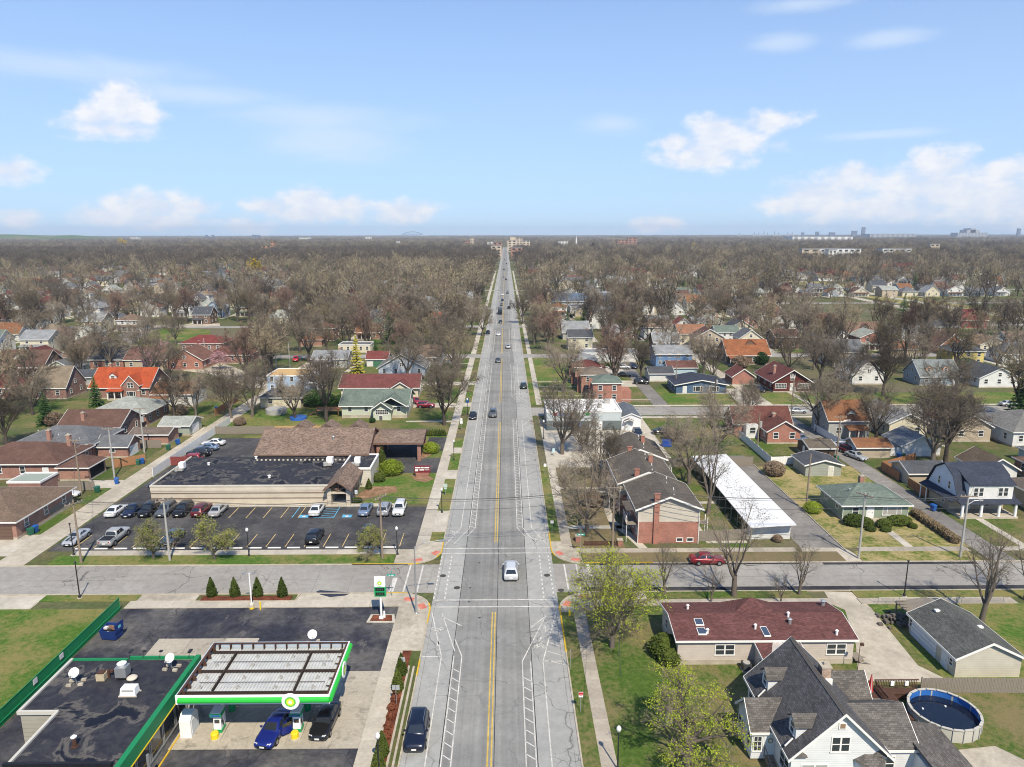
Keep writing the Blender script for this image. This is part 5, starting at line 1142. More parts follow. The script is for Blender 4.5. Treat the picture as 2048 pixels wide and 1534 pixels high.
# screen fence, skip, lamp post, bollards
t = thing('screen_fence', 'long dark green screened fence between station lot and mown grass', 'fence', (-46.2, 40, 0), pi/2)
for i in range(16): MB().cyl((i*2.52, 0, 0), (i*2.52, 0, 1.75), .04, .04, 6).build('post', GREEND, t)
pn = MB()
for k in range(36): pn.box(.03+k*.0683, .03+k*.0683+.06, -.012-.006*(k % 2), .012, .08, 1.68)
pn = pn.mesh('panel', GREEND); rl_ = MB().cyl((0, -.04, 1.7), (2.52, -.04, 1.7), .03, .03, 5).cyl((0, -.04, .5), (2.52, -.04, .5), .035, .035, 5).mesh('rail', GREEN)
for i in range(15): link('panel', pn, t, (i*2.52, 0, 0)); link('rail', rl_, t, (i*2.52, 0, 0))
for y, lb in ((62.3, 'small white notice fixed to the green fence nearer the shop wall'), (66.5, 'small white notice fixed to the green fence above the shop roof edge')): tag(MB().box(-.02, .02, -.3, .3, 1.0, 1.55).build('notice_board', flat('notice_white', (.62, .64, .62), .5), None, False, (-46.12, y, 0)), lb, 'notice')
x, y = P(218, 1283); t = thing('skip_bin', 'open navy blue dumpster full of rubbish by the green fence', 'dumpster', (x, y+.7, .02), R(-8)); NAVY = paint('skip_navy', (.012, .035, .16), .5, .3, 0, .2)
MB().add([(-.85, -.6, .12), (.85, -.6, .12), (.85, .6, .12), (-.85, .6, .12), (-.95, -.75, 1.2), (.95, -.75, 1.2), (.95, .7, 1.45), (-.95, .7, 1.45), (-.88, -.68, 1.2), (.88, -.68, 1.2), (.88, .63, 1.43), (-.88, .63, 1.43), (-.8, -.5, .6), (.8, -.5, .6), (.8, .5, .6), (-.8, .5, .6)],
 [(3, 2, 1, 0), (0, 1, 5, 4), (1, 2, 6, 5), (2, 3, 7, 6), (3, 0, 4, 7), (4, 5, 9, 8), (5, 6, 10, 9), (6, 7, 11, 10), (7, 4, 8, 11), (8, 9, 13, 12), (9, 10, 14, 13), (10, 11, 15, 14), (11, 8, 12, 15), (12, 13, 14, 15)]).build('skip_body', NAVY, t)
MB().box(.97, 1.02, -.72, .66, 1.0, 2.0).build('lid', NAVY, t); MB().cbox(1.03, 0, 1.5, .01, .4, .3).build('label', flat('label_teal', (.15, .5, .55), .5), t)
r_ = random.Random(5); rub = MB()
for k in range(9): rub.cbox(r_.uniform(-.6, .6), r_.uniform(-.4, .4), r_.uniform(.75, 1.25), r_.uniform(.2, .5), r_.uniform(.2, .4), r_.uniform(.2, .4), k % 3)
rub.build('rubbish', [paint('rub_brown', (.2, .12, .08)), flat('rub_white', (.6, .58, .55)), flat('rub_black', (.02, .02, .02))], t)
x, y = P(504, 1217); t = thing('lamp_post', 'white lot light post with twin lamps and yellow base', 'lamp post', (x, y, .02)); MB().cyl((0, 0, .7), (0, 0, 4.6), .08, .07, 8).build('post', WHITEP, t); MB().lathe([(.28, 0), (.28, .6), (.2, .72)], 10).build('base', TRIMT, t); MB().lathe([(.285, 0), (.285, .22)], 10).build('base_band', YEL, t); MB().tube([(-.5, 0, 4.55), (.5, 0, 4.55)], .03).cbox(-.62, 0, 4.55, .4, .3, .14).cbox(.5, 0, 4.55, .25, .3, .14).build('lamp_head', STEEL, t)
x, y = P(521, 1219); t = tag(MB().lathe([(.09, 0), (.09, 1.0), (.04, 1.06)], 8).build('bollard', YEL, None, False, (x, y, .02)), 'slim yellow bollard beside the white lot light post', 'bollard')
# tall street light with davit arm at each near corner
def davit(label, x, y, dx, h=9.0):
 t = thing('street_light', label, 'street light', (x, y, .1)); MB().lathe([(.22, 0), (.22, .1), (.13, .2), (.07, h-.6)], 10).build('pole', STEEL, t)
 MB().tube([(0, 0, h-.7), (dx*.4, 0, h-.1), (dx, 0, h+.15)], .045).build('arm', STEEL, t); MB().cbox(dx*1.12, 0, h+.13, .75, .28, .15).build('lamp_head', STEEL, t); MB().lathe([(.45, -.01), (.45, .02)], 14).build('footing', C_PAD, t)
davit('tall steel street light with arm over the road at the station corner', *P(833, 1229), 2.9, 9.1)
# ------------------------------------------------------------------ flat-roofed building
CREAM = siding((.50, .44, .35), .9); CREAMW = siding((.56, .52, .44), .45); BROWNR = shingle((.20, .145, .115), .4); FBRICK = brick((.27, .085, .05))
BROWNT = paint('trim_brown', (.16, .10, .075), .7)
t = thing('commercial_building', 'low cream building with black flat roof and brown shingled wing behind', 'building', (0, 0, 0)); keep(-60, -23, 110, 146)
MB().box(-58.9, -29, 111.8, 127.6, 0, 3.1).build('wall', CREAM, t); MB().box(-29, -24, 119.8, 128, 0, 3.3).build('wall', CREAMW, t)
for z, mt in ((1.05, BROWNT), (1.95, BROWNT)): MB().box(-58.95, -30, 111.75, 111.8, z, z+.1).build('wall_band', mt, t)
MB().box(-58.95, -29.5, 111.74, 111.8, 2.35, 3.3).build('fascia', siding((.56, .50, .41), .5), t)
ro = MB().box(-58.8, -29.1, 111.95, 127.5, 3.105, 3.16).box(-29.1, -24.15, 120, 127.9, 3.35, 3.4).build('roof', MEMB2, t)
MB().box(-59, -29.2, 111.7, 111.95, 3.1, 3.36).box(-59, -58.75, 111.95, 127.5, 3.1, 3.36).build('parapet', CREAMW, ro)
MB().box(-29.2, -28.95, 119.6, 127.9, 3.3, 3.62).box(-28.95, -23.9, 119.6, 119.9, 3.3, 3.62).box(-24.2, -23.9, 119.9, 128, 3.3, 3.62).box(-28.95, -24.2, 127.75, 128, 3.3, 3.62).build('parapet', TRIM, ro)
for i in range(22): MB().box(-46+i*.8, -45.7+i*.8, 125.3, 125.5, 3.16, 3.4).build('paver_block', TRIMT, ro)
for (x, y, s) in ((-31.8, 121.8, 1.0), (-26.8, 121.6, .9), (-57.2, 119.2, .8)):
 MB().cbox(x, y+.9, 3.95+.15, 1.1*s, 1.0, 1.1).build('air_handler', WHITEP, ro); MB().cyl((x-.6, y-.2, 3.4), (x-.6, y-.2, 4.0), .4*s, .4*s, 12).cbox(x+.1, y, 3.6, .8, .6, .4).build('fan_unit', GREYP, ro)
for (x, y) in ((-40.6, 116), (-46.5, 126.6), (-53.8, 123)): MB().lathe([(.22, 3.16), (.22, 3.5), (.3, 3.55), (.1, 3.66)], 10, (x, y)).build('roof_vent', WHITEP, ro)
# entrance portico
pr = roof_parts(t, 3.9, 9.2, 3.15, 1.35, .35, BROWNR, BROWNT, 'gable', 'y', -27.65, 114.9, .16, 'portico_roof')
for x in (-29.2, -26.1): MB().box(x-.32, x+.32, 110.75, 111.4, 0, 3.1).build('column', CREAM, t)
MB().box(-28.88, -26.42, 110.85, 111.25, 2.1, 2.4).build('portico_beam', CREAM, t); MB().box(-29, -26.3, 110.9, 111.1, 2.95, 3.1).box(-27.75, -27.55, 110.92, 111.08, 2.4, 4.3).build('truss', BROWNT, t)
for s in (-1, 1): MB().add([(-27.65+s*.12, 110.95, 2.45), (-27.65+s*1.15, 110.95, 3.2), (-27.65+s*1.0, 110.95, 3.4), (-27.65+s*.12, 110.95, 2.75), (-27.65+s*.12, 111.07, 2.45), (-27.65+s*1.15, 111.07, 3.2), (-27.65+s*1.0, 111.07, 3.4), (-27.65+s*.12, 111.07, 2.75)], [(0, 1, 2, 3), (7, 6, 5, 4), (0, 4, 5, 1), (1, 5, 6, 2), (2, 6, 7, 3), (3, 7, 4, 0)]).build('truss', BROWNT, t)
MB().box(-26.25, -25.95, 113.6, 119.6, 0, 3.05).build('portico_wall', CREAM, t)
for y in (114.6, 116.2, 117.8): window(t, 'E', -25.945, y, .4, .7, 2.2, 'plain', True, BROWNT)
door(t, 'S', -27.65, 119.5, 0, 1.8, 2.2, (.1, .09, .085))
# chapel with shingle roof and three hipped peaks
MB().ext([(127.6, 0), (142, 0), (142, 3.6), (134.8, 6.6), (127.6, 3.6)], -46.8, -26.1, 'x').build('rear_wing_wall', FBRICK, t)
cr = roof_parts(t, 20.7, 14.4, 3.65, 3.0, .35, BROWNR, BROWNT, 'gable', 'x', -36.45, 134.8, .2, 'rear_wing_roof')
for x in (-40.6, -35.3, -29.6):
 MB().add([(x-1.9, 135.2, 6.4), (x, 135.0, 7.55), (x+1.9, 135.2, 6.4), (x+1.9, 140, 6.0), (x-1.9, 140, 6.0), (x, 139, 7.5)], [(0, 2, 1), (2, 3, 5, 1), (3, 4, 5), (4, 0, 1, 5)]).build('roof_peak', BROWNR, cr)
MB().cyl((-33.2, 131.4, 5.2), (-33.2, 131.4, 5.95), .16, .16, 10).cyl((-33.2, 131.4, 5.95), (-33.2, 131.4, 6.15), .3, .12, 10).build('roof_vent', STEEL, cr)
# covered drive
roof_parts(t, 9.4, 9.6, 3.7, 1.1, .3, BROWNR, BROWNT, 'gable', 'x', -21.3, 138.9, .3, 'porte_cochere_roof')
for (x, y) in ((-17.2, 134.6), (-17.2, 143.2), (-25.2, 134.6)): MB().box(x-.35, x+.35, y-.35, y+.35, 0, 3.75).build('brick_pier', FBRICK, t)
MB().ext([(134.2, 3.72), (143.6, 3.72), (138.9, 4.8)], -16.75, -16.5, 'x').build('gable_wall', FBRICK, t); MB().box(-26.1, -24.6, 136, 142.5, 0, 3.6).build('entry_wall', FBRICK, t); MB().box(-24.6, -24.55, 137.5, 140.5, .1, 2.6).build('entry_doors', GLASS, t)
t = thing('monument_sign', 'dark red sign board on the lawn beside the pavement', 'sign', (*P(845, 953), .02)); b_ = MB().box(-1.5, 1.5, -.12, .12, .75, 2.1).build('sign_panel', flat('sign_maroon', (.16, .02, .03), .4, .4), t); MB().box(-1.2, 1.2, -.3, .3, 0, .75).build('base', FBRICK, t)
for (a, b, z0, z1) in ((-1.32, -.32, 1.62, 1.86), (-.2, .28, 1.62, 1.86), (.4, 1.3, 1.62, 1.86), (-.62, -.5, 1.2, 1.42), (-.4, .35, 1.2, 1.42), (.45, 1.3, 1.26, 1.36)):
 MB().box(a, b, -.128, -.12, z0, z1).build('sign_lettering', WHITEP, b_)
MB().box(-1.32, -.78, -.13, -.12, 1.05, 1.45).build('emblem', WHITEP, b_)
sign('white accessible parking sign on a post by the flat-roofed building entrance', *P(713, 1001), 1.8, .45, .6, (.72, .74, .76), marks=((0, .3, .22, .22, (.1, .25, .6)),))
# ------------------------------------------------------------------ pale manufactured house (right foreground)
MAR = shingle((.125, .056, .052), .25)
PALE = siding((.52, .46, .41), .22)
t = house('long cream manufactured house with low maroon shingle roof on the right', 17.7, 36.0, 66.2, 73.4, 2.85, .8, PALE, MAR, 'gable', 'x', 'manufactured_house', ov=.3, wins=False, found=.55)
cx, cy = 26.85, 69.8
for X in (22.6, 34.2): window(t, 'S', X-cx, -3.604, 1.15, 1.9, 1.1, 'pair')
for X in (19.3, 22.5, 29.0, 32): window(t, 'N', X-cx, 3.604, 1.15, 1.2, 1.1)
window(t, 'W', -9.154, 1.5, 1.2, .8, 1.0)
wall_mesh(t, 4.3, 2.7, 2.2, .6, PALE, 'gable', 'y', 27.9-cx, 64.9-cy, 0, 'porch_wall'); roof_parts(t, 4.3, 2.6, 2.25, .35, .2, MAR, TRIM, 'shed', 'x', 27.9-cx, 64.9-cy, .12, 'porch_roof'); window(t, 'W', 25.745-cx, 64.4-cy, 1.0, .7, .7)
hp = MB().add([(27-2.9-cx, 73.7-cy, 2.9), (27-cx, 71.8-cy, 4.55), (27+2.9-cx, 73.7-cy, 2.9), (27-2.5-cx, 70.0-cy, 3.55), (27+2.5-cx, 70-cy, 3.55), (27+.9-cx, 69.3-cy, 3.85)], [(0, 2, 1), (0, 1, 3), (1, 2, 4), (3, 1, 5), (1, 4, 5)]).build('hip_peak', MAR, t)
rf = [c for c in t.children if c.name.startswith('roof')][0]
SKY = flat('skylight_glass', (.05, .07, .11), .08, .6)
def on_roof(X, Y): return 2.85+.8*(1-abs(Y-69.8)/3.6)+.165
for (X, Y, w_, d_) in ((20.4, 68.4, .45, .95), (20.35, 67.1, .45, .95), (27.0, 67.0, .35, 1.5)):
 z = on_roof(X, Y); o = MB().add([(X-cx-w_, Y-cy-d_/2, z-.1), (X-cx+w_, Y-cy-d_/2, z-.1), (X-cx+w_, Y-cy+d_/2, z+.11), (X-cx-w_, Y-cy+d_/2, z+.11), (X-cx-w_, Y-cy-d_/2, z+.02), (X-cx+w_, Y-cy-d_/2, z+.02), (X-cx+w_, Y-cy+d_/2, z+.22), (X-cx-w_, Y-cy+d_/2, z+.22)], [(4, 5, 6, 7), (0, 1, 5, 4), (1, 2, 6, 5), (2, 3, 7, 6), (3, 0, 4, 7)]).build('skylight', TRIM, rf)
 k = .86; MB().add([(X-cx-w_*k, Y-cy-d_/2*k, z+.045), (X-cx+w_*k, Y-cy-d_/2*k, z+.045), (X-cx+w_*k, Y-cy+d_/2*k, z+.225), (X-cx-w_*k, Y-cy+d_/2*k, z+.225)], [(0, 1, 2, 3)]).build('pane', SKY, o)
for (X, Y, s) in ((20.9, 66.9, .16), (26.1, 67.5, .16), (30.2, 69.2, .16), (34.3, 66.6, .16), (19.9, 71.2, .16), (35.3, 72.2, .28), (30.0, 68.2, .22)):
 z = on_roof(X, Y); MB().cyl((X-cx, Y-cy, z-.1), (X-cx, Y-cy, z+.3+s), s*.8, s*.8, 8).cyl((X-cx, Y-cy, z+.3+s), (X-cx, Y-cy, z+.4+s), s*1.2, s*.6, 8).build('roof_vent', STEEL if s > .2 else WHITEP, rf)
def ac_unit(label, x, y):
 t = thing('air_conditioner', label, 'air conditioner', (x, y, .02)); MB().box(-.42, .42, -.42, .42, .08, .85).build('cabinet', flat('ac_dark', (.05, .055, .06), .5), t); MB().lathe([(.36, .85), (.36, .9)], 14).build('fan_grille', GREYP, t); MB().box(-.5, .5, -.5, .5, 0, .08).build('pad', C_CURB, t)
ac_unit('dark air conditioner on the grass against the cream manufactured house', *P(1492, 1340))
t = thing('wooden_ramp', 'weathered wooden steps leaning at the right end of the cream house', 'steps', (36.6, 66.6, 0)); MB().box(-.4, .5, -.7, .7, .5, .6).build('platform', WOODF, t)
for s in (-.6, .6): MB().add([(-.3, s-.04, .6), (1.2, s-.04, 0), (1.3, s-.04, .05), (-.3, s-.04, .72), (-.3, s+.04, .6), (1.2, s+.04, 0), (1.3, s+.04, .05), (-.3, s+.04, .72)], [(0, 1, 2, 3), (7, 6, 5, 4), (0, 4, 5, 1), (1, 5, 6, 2), (2, 6, 7, 3), (3, 7, 4, 0)]).build('stringer', WOODF, t)
# ------------------------------------------------------------------ white house with grey roof (right foreground corner)
GREYR = shingle((.095, .093, .097), .28); GREYR2 = shingle((.12, .11, .102), .28); WHS = siding((.67, .68, .69), .2)
t = house('white gabled house with grey shingle roof and side dormers in the right foreground', 22.6, 30.2, 48.9, 59.0, 3.5, 3.72, WHS, GREYR, 'gable', 'y', ov=.38, found=.6, wins=False)
cx, cy = 26.4, 53.95
window(t, 'S', 0, -5.06, 3.75, 1.35, 1.25, 'pair'); window(t, 'S', -1.9, -5.06, 1.2, 2.0, 1.3, 'pair', True, None, GLASSC)
MB().box(-.3, .3, -5.12, -5.05, 5.75, 6.35).build('attic_vent', TRIM, t); MB().box(-.2, .2, -5.14, -5.11, 5.85, 6.25).build('vent_louvre', paint('louvre_brown', (.25, .17, .11)), t)
by = MB().prism([(1.3, -5.05), (1.75, -5.75), (3.1, -5.75), (3.55, -5.05)], .6, 2.9).build('bay_window', WHS, t); MB().add([(1.1, -5.05, 2.95), (1.6, -5.95, 2.95), (3.25, -5.95, 2.95), (3.75, -5.05, 2.95), (2.0, -5.05, 3.45), (2.85, -5.05, 3.45)], [(0, 1, 4), (1, 2, 5, 4), (2, 3, 5), (3, 2, 1, 0)]).build('bay_roof', GREYR2, by); window(t, 'S', 2.42, -5.755, 1.2, 1.0, 1.3)
for sg in (-1, 1): MB().add([(sg*3.75, -5.3, 3.35), (sg*2.6, -5.3, 3.35), (sg*3.2, -5.05, 3.85), (sg*3.75, -5.05, 3.4), (sg*2.6, -5.05, 3.4)], [(0, 1, 2) if sg < 0 else (2, 1, 0), (0, 2, 3), (1, 4, 2)]).build('gable_return', GREYR2, t)
wall_mesh(t, 3.0, 3.5, 3.0, 1.6, WHS, 'gable', 'x', -4.2, .2, .2, 'wing_wall'); roof_parts(t, 4.4, 3.5, 3.0, 1.65, .25, GREYR2, TRIM, 'gable', 'x', -3.5, .2, .16, 'wing_roof')
door(t, 'S', 22.35-cx-.1, 52.39-cy, .55, 1.0, 2.1, (.62, .66, .68)); window(t, 'S', 21.2-cx, 52.39-cy, 1.0, .6, 1.35, 'grid')
for y in (-.9, .6, 1.4): window(t, 'W', -5.704, y, 1.0, .6, 1.2)
for y in (-3.4, -4.3, 2.2, 4.2): window(t, 'W', -3.804, y, 1.1, .8, 1.3)
wr = MB(); q = arc(0, 0, .2, 0, 360, 12)
MB().tube([(22.25-cx+p[0], 52.3-cy, 2.0+p[1]) for p in q], .045, 5).build('wreath', paint('wreath_straw', (.33, .27, .12), .9, .1, 0, .5, 8), t)
for i in range(6): MB().box(-4.5, -3.2, -1.9-.3*i, -1.58-.3*i, .05, .62-.1*i).build('step', WOODP, t)
for x in (-4.6, -3.12): MB().tube([(x, -1.6, 1.5), (x, -3.4, 1.0)], .05).tube([(x, -1.65, .5), (x, -1.65, 1.5)], .05).tube([(x, -3.35, 0), (x, -3.35, 1.0)], .05).build('handrail', WOODF, t)
for Y in (56.6, 50.4):
 dormer(t, 23.15-cx, Y-cy, 4.25, 1.35, 1.15, 2.2, WHS, GREYR2, 'W'); MB().cyl((22.9-cx, Y-.75-cy, 4.35), (22.3-cx, Y-.8-cy, 3.7), .07, .07, 6).build('downpipe', TRIM, t)
chimney(t, 27.6-cx, 55.0-cy, 5.5, 7.25, .78, brick((.36, .23, .17), (.42, .38, .33))); MB().box(27.1-cx, 28.1-cx, 54.4-cy, 54.58-cy, 5.4, 6.3).build('chimney_flashing', TRIM, t)
wall_mesh(t, 3.6, 3.9, 3.0, 1.8, WHS, 'gable', 'x', 3.9, 3.7, .2, 'wing_wall'); roof_parts(t, 5.4, 3.9, 3.0, 1.85, .25, GREYR2, TRIM, 'gable', 'x', 3.2, 3.7, .16, 'wing_roof')
wall_mesh(t, 4.0, 5.9, 3.1, 1.8, WHS, 'gable', 'x', 4.7, -1.0, .2, 'wing_wall'); roof_parts(t, 6.4, 5.9, 3.1, 1.85, .25, GREYR2, TRIM, 'gable', 'x', 3.6, -1.0, .16, 'wing_roof')
MB().box(6.7, 10.0, -8.5, -1.1, .1, 2.75).build('garage_wall', WHS, t); MB().add([(6.6, -8.7, 3.3), (10.2, -8.7, 2.8), (10.2, -.9, 2.8), (6.6, -.9, 3.3), (6.6, -8.7, 3.44), (10.2, -8.7, 2.94), (10.2, -.9, 2.94), (6.6, -.9, 3.44)], [(3, 2, 1, 0), (4, 5, 6, 7), (0, 1, 5, 4), (1, 2, 6, 5), (2, 3, 7, 6), (3, 0, 4, 7)]).build('garage_roof', GREYR2, t)
window(t, 'S', 4.6, -3.955, 1.0, 1.0, 1.3); keep(19, 38, 44, 60)
# ridge shingles along the main ridge
ks = cached('ridgecap', lambda: MB().add([(-.2, 0, -.15), (0, 0, .03), (.2, 0, -.15), (-.2, .22, -.17), (0, .22, .0), (.2, .22, -.17), (-.21, 0, -.19), (0, 0, -.02), (.21, 0, -.19)], [(0, 1, 4, 3), (1, 2, 5, 4), (6, 7, 1, 0), (7, 8, 2, 1)]).mesh('ridge_shingle', GREYR2))
for i in range(46): link('ridge_shingle', ks, t, (0, -5.4+i*.235, 7.22+.21))
# pool, deck, umbrella, fence, garage on the right
POOLW = paint('pool_wall', (.45, .43, .38), .6, .3, 0, .1); LINER = paint('pool_liner', (.03, .14, .45), .4, .4, 0, .2)
px_, py_ = 40.1, 57.2; t = thing('swimming_pool', 'round above-ground pool with blue liner and dark water', 'pool', (px_, py_, 0)); n = 20; keep(37, 43.2, 54, 60.4)
for i in range(n):
 a0, a1 = 6.283*i/n+.02, 6.283*(i+1)/n-.02; MB().prism([(2.95*cos(a0), 2.95*sin(a0)), (2.95*cos(a1), 2.95*sin(a1)), (2.9*cos(a1), 2.9*sin(a1)), (2.9*cos(a0), 2.9*sin(a0))], 0, 1.25).build('wall_panel', POOLW, t)
 MB().prism([(3.05*cos(a0), 3.05*sin(a0)), (3.05*cos(a1), 3.05*sin(a1)), (2.82*cos(a1), 2.82*sin(a1)), (2.82*cos(a0), 2.82*sin(a0))], 1.25, 1.31).build('top_rail', POOLW, t); MB().cyl((2.98*cos(a0-.02), 2.98*sin(a0-.02), 0), (2.98*cos(a0-.02), 2.98*sin(a0-.02), 1.32), .05, .05, 5).build('upright', GREYP, t)
cv_ = [(2.88*cos(6.283*i/32), 2.88*sin(6.283*i/32)) for i in range(32)]; MB().add([(x, y, z) for z in (.3, 1.24) for x, y in cv_], [(i, 32+i, 32+(i+1) % 32, (i+1) % 32) for i in range(32)]).build('liner', LINER, t, True); MB().add([(x, y, .62) for x, y in cv_], [tuple(range(32))]).build('water', flat('pool_water', (.008, .012, .025), .05, .5), t)
for (a, b) in ((-1.4, .9), (.9, 1.2)): MB().lathe([(.09, .62), (.09, .7)], 8, (a, b)).build('float', WHITEP, t)
t = thing('wooden_deck', 'dark brown wooden deck with railing beside the pool', 'deck', (0, 0, 0)); keep(33.5, 40, 56, 62)
for i in range(36): MB().box(33.8+i*.165, 33.95+i*.165, 56.6 if i < 20 else 60.2, 61.2, .62, .68).build('deck_board', WOODB, t)
MB().box(33.9, 37.1, 56.7, 61.1, .1, .615).box(37.1, 39.6, 60.3, 61.1, .1, .614).build('deck_base', WOODB, t)
for (a, b, c, d_) in ((35.7, 61.2, 40.0, 61.2), (35.7, 58.6, 35.7, 61.2)):
 ln = math.hypot(c-a, d_-b); o = MB().box(0, ln, -.06, .06, 1.5, 1.56).box(0, ln, -.03, .03, .8, .88).build('railing', WOODB, t, False, (a, b, 0), atan2(d_-b, c-a))
 for k in range(int(ln/.16)): MB().box(.05+k*.16, .10+k*.16, -.02, .02, .88, 1.5).build('baluster', WOODB, o)
for i in range(3): MB().box(34.5, 36.6, 56.55-.3*(i+1), 56.55-.3*i, 0, .5-.16*i).build('step', WOODB, t)
for x in (37.2, 38.6): MB().box(x, x+.35, 61.0, 61.12, 1.0, 1.45).build('towel', WHITEP, t)
t = thing('parasol', 'closed red and white parasol standing by the brown deck', 'parasol', (34.9, 60.4, 0)); MB().cyl((0, 0, 0), (0, 0, 2.7), .03, .03, 6).build('pole', BLACKM, t)
v = []; f = []
for j, (r_, z) in enumerate(((.28, .85), (.22, 1.3), (.15, 2.0), (.05, 2.65))): v += [(r_*(1.0 if i % 2 else .6)*cos(6.283*i/14), r_*(1.0 if i % 2 else .6)*sin(6.283*i/14), z) for i in range(14)]
mbp = MB()
for j in range(3):
 for i in range(14): mbp.add([v[j*14+i], v[j*14+(i+1) % 14], v[(j+1)*14+(i+1) % 14], v[(j+1)*14+i]], [(0, 1, 2, 3)], 1 if (i//2) % 4 == 1 else 0)
mbp.build('canopy', [flat('parasol_red', (.42, .03, .03), .7, .2), flat('parasol_white', (.7, .65, .62), .7, .2)], t)
fence('weathered grey board fence behind the pool and deck', 40.4, 61.3, 64, 60.9, 1.65, WOODF, 2.6); fence('short dark board fence between the deck and the white house', 33.0, 61.6, 35.6, 61.6, 1.2, WOODB, 1.3)
CREAMG = siding((.50, .47, .39), .2); ROOFG = shingle((.10, .103, .096), .25)
t = house('cream garage with mossy grey roof beside the concrete drive', 45.2, 51.8, 63.7, 72.0, 2.25, 1.6, CREAMG, ROOFG, 'gable', 'y', 'garage', 'garage', ov=.3, found=0, wins=False, drs=())
garage_door(t, 'W', -3.304, 1.4, 4.6, 1.95, (.6, .64, .7)); door(t, 'W', -3.304, -2.4, 0, .9, 1.95, (.6, .64, .68)); window(t, 'W', -3.304, -3.4, .95, .45, .7); window(t, 'W', -3.304, 3.9, 1.0, .4, .8)
for (X, Y) in ((1.2, -.6), (-1.3, 2.8)): MB().cbox(X, Y, 2.25+1.6*(1-abs(X)/3.3)+.25, .5, .4, .18).build('roof_vent', WHITEP, t)
lt = MB().add([(-3.3, 4.15, 2.1), (.2, 4.15, 3.1), (.2, 7.4, 2.5), (-3.3, 7.4, 1.9), (-3.3, 4.15, 2.2), (.2, 4.15, 3.2), (.2, 7.4, 2.6), (-3.3, 7.4, 2.0)], [(3, 2, 1, 0), (4, 5, 6, 7), (0, 1, 5, 4), (1, 2, 6, 5), (2, 3, 7, 6), (3, 0, 4, 7)]).build('lean_to_roof', WOODF, t)
for i in range(5): MB().box(-3.3, -2.2, 4.4+i*.65, 4.55+i*.65, 2.22, 2.32).build('rafter', WOODF, t)
for (X, Y) in ((-3.2, 7.2), (.1, 7.2), (-3.2, 4.4)): MB().box(X-.07, X+.07, Y-.07, Y+.07, 0, 2.0).build('post', WOODF, t)
r_ = random.Random(8); mbq = MB()
for k in range(60): x, y = r_.gauss(44.9, .8), r_.gauss(74.2, .8); mbq.cbox(x, y, .15+max(0, .8-math.hypot(x-44.9, y-74.2)*.5)*r_.random(), r_.uniform(.2, .5), r_.uniform(.2, .5), r_.uniform(.15, .35))
o = mbq.build('rubble', paint('rubble_stone', (.13, .115, .1), .9, .1, 0, .4, 2)); o['kind'] = 'stuff'; o['label'] = 'heap of dark broken stone by the garage lean-to'; o['category'] = 'rubble'
t = thing('clothes_pole', 'thin rusty clothes pole with bird box on the concrete drive', 'pole', (*P(1714, 1348), 0)); MB().cyl((0, 0, 0), (0, 0, 3.4), .035, .03, 6).build('pole', RUST, t); MB().cbox(.2, 0, 3.35, .3, .25, .25).build('bird_box', WOODB, t)
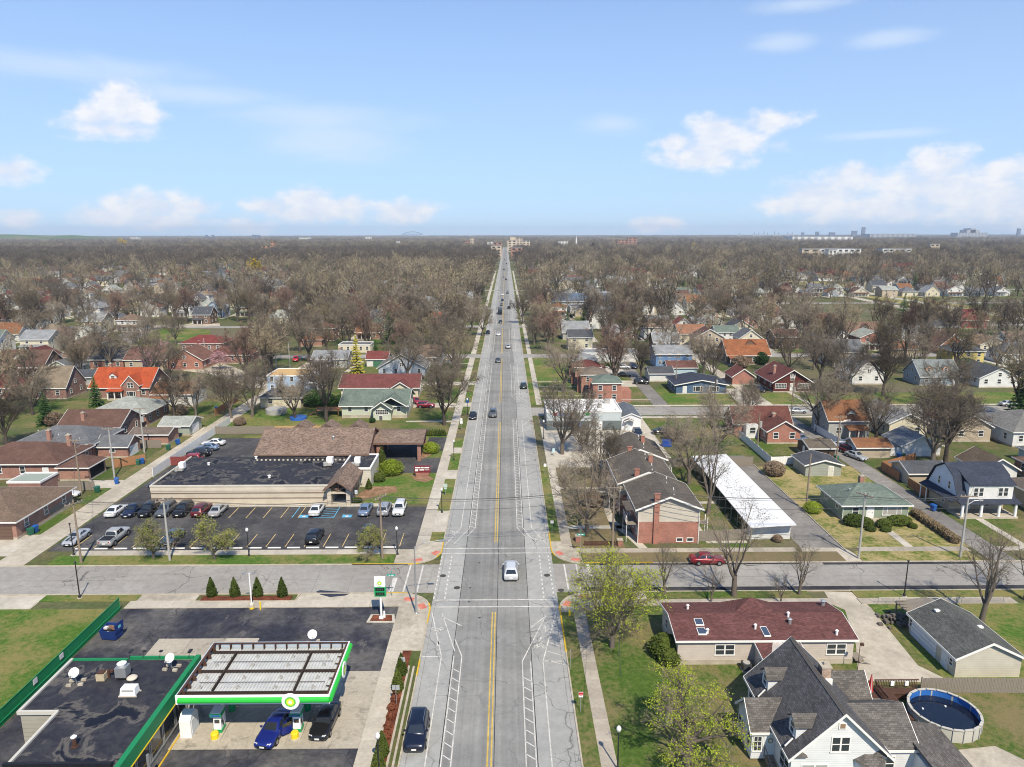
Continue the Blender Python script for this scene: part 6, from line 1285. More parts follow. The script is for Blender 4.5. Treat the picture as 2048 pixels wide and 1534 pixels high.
# ------------------------------------------------------------------ terraced town houses, carport, store
TSID = siding((.50, .46, .39), .24); TBR = brick((.31, .085, .05)); TROOF = shingle((.115, .10, .086), .2)
for i, (c, a, b, lb) in enumerate(((23.35, 95.8, 105.6, 'nearest town house block with brick base and tall brick chimney'), (22.4, 106.6, 118.0, 'middle town house block with dark roof and white gable'), (23.3, 118.6, 129.0, 'farthest town house block with dark roof beside the store lot'))):
 x0, x1 = c-4.4, c+4.4; t = thing('town_house', lb, 'house', (c, (a+b)/2, 0), 0, 'row of town houses'); d_ = b-a; keep(x0, x1, a, b, 1)
 MB().box(-4.42, 4.42, -d_/2-.03, d_/2+.03, 0, 3.3).build('brick_base', TBR, t); wall_mesh(t, 8.8, d_, 5.35, 1.75, TSID, 'gable', 'y', 0, 0, 3.3)
 ro = roof_parts(t, 8.8, d_, 5.4, 1.75, .5, TROOF, TRIM, 'gable', 'y', 0, 0, .18)
 MB().box(-2.2, -1.45, -d_/2-.35, -d_/2-.031, 0, 7.6).box(-2.3, -1.35, -d_/2-.42, -d_/2-.02, 7.6, 7.72).build('chimney', TBR, t)
 if i: chimney(t, 1.6, .8, 6.0, 7.9, .7, TBR)
 for k in range(4): y = -d_/2+d_*(k+.5)/4; window(t, 'W', -4.404, y, 3.9, .9, 1.2); window(t, 'W', -4.424, y, 1.1, .9, 1.2); MB().cyl((.9+.5*(k % 2), y, 6.7-.2*(k % 2)), (.9+.5*(k % 2), y, 7.15), .07, .07, 6).build('roof_vent', WHITEP, ro)
 for k in (1.7, 3.2): window(t, 'S', k, -d_/2-.034, .35, .8, .45, 'plain')
 for sx in (-4.38, 4.38): MB().cyl((sx, -d_/2-.1, 0), (sx, -d_/2-.1, 5.2), .06, .06, 6).build('downpipe', TRIM, t)
 bl = MB().box(-6.0, -4.45, -d_/2+.4, -d_/2+3.6, 2.7, 2.85).build('balcony', WOODF, t)
 for k in range(5): MB().box(-6.0, -5.94, -d_/2+.4+k*.78, -d_/2+.48+k*.78, 0 if k in (0, 4) else 2.85, 3.8).build('baluster', TRIM, bl)
 MB().box(-6.02, -5.92, -d_/2+.4, -d_/2+3.6, 3.8, 3.88).build('balcony_rail', TRIM, bl); MB().box(-6.2, -4.45, -d_/2+.2, -d_/2+3.8, 5.0, 5.1).build('balcony_roof', TROOF, t)
 st = MB().box(4.5, 6.0, -d_/2+1.0, -d_/2+2.4, 2.5, 2.6).build('stair_landing', WOODF, t)
 for k in range(8): MB().box(4.6, 5.6, -d_/2+2.4+k*.3, -d_/2+2.68+k*.3, 2.3-k*.3, 2.36-k*.3).build('step', WOODF, st)
 for (p_, q_) in ((4.55, 1.05), (5.95, 1.05), (5.95, 2.35)): MB().box(p_-.05, p_+.05, -d_/2+q_-.05, -d_/2+q_+.05, 0, 3.5).build('stair_post', TRIM, t)
CPR = paint('carport_white', (.66, .67, .68), .6, .3, 0, .1, .5)
t = thing('carport', 'long white-roofed carport behind the town houses', 'carport', (0, 0, 0)); keep(35, 42, 95, 130)
for i in range(11):
 a = 95.6+i*3.05; MB().add([(35.2, a, 2.35), (41.8, a, 2.75), (41.8, a+3.03, 2.75), (35.2, a+3.03, 2.35), (35.2, a, 2.5), (41.8, a, 2.9), (41.8, a+3.03, 2.9), (35.2, a+3.03, 2.5)], [(3, 2, 1, 0), (4, 5, 6, 7), (0, 1, 5, 4), (1, 2, 6, 5), (2, 3, 7, 6), (3, 0, 4, 7)]).build('roof_panel', CPR, t); MB().box(35.3, 35.42, a, a+.12, 0, 2.4).build('post', STEEL, t)
MB().ext([(35.4, 0), (41.6, 0), (41.6, 2.73), (35.4, 2.35)], 97, 97.15, 'y').build('end_wall', siding((.60, .60, .58), .3), t); MB().box(41.4, 41.6, 97.15, 129, 0, 2.6).build('back_wall', siding((.5, .5, .48), .3), t)
r_ = random.Random(4); mbq = MB()
for k in range(650):
 y = 98+28*r_.random()**1.3; x = 38.0+r_.gauss(0, 1.1)-(.6 if y > 118 else 0)
 if 35.4 < x < 41 and 96 < y < 128.7:
  z = 2.51+(x-35.2)*.0606; a = r_.uniform(0, 3.14); s = r_.uniform(.08, .3); mbq.add([(x, y, z+.01), (x+s*cos(a), y+s*sin(a), z+.03), (x+s*cos(a)-s*.5*sin(a), y+s*sin(a)+s*.5*cos(a), z+.02)], [(0, 1, 2)])
o = mbq.build('dead_leaves', paint('leaf_litter', (.14, .11, .08), .9)); o['kind'] = 'stuff'; o['label'] = 'brown dead leaves lying on the white carport roof'; o['category'] = 'leaves'
fence('brown board fence between town house and carport', 27.9, 96.2, 35.3, 96.9, 1.7, WOODF, 2.4); fence('long brown board fence behind the town house yard', 28.5, 129.8, 47.5, 130.4, 1.9, WOODF, 2.4)
fence('low wooden rail fence at the town house corner', 11.2, 95.1, 15.8, 95.1, .7, WOODB, 1.5)
for (x, y, lb) in ((10.4, 96.6, 'left'), (16.3, 95.1, 'right')): t = thing('brick_pier', 'low brick pier at the '+lb+' end of the corner garden fence', 'pier', (x, y, 0)); MB().box(-.35, .35, -.35, .35, 0, .9).build('pier', TBR, t); MB().box(-.42, .42, -.42, .42, .9, 1.0).build('cap', C_CURB, t)
SG1 = paint('store_pale_blue', (.42, .47, .49), .6, .3, 0, .06); SG2 = paint('store_grey', (.12, .145, .15), .6, .3, 0, .08)
t = thing('corner_store', 'grey corner store with white flat roof and shop signs', 'shop', (0, 0, 0)); keep(8.8, 31, 155, 169)
MB().box(9.2, 26.2, 156.3, 168, 0, 2.25).build('lower_wall', SG2, t); MB().box(9.2, 26.2, 156.3, 168, 2.25, 4.3).build('upper_wall', SG1, t)
ro = MB().box(9.3, 26.1, 156.4, 167.9, 4.305, 4.38).build('roof', paint('roof_white', (.72, .71, .69), .6, .3, 0, .06, .4), t); MB().box(9.1, 26.3, 156.2, 156.4, 4.2, 4.62).box(9.1, 26.3, 167.9, 168.1, 4.2, 4.62).box(9.1, 9.3, 156.4, 167.9, 4.2, 4.62).box(26.1, 26.3, 156.4, 167.9, 4.2, 4.62).build('parapet', TRIM, ro)
for (x, y, s) in ((24.0, 164.5, 1.0), (21.8, 160.3, .7)): MB().cbox(x, y, 4.38+s*.5, 1.4*s, 1.2*s, s).build('air_conditioner', GREYP, ro)
for i in range(4): MB().cyl((11+i*4.6, 156.6, 4.38), (11+i*4.6, 156.6, 5.0), .12, .12, 8).build('roof_vent', GREYP, ro)
for k, (x, c) in enumerate(((10.6, (.45, .04, .04)), (11.9, (.12, .2, .5)), (13.2, (.12, .2, .5)), (14.4, (.45, .04, .04)), (18.0, (.05, .4, .1)))): MB().box(x, x+.95, 156.24, 156.29, 3.5, 4.1).build('sign_panel', flat('shop_sign_%d' % k, c, .5), t)
for x in (11.5, 14.0): window(t, 'S', x, 156.296, .7, 1.9, 1.3, 'plain', True, STEEL)
MB().box(15.6, 17.0, 156.25, 156.29, .6, 1.9).build('poster', flat('poster_blue', (.16, .28, .55), .5), t); door(t, 'S', 19.6, 156.296, 0, 1.0, 2.1, (.66, .67, .66)); MB().box(20.4, 21.9, 156.26, 156.29, .1, 2.1).build('white_panel', WHITEP, t)
wall_mesh(t, 4.4, 11.4, 2.9, .9, paint('annex_white', (.66, .67, .69), .6), 'gable', 'y', 28.5, 162.1, 0, 'annex_wall'); roof_parts(t, 4.4, 11.4, 2.95, .9, .2, shingle((.12, .135, .16)), TRIM, 'gable', 'y', 28.5, 162.1, .14, 'annex_roof'); door(t, 'S', 27.9, 156.38, 0, 1.0, 2.0, (.55, .6, .62))
roof_parts(t, 2.0, 1.0, 2.3, .4, .15, TROOF, TRIM, 'gable', 'y', 27.9, 156.0, .1, 'door_hood')
# ------------------------------------------------------------------ houses left of the road, west of the alley
BR1 = brick((.25, .085, .055)); BR2 = brick((.30, .12, .075)); BR3 = brick((.34, .10, .06)); BR4 = brick((.20, .075, .055))
R_BROWN = shingle((.12, .070, .055)); R_TAN = shingle((.21, .17, .125)); R_GREY = shingle((.13, .135, .145)); R_DGREY = shingle((.075, .08, .09)); R_PALE = shingle((.30, .315, .285)); R_ORANGE = shingle((.36, .075, .03)); R_RUST = shingle((.205, .098, .052)); R_RED = shingle((.16, .05, .045)); R_MAROON = shingle((.115, .04, .035)); R_GREEN = shingle((.135, .17, .145)); R_NAVY = shingle((.045, .052, .075)); R_FOREST = shingle((.06, .12, .095)); R_LGREY = shingle((.24, .25, .26)); R_PLY = paint('plywood', (.48, .32, .15), .85, .15, 0, .12, .6)
W_WHITE = siding((.64, .64, .62)); W_CREAM = siding((.58, .53, .40)); W_GREY = siding((.36, .36, .34)); W_TAN = siding((.42, .35, .26)); W_SAGE = siding((.25, .30, .22)); W_PALEG = siding((.50, .53, .42)); W_BLUE = siding((.075, .13, .21)); W_LBLUE = siding((.34, .44, .58)); W_YEL = siding((.58, .48, .17)); W_RED = siding((.22, .055, .045)); W_DARK = siding((.09, .06, .045)); W_DKRED = siding((.10, .025, .022)); W_BBLUE = siding((.14, .24, .42)); W_BROWN = siding((.17, .11, .08))
def hs(lb, *a, **k): return house(lb, *a, **k)
hs('brick house with brown hip roof and brown double garage door by the alley', -88, -72, 98.2, 112, 2.8, 2.6, BR2, R_TAN if False else shingle((.16, .115, .085)), 'hip', gdoor=('S', 5.3, 4.2, (.13, .08, .06)), nf=2, ov=.5)
hs('small flat green-roofed brick building beside the alley', -84, -78.5, 114.2, 119, 3.0, 0, BR1, paint('roof_pale_green', (.26, .30, .26), .8), 'flat', name='garage', cat='garage', wins=False)
hs('red brick house with reddish brown hip roof at the left edge', -99, -82, 124.4, 135.5, 3.0, 2.5, BR1, R_BROWN, 'hip', chim=(6.5, 2), nf=4, drs=((6.3, (.65, .65, .63)),), ov=.5)
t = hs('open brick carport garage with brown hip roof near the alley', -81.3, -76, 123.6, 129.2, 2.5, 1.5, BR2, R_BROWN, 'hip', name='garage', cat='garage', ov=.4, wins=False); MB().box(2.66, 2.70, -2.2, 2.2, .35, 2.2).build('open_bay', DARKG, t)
hs('long house with slate grey hip roof and brick walls', -98, -82.3, 136.2, 147, 3.1, 2.4, BR1, R_GREY, 'hip', chim=(-1, -4.4, .3), ov=.5, nf=4, vents=3)
hs('brick garage with slate grey roof and white door to the alley', -82, -76, 137.2, 142.2, 2.5, 1.5, BR1, R_GREY, 'gable', 'x', 'garage', 'garage', gdoor=('E', 0, 3.2), nf=1, wins=True, ns=0)
hs('brown roofed brick house with small gable at its left end', -97, -84, 149.5, 159, 3.2, 2.6, BR4, R_BROWN, 'gable', 'x', chim=(-2, -3, 0), ov=.5)
hs('house with pale green grey hip roof and brick walls', -97, -84, 161, 172.5, 3.2, 2.6, BR2, R_PALE, 'hip', chim=(1, 3), ov=.7, nf=3)
hs('pale green garage with white door on the alley', -77, -70.6, 153.2, 159.6, 2.4, 1.2, siding((.30, .34, .29)), R_PALE, 'gable', 'x', 'garage', 'garage', gdoor=('E', 0, 3.4), wins=False)
hs('low brown shed-roofed brick garage by the alley fence', -80, -72.2, 146.4, 151.4, 2.3, .8, BR2, shingle((.15, .12, .10)), 'gable', 'x', 'garage', 'garage', wins=False)
t = hs('brick house with bright orange tile roof and white gables', -113, -97.2, 189.6, 201, 3.4, 4.2, BR4, R_ORANGE, 'gable', 'x', ov=.5, dorm=((-2.8, -3.4, 4.9, 2.0),), porch=(-2.5, 1.5, 2.2, 2.5), nf=5, chim=(-6, 2))
wall_mesh(t, 4.4, 3.4, 4.2, 2.4, BR4, 'gable', 'y', 3.6, -5.2, .3, 'gable_wing'); roof_parts(t, 4.4, 5.2, 4.2, 2.4, .35, R_ORANGE, TRIM, 'gable', 'y', 3.6, -4.2, .16, 'gable_roof'); window(t, 'S', 3.6, -6.91, 3.4, 1.5, 1.3, 'pair'); window(t, 'S', 3.6, -6.91, 1.1, 2.2, 1.2, 'triple')
hs('steep tan roofed brick house left of the orange roof', -129, -119.8, 189.6, 199, 3.3, 5.0, BR4, R_TAN, 'gable', 'x', ov=.3)
hs('maroon roofed house behind the bare shrubs at the left', -146, -133, 190, 200, 3.0, 2.6, BR1, R_RED, 'hip')
hs('brown gabled house with white dormer windows far left', -160, -144.5, 219, 230, 3.6, 4.4, BR4, R_BROWN, 'gable', 'x', dorm=((-1, -3.2, 5.0, 3.0),), porch=(-6, 6, 2, 2.6))
hs('pale green bungalow beside the brown gabled house', -143.8, -136, 219, 229, 3.2, 2.2, W_PALEG, R_GREY, 'gable', 'y')
hs('long grey roofed garage behind the tan roofed house', -135, -121, 208, 214, 2.5, 1.6, W_GREY, R_DGREY, 'gable', 'x', 'garage', 'garage', wins=False)
hs('grey roofed brick house near the pink magnolia', -138, -127, 233, 243, 3.5, 3.6, BR1, R_DGREY, 'gable', 'x')
hs('brown roofed house hung with pink blossom', -126, -113.5, 232, 243, 3.5, 3.4, W_TAN, shingle((.16, .085, .07)), 'gable', 'x')
hs('brick cottage with brown roof and white edged front gable', -111.5, -100, 231, 242, 3.5, 3.6, BR3, shingle((.17, .09, .07)), 'gable', 'y')
hs('white house with bright orange brown roof near the brick garages', -92, -81.5, 180.5, 189, 3.4, 2.2, W_WHITE, R_RUST, 'gable', 'x', porch=(-5, -1, 2.2, 2.4, R_RUST), chim=(-4.6, 0))
t = hs('pale blue two storey house with bare plywood roof', -67.2, -56, 195.9, 206.7, 4.9, 0, W_LBLUE, R_PLY, 'flat', found=.2, nf=4)
MB().box(5.6, 8.4, -4.5, 4, .3, .45).box(5.6, 8.4, -4.5, 4, 2.6, 2.75).box(5.6, 8.4, -4.5, 4, 4.8, 4.95).build('porch_decks', TRIM, t)
for y in (-4.3, 0, 3.8): MB().box(8.2, 8.35, y-.08, y+.08, 0, 4.8).build('post', TRIM, t)
hs('white garage block with dark grey roofs below the blue house', -63.4, -53, 178.6, 187.5, 2.7, 1.9, W_CREAM, R_DGREY, 'hip', name='garage', cat='garage', nf=2, ov=.4)
t = hs('pale green bungalow with grey green roof and twin front gables', -40, -24.2, 168, 180, 3.3, 2.6, W_PALEG, R_GREEN, 'gable', 'x', ov=.6, found=.8, nf=4)
wall_mesh(t, 4.2, 2.2, 3.0, 1.4, W_PALEG, 'gable', 'y', 2.2, -7.0, 0, 'porch_wall'); roof_parts(t, 4.2, 4.6, 3.05, 1.5, .45, R_GREEN, TRIM, 'gable', 'y', 2.2, -6.2, .16, 'porch_roof'); roof_parts(t, 6.6, 6.0, 3.5, 1.9, .5, R_GREEN, TRIM, 'gable', 'y', 4.4, -4.2, .16, 'front_gable_roof'); window(t, 'S', 2.2, -8.105, 1.5, 3.0, 1.1, 'grid'); door(t, 'S', 1.9, -8.105, -.5, .8, 1.6, (.1, .1, .1))
t = hs('cream bungalow with long maroon roof and white gables', -45, -24, 189, 200, 3.2, 2.5, W_CREAM, shingle((.15, .055, .05)), 'gable', 'x', ov=.6, nf=5)
roof_parts(t, 5.4, 6.0, 3.2, 1.7, .5, shingle((.15, .055, .05)), TRIM, 'gable', 'y', 6.0, -4.4, .16, 'front_gable_roof'); wall_mesh(t, 5.4, 2.4, 3.2, 1.6, W_CREAM, 'gable', 'y', 6.0, -6.2, .3, 'front_gable'); window(t, 'S', 6.0, -7.41, 1.0, 2.4, 1.5, 'triple')
hs('pale blue gabled house with weathered grey roof under bare branches', -40, -25.5, 219, 232, 3.0, 4.2, siding((.44, .49, .56)), shingle((.17, .165, .16)), 'gable', 'y', ov=.5)
hs('long low white garage with flat roof behind the golden conifer', -63, -51, 264.5, 272, 3.0, 0, W_CREAM, R_GREY, 'flat', name='garage', cat='garage', nf=5)
hs('white garage with green door under a maroon roof', -47, -40, 236, 243, 2.8, 2.0, W_WHITE, R_RED, 'gable', 'x', 'garage', 'garage', gdoor=('S', .5, 3.6, (.06, .16, .1)), nf=0)
hs('brown brick two storey house behind the white flat garage', -84, -72, 296, 306, 5.2, 2.2, BR1, R_BROWN, 'hip'); hs('small brick garage with orange hip roof', -82, -73.5, 281, 287, 2.6, 1.8, BR2, shingle((.27, .11, .06)), 'hip', name='garage', cat='garage', wins=False)
hs('dark brown brick bungalow with red car in its drive', -104, -89, 243, 253, 3.0, 2.4, BR1, shingle((.13, .06, .05)), 'hip'); hs('dark red roofed house in the trees left of the brick garages', -124, -108, 268, 279, 3.2, 2.6, BR4, shingle((.17, .045, .04)), 'hip')
hs('red tile roofed two storey pavilion house near the road', -40, -27, 338, 349, 5.0, 2.0, BR2, R_ORANGE, 'hip', porch=(-6, 6, 2, 2.7, R_ORANGE), ov=1.0)
hs('brick house with stepped gable and pale roof left of the pavilion', -50, -40, 362, 374, 5.0, 3.4, BR3, R_PALE, 'gable', 'y', chim=(0, -5.4, .8))
# ------------------------------------------------------------------ houses right of the road
t = hs('sage green ranch house with grey green hip roof and clipped bushes', 52.5, 62.6, 103.8, 111.9, 2.5, 2.1, W_SAGE, R_GREEN, 'hip', ov=.55, nf=0, chim=(1.0, 3.0, .2), found=.4, vents=1)
window(t, 'S', -3.1, -4.056, 1.0, .9, 1.1); window(t, 'S', 2.6, -4.056, .9, 2.8, 1.2, 'triple', True, None, GLASSC); door(t, 'S', -.8, -4.056, .3, 1.0, 2.05, (.68, .68, .66)); MB().box(-1.6, .2, -5.4, -4.06, 0, .4).build('porch_step', C_CURB, t)
for (x, y) in ((-5.1, -4.1), (5.1, -4.1)): MB().cyl((x, y, 0), (x, y, 2.45), .05, .05, 6).build('downpipe', TRIM, t)
# gambrel house
WG = siding((.60, .66, .74)); t = thing('house', 'white gambrel house with navy shingle roof and columned porch', 'house', (75.8, 109.6, 0)); keep(70, 82, 104, 115)
MB().box(-4.4, 4.4, -2.2, 4.2, 0, 2.9).build('wall', W_TAN, t); MB().ext([(-4.0, 2.9), (4.2, 2.9), (2.4, 6.0), (.1, 7.3), (-2.3, 6.0)], -4.3, 4.3, 'x').build('gambrel_wall', WG, t)
ro = MB()
for a, b in (((-4.3, 2.75), (-2.4, 6.05)), ((-2.4, 6.05), (.1, 7.4)), ((.1, 7.4), (2.5, 6.05)), ((2.5, 6.05), (4.5, 2.75))): ro.ext([a, b, (b[0], b[1]+.16), (a[0], a[1]+.16)], -4.6, 4.6, 'x')
ro = ro.build('roof', R_NAVY, t); MB().box(-3.0, 4.0, -4.4, .2, 2.8, 5.3).build('shed_dormer', W_WHITE, t); MB().add([(-3.2, -4.7, 5.2), (4.2, -4.7, 5.2), (4.2, .3, 7.35), (-3.2, .3, 7.35), (-3.2, -4.7, 5.36), (4.2, -4.7, 5.36), (4.2, .3, 7.55), (-3.2, .3, 7.55)], [(3, 2, 1, 0), (4, 5, 6, 7), (0, 1, 5, 4), (1, 2, 6, 5), (2, 3, 7, 6), (3, 0, 4, 7)]).build('dormer_roof', R_NAVY, t)
for x in (-1.9, -1.05, 2.0, 2.85): window(t, 'S', x, -4.406, 3.4, .62, 1.3)
for y in (-1.5, 1.2): window(t, 'W', -4.306, y, 3.6, .5, 1.2)
MB().add([(-4.9, -5.6, 2.4), (4.9, -5.6, 2.4), (4.9, -4.2, 2.8), (-4.9, -4.2, 2.8), (-4.9, -5.6, 2.54), (4.9, -5.6, 2.54), (4.9, -4.2, 2.94), (-4.9, -4.2, 2.94)], [(3, 2, 1, 0), (4, 5, 6, 7), (0, 1, 5, 4), (1, 2, 6, 5), (2, 3, 7, 6), (3, 0, 4, 7)]).build('porch_roof', R_NAVY, t); MB().add([(-5.7, -4.6, 2.4), (-4.4, -4.6, 3.0), (-4.4, 4.4, 3.0), (-5.7, 4.4, 2.4), (-5.7, -4.6, 2.52), (-4.4, -4.6, 3.12), (-4.4, 4.4, 3.12), (-5.7, 4.4, 2.52)], [(3, 2, 1, 0), (4, 5, 6, 7), (0, 1, 5, 4), (1, 2, 6, 5), (2, 3, 7, 6), (3, 0, 4, 7)]).build('side_roof', R_NAVY, t)
for x in (-4.2, -1.2, 1.6, 4.2): MB().lathe([(.24, 0), (.2, 2.42)], 12, (x, -5.2)).build('column', WHITEP, t)
MB().box(-4.6, 4.6, -5.5, -2.2, 0, .3).build('porch_floor', C_CURB, t); window(t, 'S', 1.2, -2.206, .9, 1.6, 1.2, 'pair'); door(t, 'S', -1.6, -2.206, .3, .95, 2.0, (.5, .5, .5)); window(t, 'W', -4.406, -.5, 1.0, .7, 1.1)
for y in (2.4, 4.0): MB().cyl((-5.5, y, 0), (-5.5, y, 2.5), .09, .09, 8).build('post', WHITEP, t)
hs('tan garage with dark roof and cedar fence on the alley', 71.6, 78.5, 119.4, 125.4, 2.3, 1.2, W_TAN, R_DGREY, 'gable', 'x', 'garage', 'garage', gdoor=('W', 0, 3.6, (.45, .4, .33)), nf=0, ns=0)
t = hs('weathered grey shed with curled dark roof on the dry lawn', 55.2, 61.8, 124.4, 130, 2.2, .9, siding((.30, .31, .27), .3), R_DGREY, 'gable', 'y', 'shed', 'shed', wins=False, found=0); door(t, 'S', 1.4, -2.81, 0, .8, 1.9, (.55, .54, .46))
t = hs('brick cottage with maroon roof and white edged front gable', 55.6, 62.6, 145, 157, 2.9, 2.1, BR3, shingle((.13, .055, .045)), 'gable', 'y', nf=2, chim=(-.6, -1, .4))
roof_parts(t, 12.5, 6.5, 3.0, 2.9, .4, shingle((.13, .055, .045)), TRIM, 'gable', 'x', -2.4, 3.6, .18, 'cross_roof'); wall_mesh(t, 12.3, 6.4, 3.0, 2.8, BR3, 'gable', 'x', -2.4, 3.6, 0, 'rear_wall'); MB().box(-6.6, -3.9, -1.6, .3, 0, 2.9).build('sun_room', W_WHITE, t); window(t, 'S', -5.2, -1.606, 1.2, 1.2, 1.2)
hs('grey two storey house with rust orange roof and small front porch', 70.3, 79.2, 148.9, 157.5, 4.2, 3.4, W_GREY, R_RUST, 'gable', 'x', nf=2, dorm=((.7, -3.4, 4.3, 2.2),), porch=(-.8, 3.4, 2.0, 2.4, R_RUST), drs=((2.2, (.3, .05, .04)),))
hs('cream house with weathered grey roof and wide front gable', 83.4, 91.6, 148.5, 162, 3.6, 2.0, W_CREAM, R_LGREY, 'gable', 'y', nf=2)
hs('white garage with pale grey gable roof beside the white fence', 79.4, 87.2, 136, 143, 2.4, 1.9, W_WHITE, R_LGREY, 'gable', 'y', 'garage', 'garage', gdoor=('S', .2, 4.4), wins=False)
hs('beige garage with rust orange roof next to the parked cars', 69.9, 76.6, 135, 140, 2.3, 1.1, W_TAN, R_RUST, 'gable', 'x', 'garage', 'garage', gdoor=('W', 0, 2.8), wins=False)
t = hs('dark overgrown shed with patchy roof by the brick cottage', 60.2, 65.2, 134.5, 140.5, 2.3, .8, W_DARK, shingle((.13, .11, .085)), 'gable', 'x', 'shed', 'shed', wins=False); MB().box(-2.51, -2.49, -.6, .4, 0, 1.9).build('shed_door', WHITEP, t)
hs('white house with brown roof behind the double trunk tree', 95.5, 104, 146, 157, 3.4, 2.4, W_TAN, R_BROWN, 'gable', 'y'); hs('white bungalow with grey hip roof at the right edge', 106, 119, 142, 156, 3.2, 3.0, W_WHITE, shingle((.18, .175, .165)), 'hip')
hs('pale blue garage with grey roof at the right edge', 101.5, 108.5, 127, 134, 2.4, 1.5, siding((.42, .50, .56)), R_GREY, 'hip', name='garage', cat='garage', wins=False); hs('white garage with brown gable roof behind the gambrel house', 85.5, 92, 121, 128, 2.4, 1.9, W_WHITE, shingle((.12, .095, .075)), 'gable', 'y', 'garage', 'garage', wins=False, gdoor=('W', 0, 3))
hs('brick bungalow with brown roof beyond the gambrel house', 95, 106, 117, 126, 2.8, 1.9, BR2, shingle((.16, .10, .075)), 'hip'); hs('house with broad grey brown roof right of the gambrel house', 84.5, 97, 105, 114, 2.9, 2.2, W_TAN, shingle((.15, .125, .105)), 'hip')
# brick flats beyond the store
for i, (x, y, rf, lb) in enumerate(((22.9, 182.2, R_GREEN, 'nearest red brick flats block with grey green hip roof'), (21.0, 193.6, shingle((.17, .14, .115)), 'second red brick flats block with tan hip roof'), (20.4, 205, shingle((.12, .045, .04)), 'third brick flats block with maroon roof'), (20.8, 216.6, R_LGREY, 'fourth brick flats block with pale grey roof'))):
 t = hs(lb, x, x+7.4, y, y+8.6, 5.4, 1.5, (BR3, BR2, brick((.36, .17, .13)), BR2)[i], rf, 'hip', ov=.35, nf=2, cat='flats', name='flats_block', group='brick flats in a row', drs=())
 MB().box(3.7, 6.6, -3, 2, 0, 3.2).build('stair_wing', BR3, t); MB().box(-4.6, -3.7, -2.2, -1.4, 0, 6.2).build('chimney', BR3, t)
hs('dark blue ranch house with navy roof and wide white windows', 47.4, 61.4, 193, 204, 2.7, 1.3, W_BLUE, R_NAVY, 'gable', 'y', nf=0, ov=.6); t = bpy.data.objects['house.%03d' % 0] if False else None
h_ = [o for o in COL.objects if o.get('label', '').startswith('dark blue ranch')][0]
for x in (-.9, 3.6): window(h_, 'S', x, -5.506, .9, 2.6, 1.3, 'triple')
door(h_, 'S', -4.6, -5.506, .2); ac = None
t = hs('dark red bungalow with maroon roof and white framed windows', 75.4, 85.8, 195, 209, 3.2, 3.2, W_DKRED, shingle((.13, .05, .045)), 'gable', 'y', ov=.7, nf=0, chim=(-3.4, -2, .3))
window(t, 'S', -3.2, -7.006, 1.2, 3.0, 1.3, 'grid'); window(t, 'S', 3.2, -7.006, 1.2, 3.0, 1.3, 'grid'); door(t, 'S', 0, -7.006, .5, 1.0, 2.0, (.66, .66, .62)); window(t, 'S', 0, -7.006, 4.3, 1.2, .9, 'pair')
hs('small brick garage with maroon roof beside the dark red bungalow', 66.9, 73.4, 205, 212, 2.6, 2.2, BR3, shingle((.14, .055, .05)), 'gable', 'y', 'garage', 'garage', wins=False)
hs('dark garage with black roof behind the blue ranch house', 43.4, 50.5, 210, 217, 2.6, 1.4, W_WHITE, R_DGREY, 'gable', 'x', 'garage', 'garage', wins=False); hs('pale blue garage with brown roof behind the blue ranch house', 51, 60, 219, 226, 2.7, 1.5, siding((.40, .52, .58)), shingle((.14, .07, .06)), 'gable', 'x', 'garage', 'garage', wins=False)
hs('bright blue house with pale grey roof and glazed porch', 50, 62, 233, 243, 4.6, 2.2, W_BBLUE, R_LGREY, 'gable', 'x', nf=4, wst='grid'); hs('long white flat-roofed building among the bare trees', 26, 46, 243, 252, 3.2, 0, W_WHITE, R_LGREY, 'flat', nf=0)
hs('rust orange roofed house with white dormer wall', 75.5, 90, 238, 250, 3.4, 4.4, W_BROWN, shingle((.25, .10, .048)), 'gable', 'x', dorm=((1.6, -2.2, 5.2, 4.0),), porch=(-7, -2, 2.5, 2.6, shingle((.25, .10, .048))))
hs('white two storey house with grey green roof and dark shutters', 84.5, 94, 283, 291, 5.0, 2.2, W_WHITE, R_GREEN, 'gable', 'x', nf=4); hs('cream gabled house with orange brown roof left of the white house', 69, 80, 281, 291, 4.8, 3.0, W_CREAM, shingle((.26, .13, .08)), 'gable', 'x'); hs('brick and cream two storey house with pale roof', 83, 93.5, 312, 321, 5.2, 2.0, BR2, R_LGREY, 'gable', 'x', nf=3)
hs('red brick two storey house with pale grey roof', 63.5, 73, 316, 325, 5.2, 2.2, BR3, R_LGREY, 'gable', 'x'); hs('white house with maroon roof between the two brick houses', 74.5, 82, 310, 319, 4.6, 2.8, W_WHITE, shingle((.17, .06, .05)), 'gable', 'y'); hs('grey gambrel-like house with white rear gable', 97, 108, 306, 316, 3.4, 3.6, W_CREAM, R_DGREY, 'gable', 'y')
t = hs('dark brown gabled house with white shed dormer on the hill street', 139, 153, 284, 296, 3.2, 5.0, W_DARK, shingle((.19, .12, .09)), 'gable', 'x', dorm=((.5, -3.0, 5.4, 3.4),)); hs('small white garage beside the dark brown gabled house', 133.5, 138.5, 283, 289, 3.0, 2.0, W_WHITE, R_LGREY, 'gable', 'y', 'garage', 'garage', nf=1, ns=1)
hs('red two storey house with brown roof and white windows', 138.5, 149.5, 318, 328, 5.4, 2.6, siding((.42, .09, .06)), shingle((.21, .105, .075)), 'gable', 'x', nf=4); hs('yellow two storey house with white trim at the far right', 149.5, 160, 233, 242, 5.2, 2.4, W_YEL, R_DGREY, 'hip', nf=3)
t = hs('blue grey cape cottage with orange dormers and shutters', 121.5, 133, 203, 212, 3.0, 4.0, siding((.27, .33, .38)), shingle((.18, .20, .20)), 'gable', 'x', drs=((4.4, (.66, .66, .66)),), nf=3)
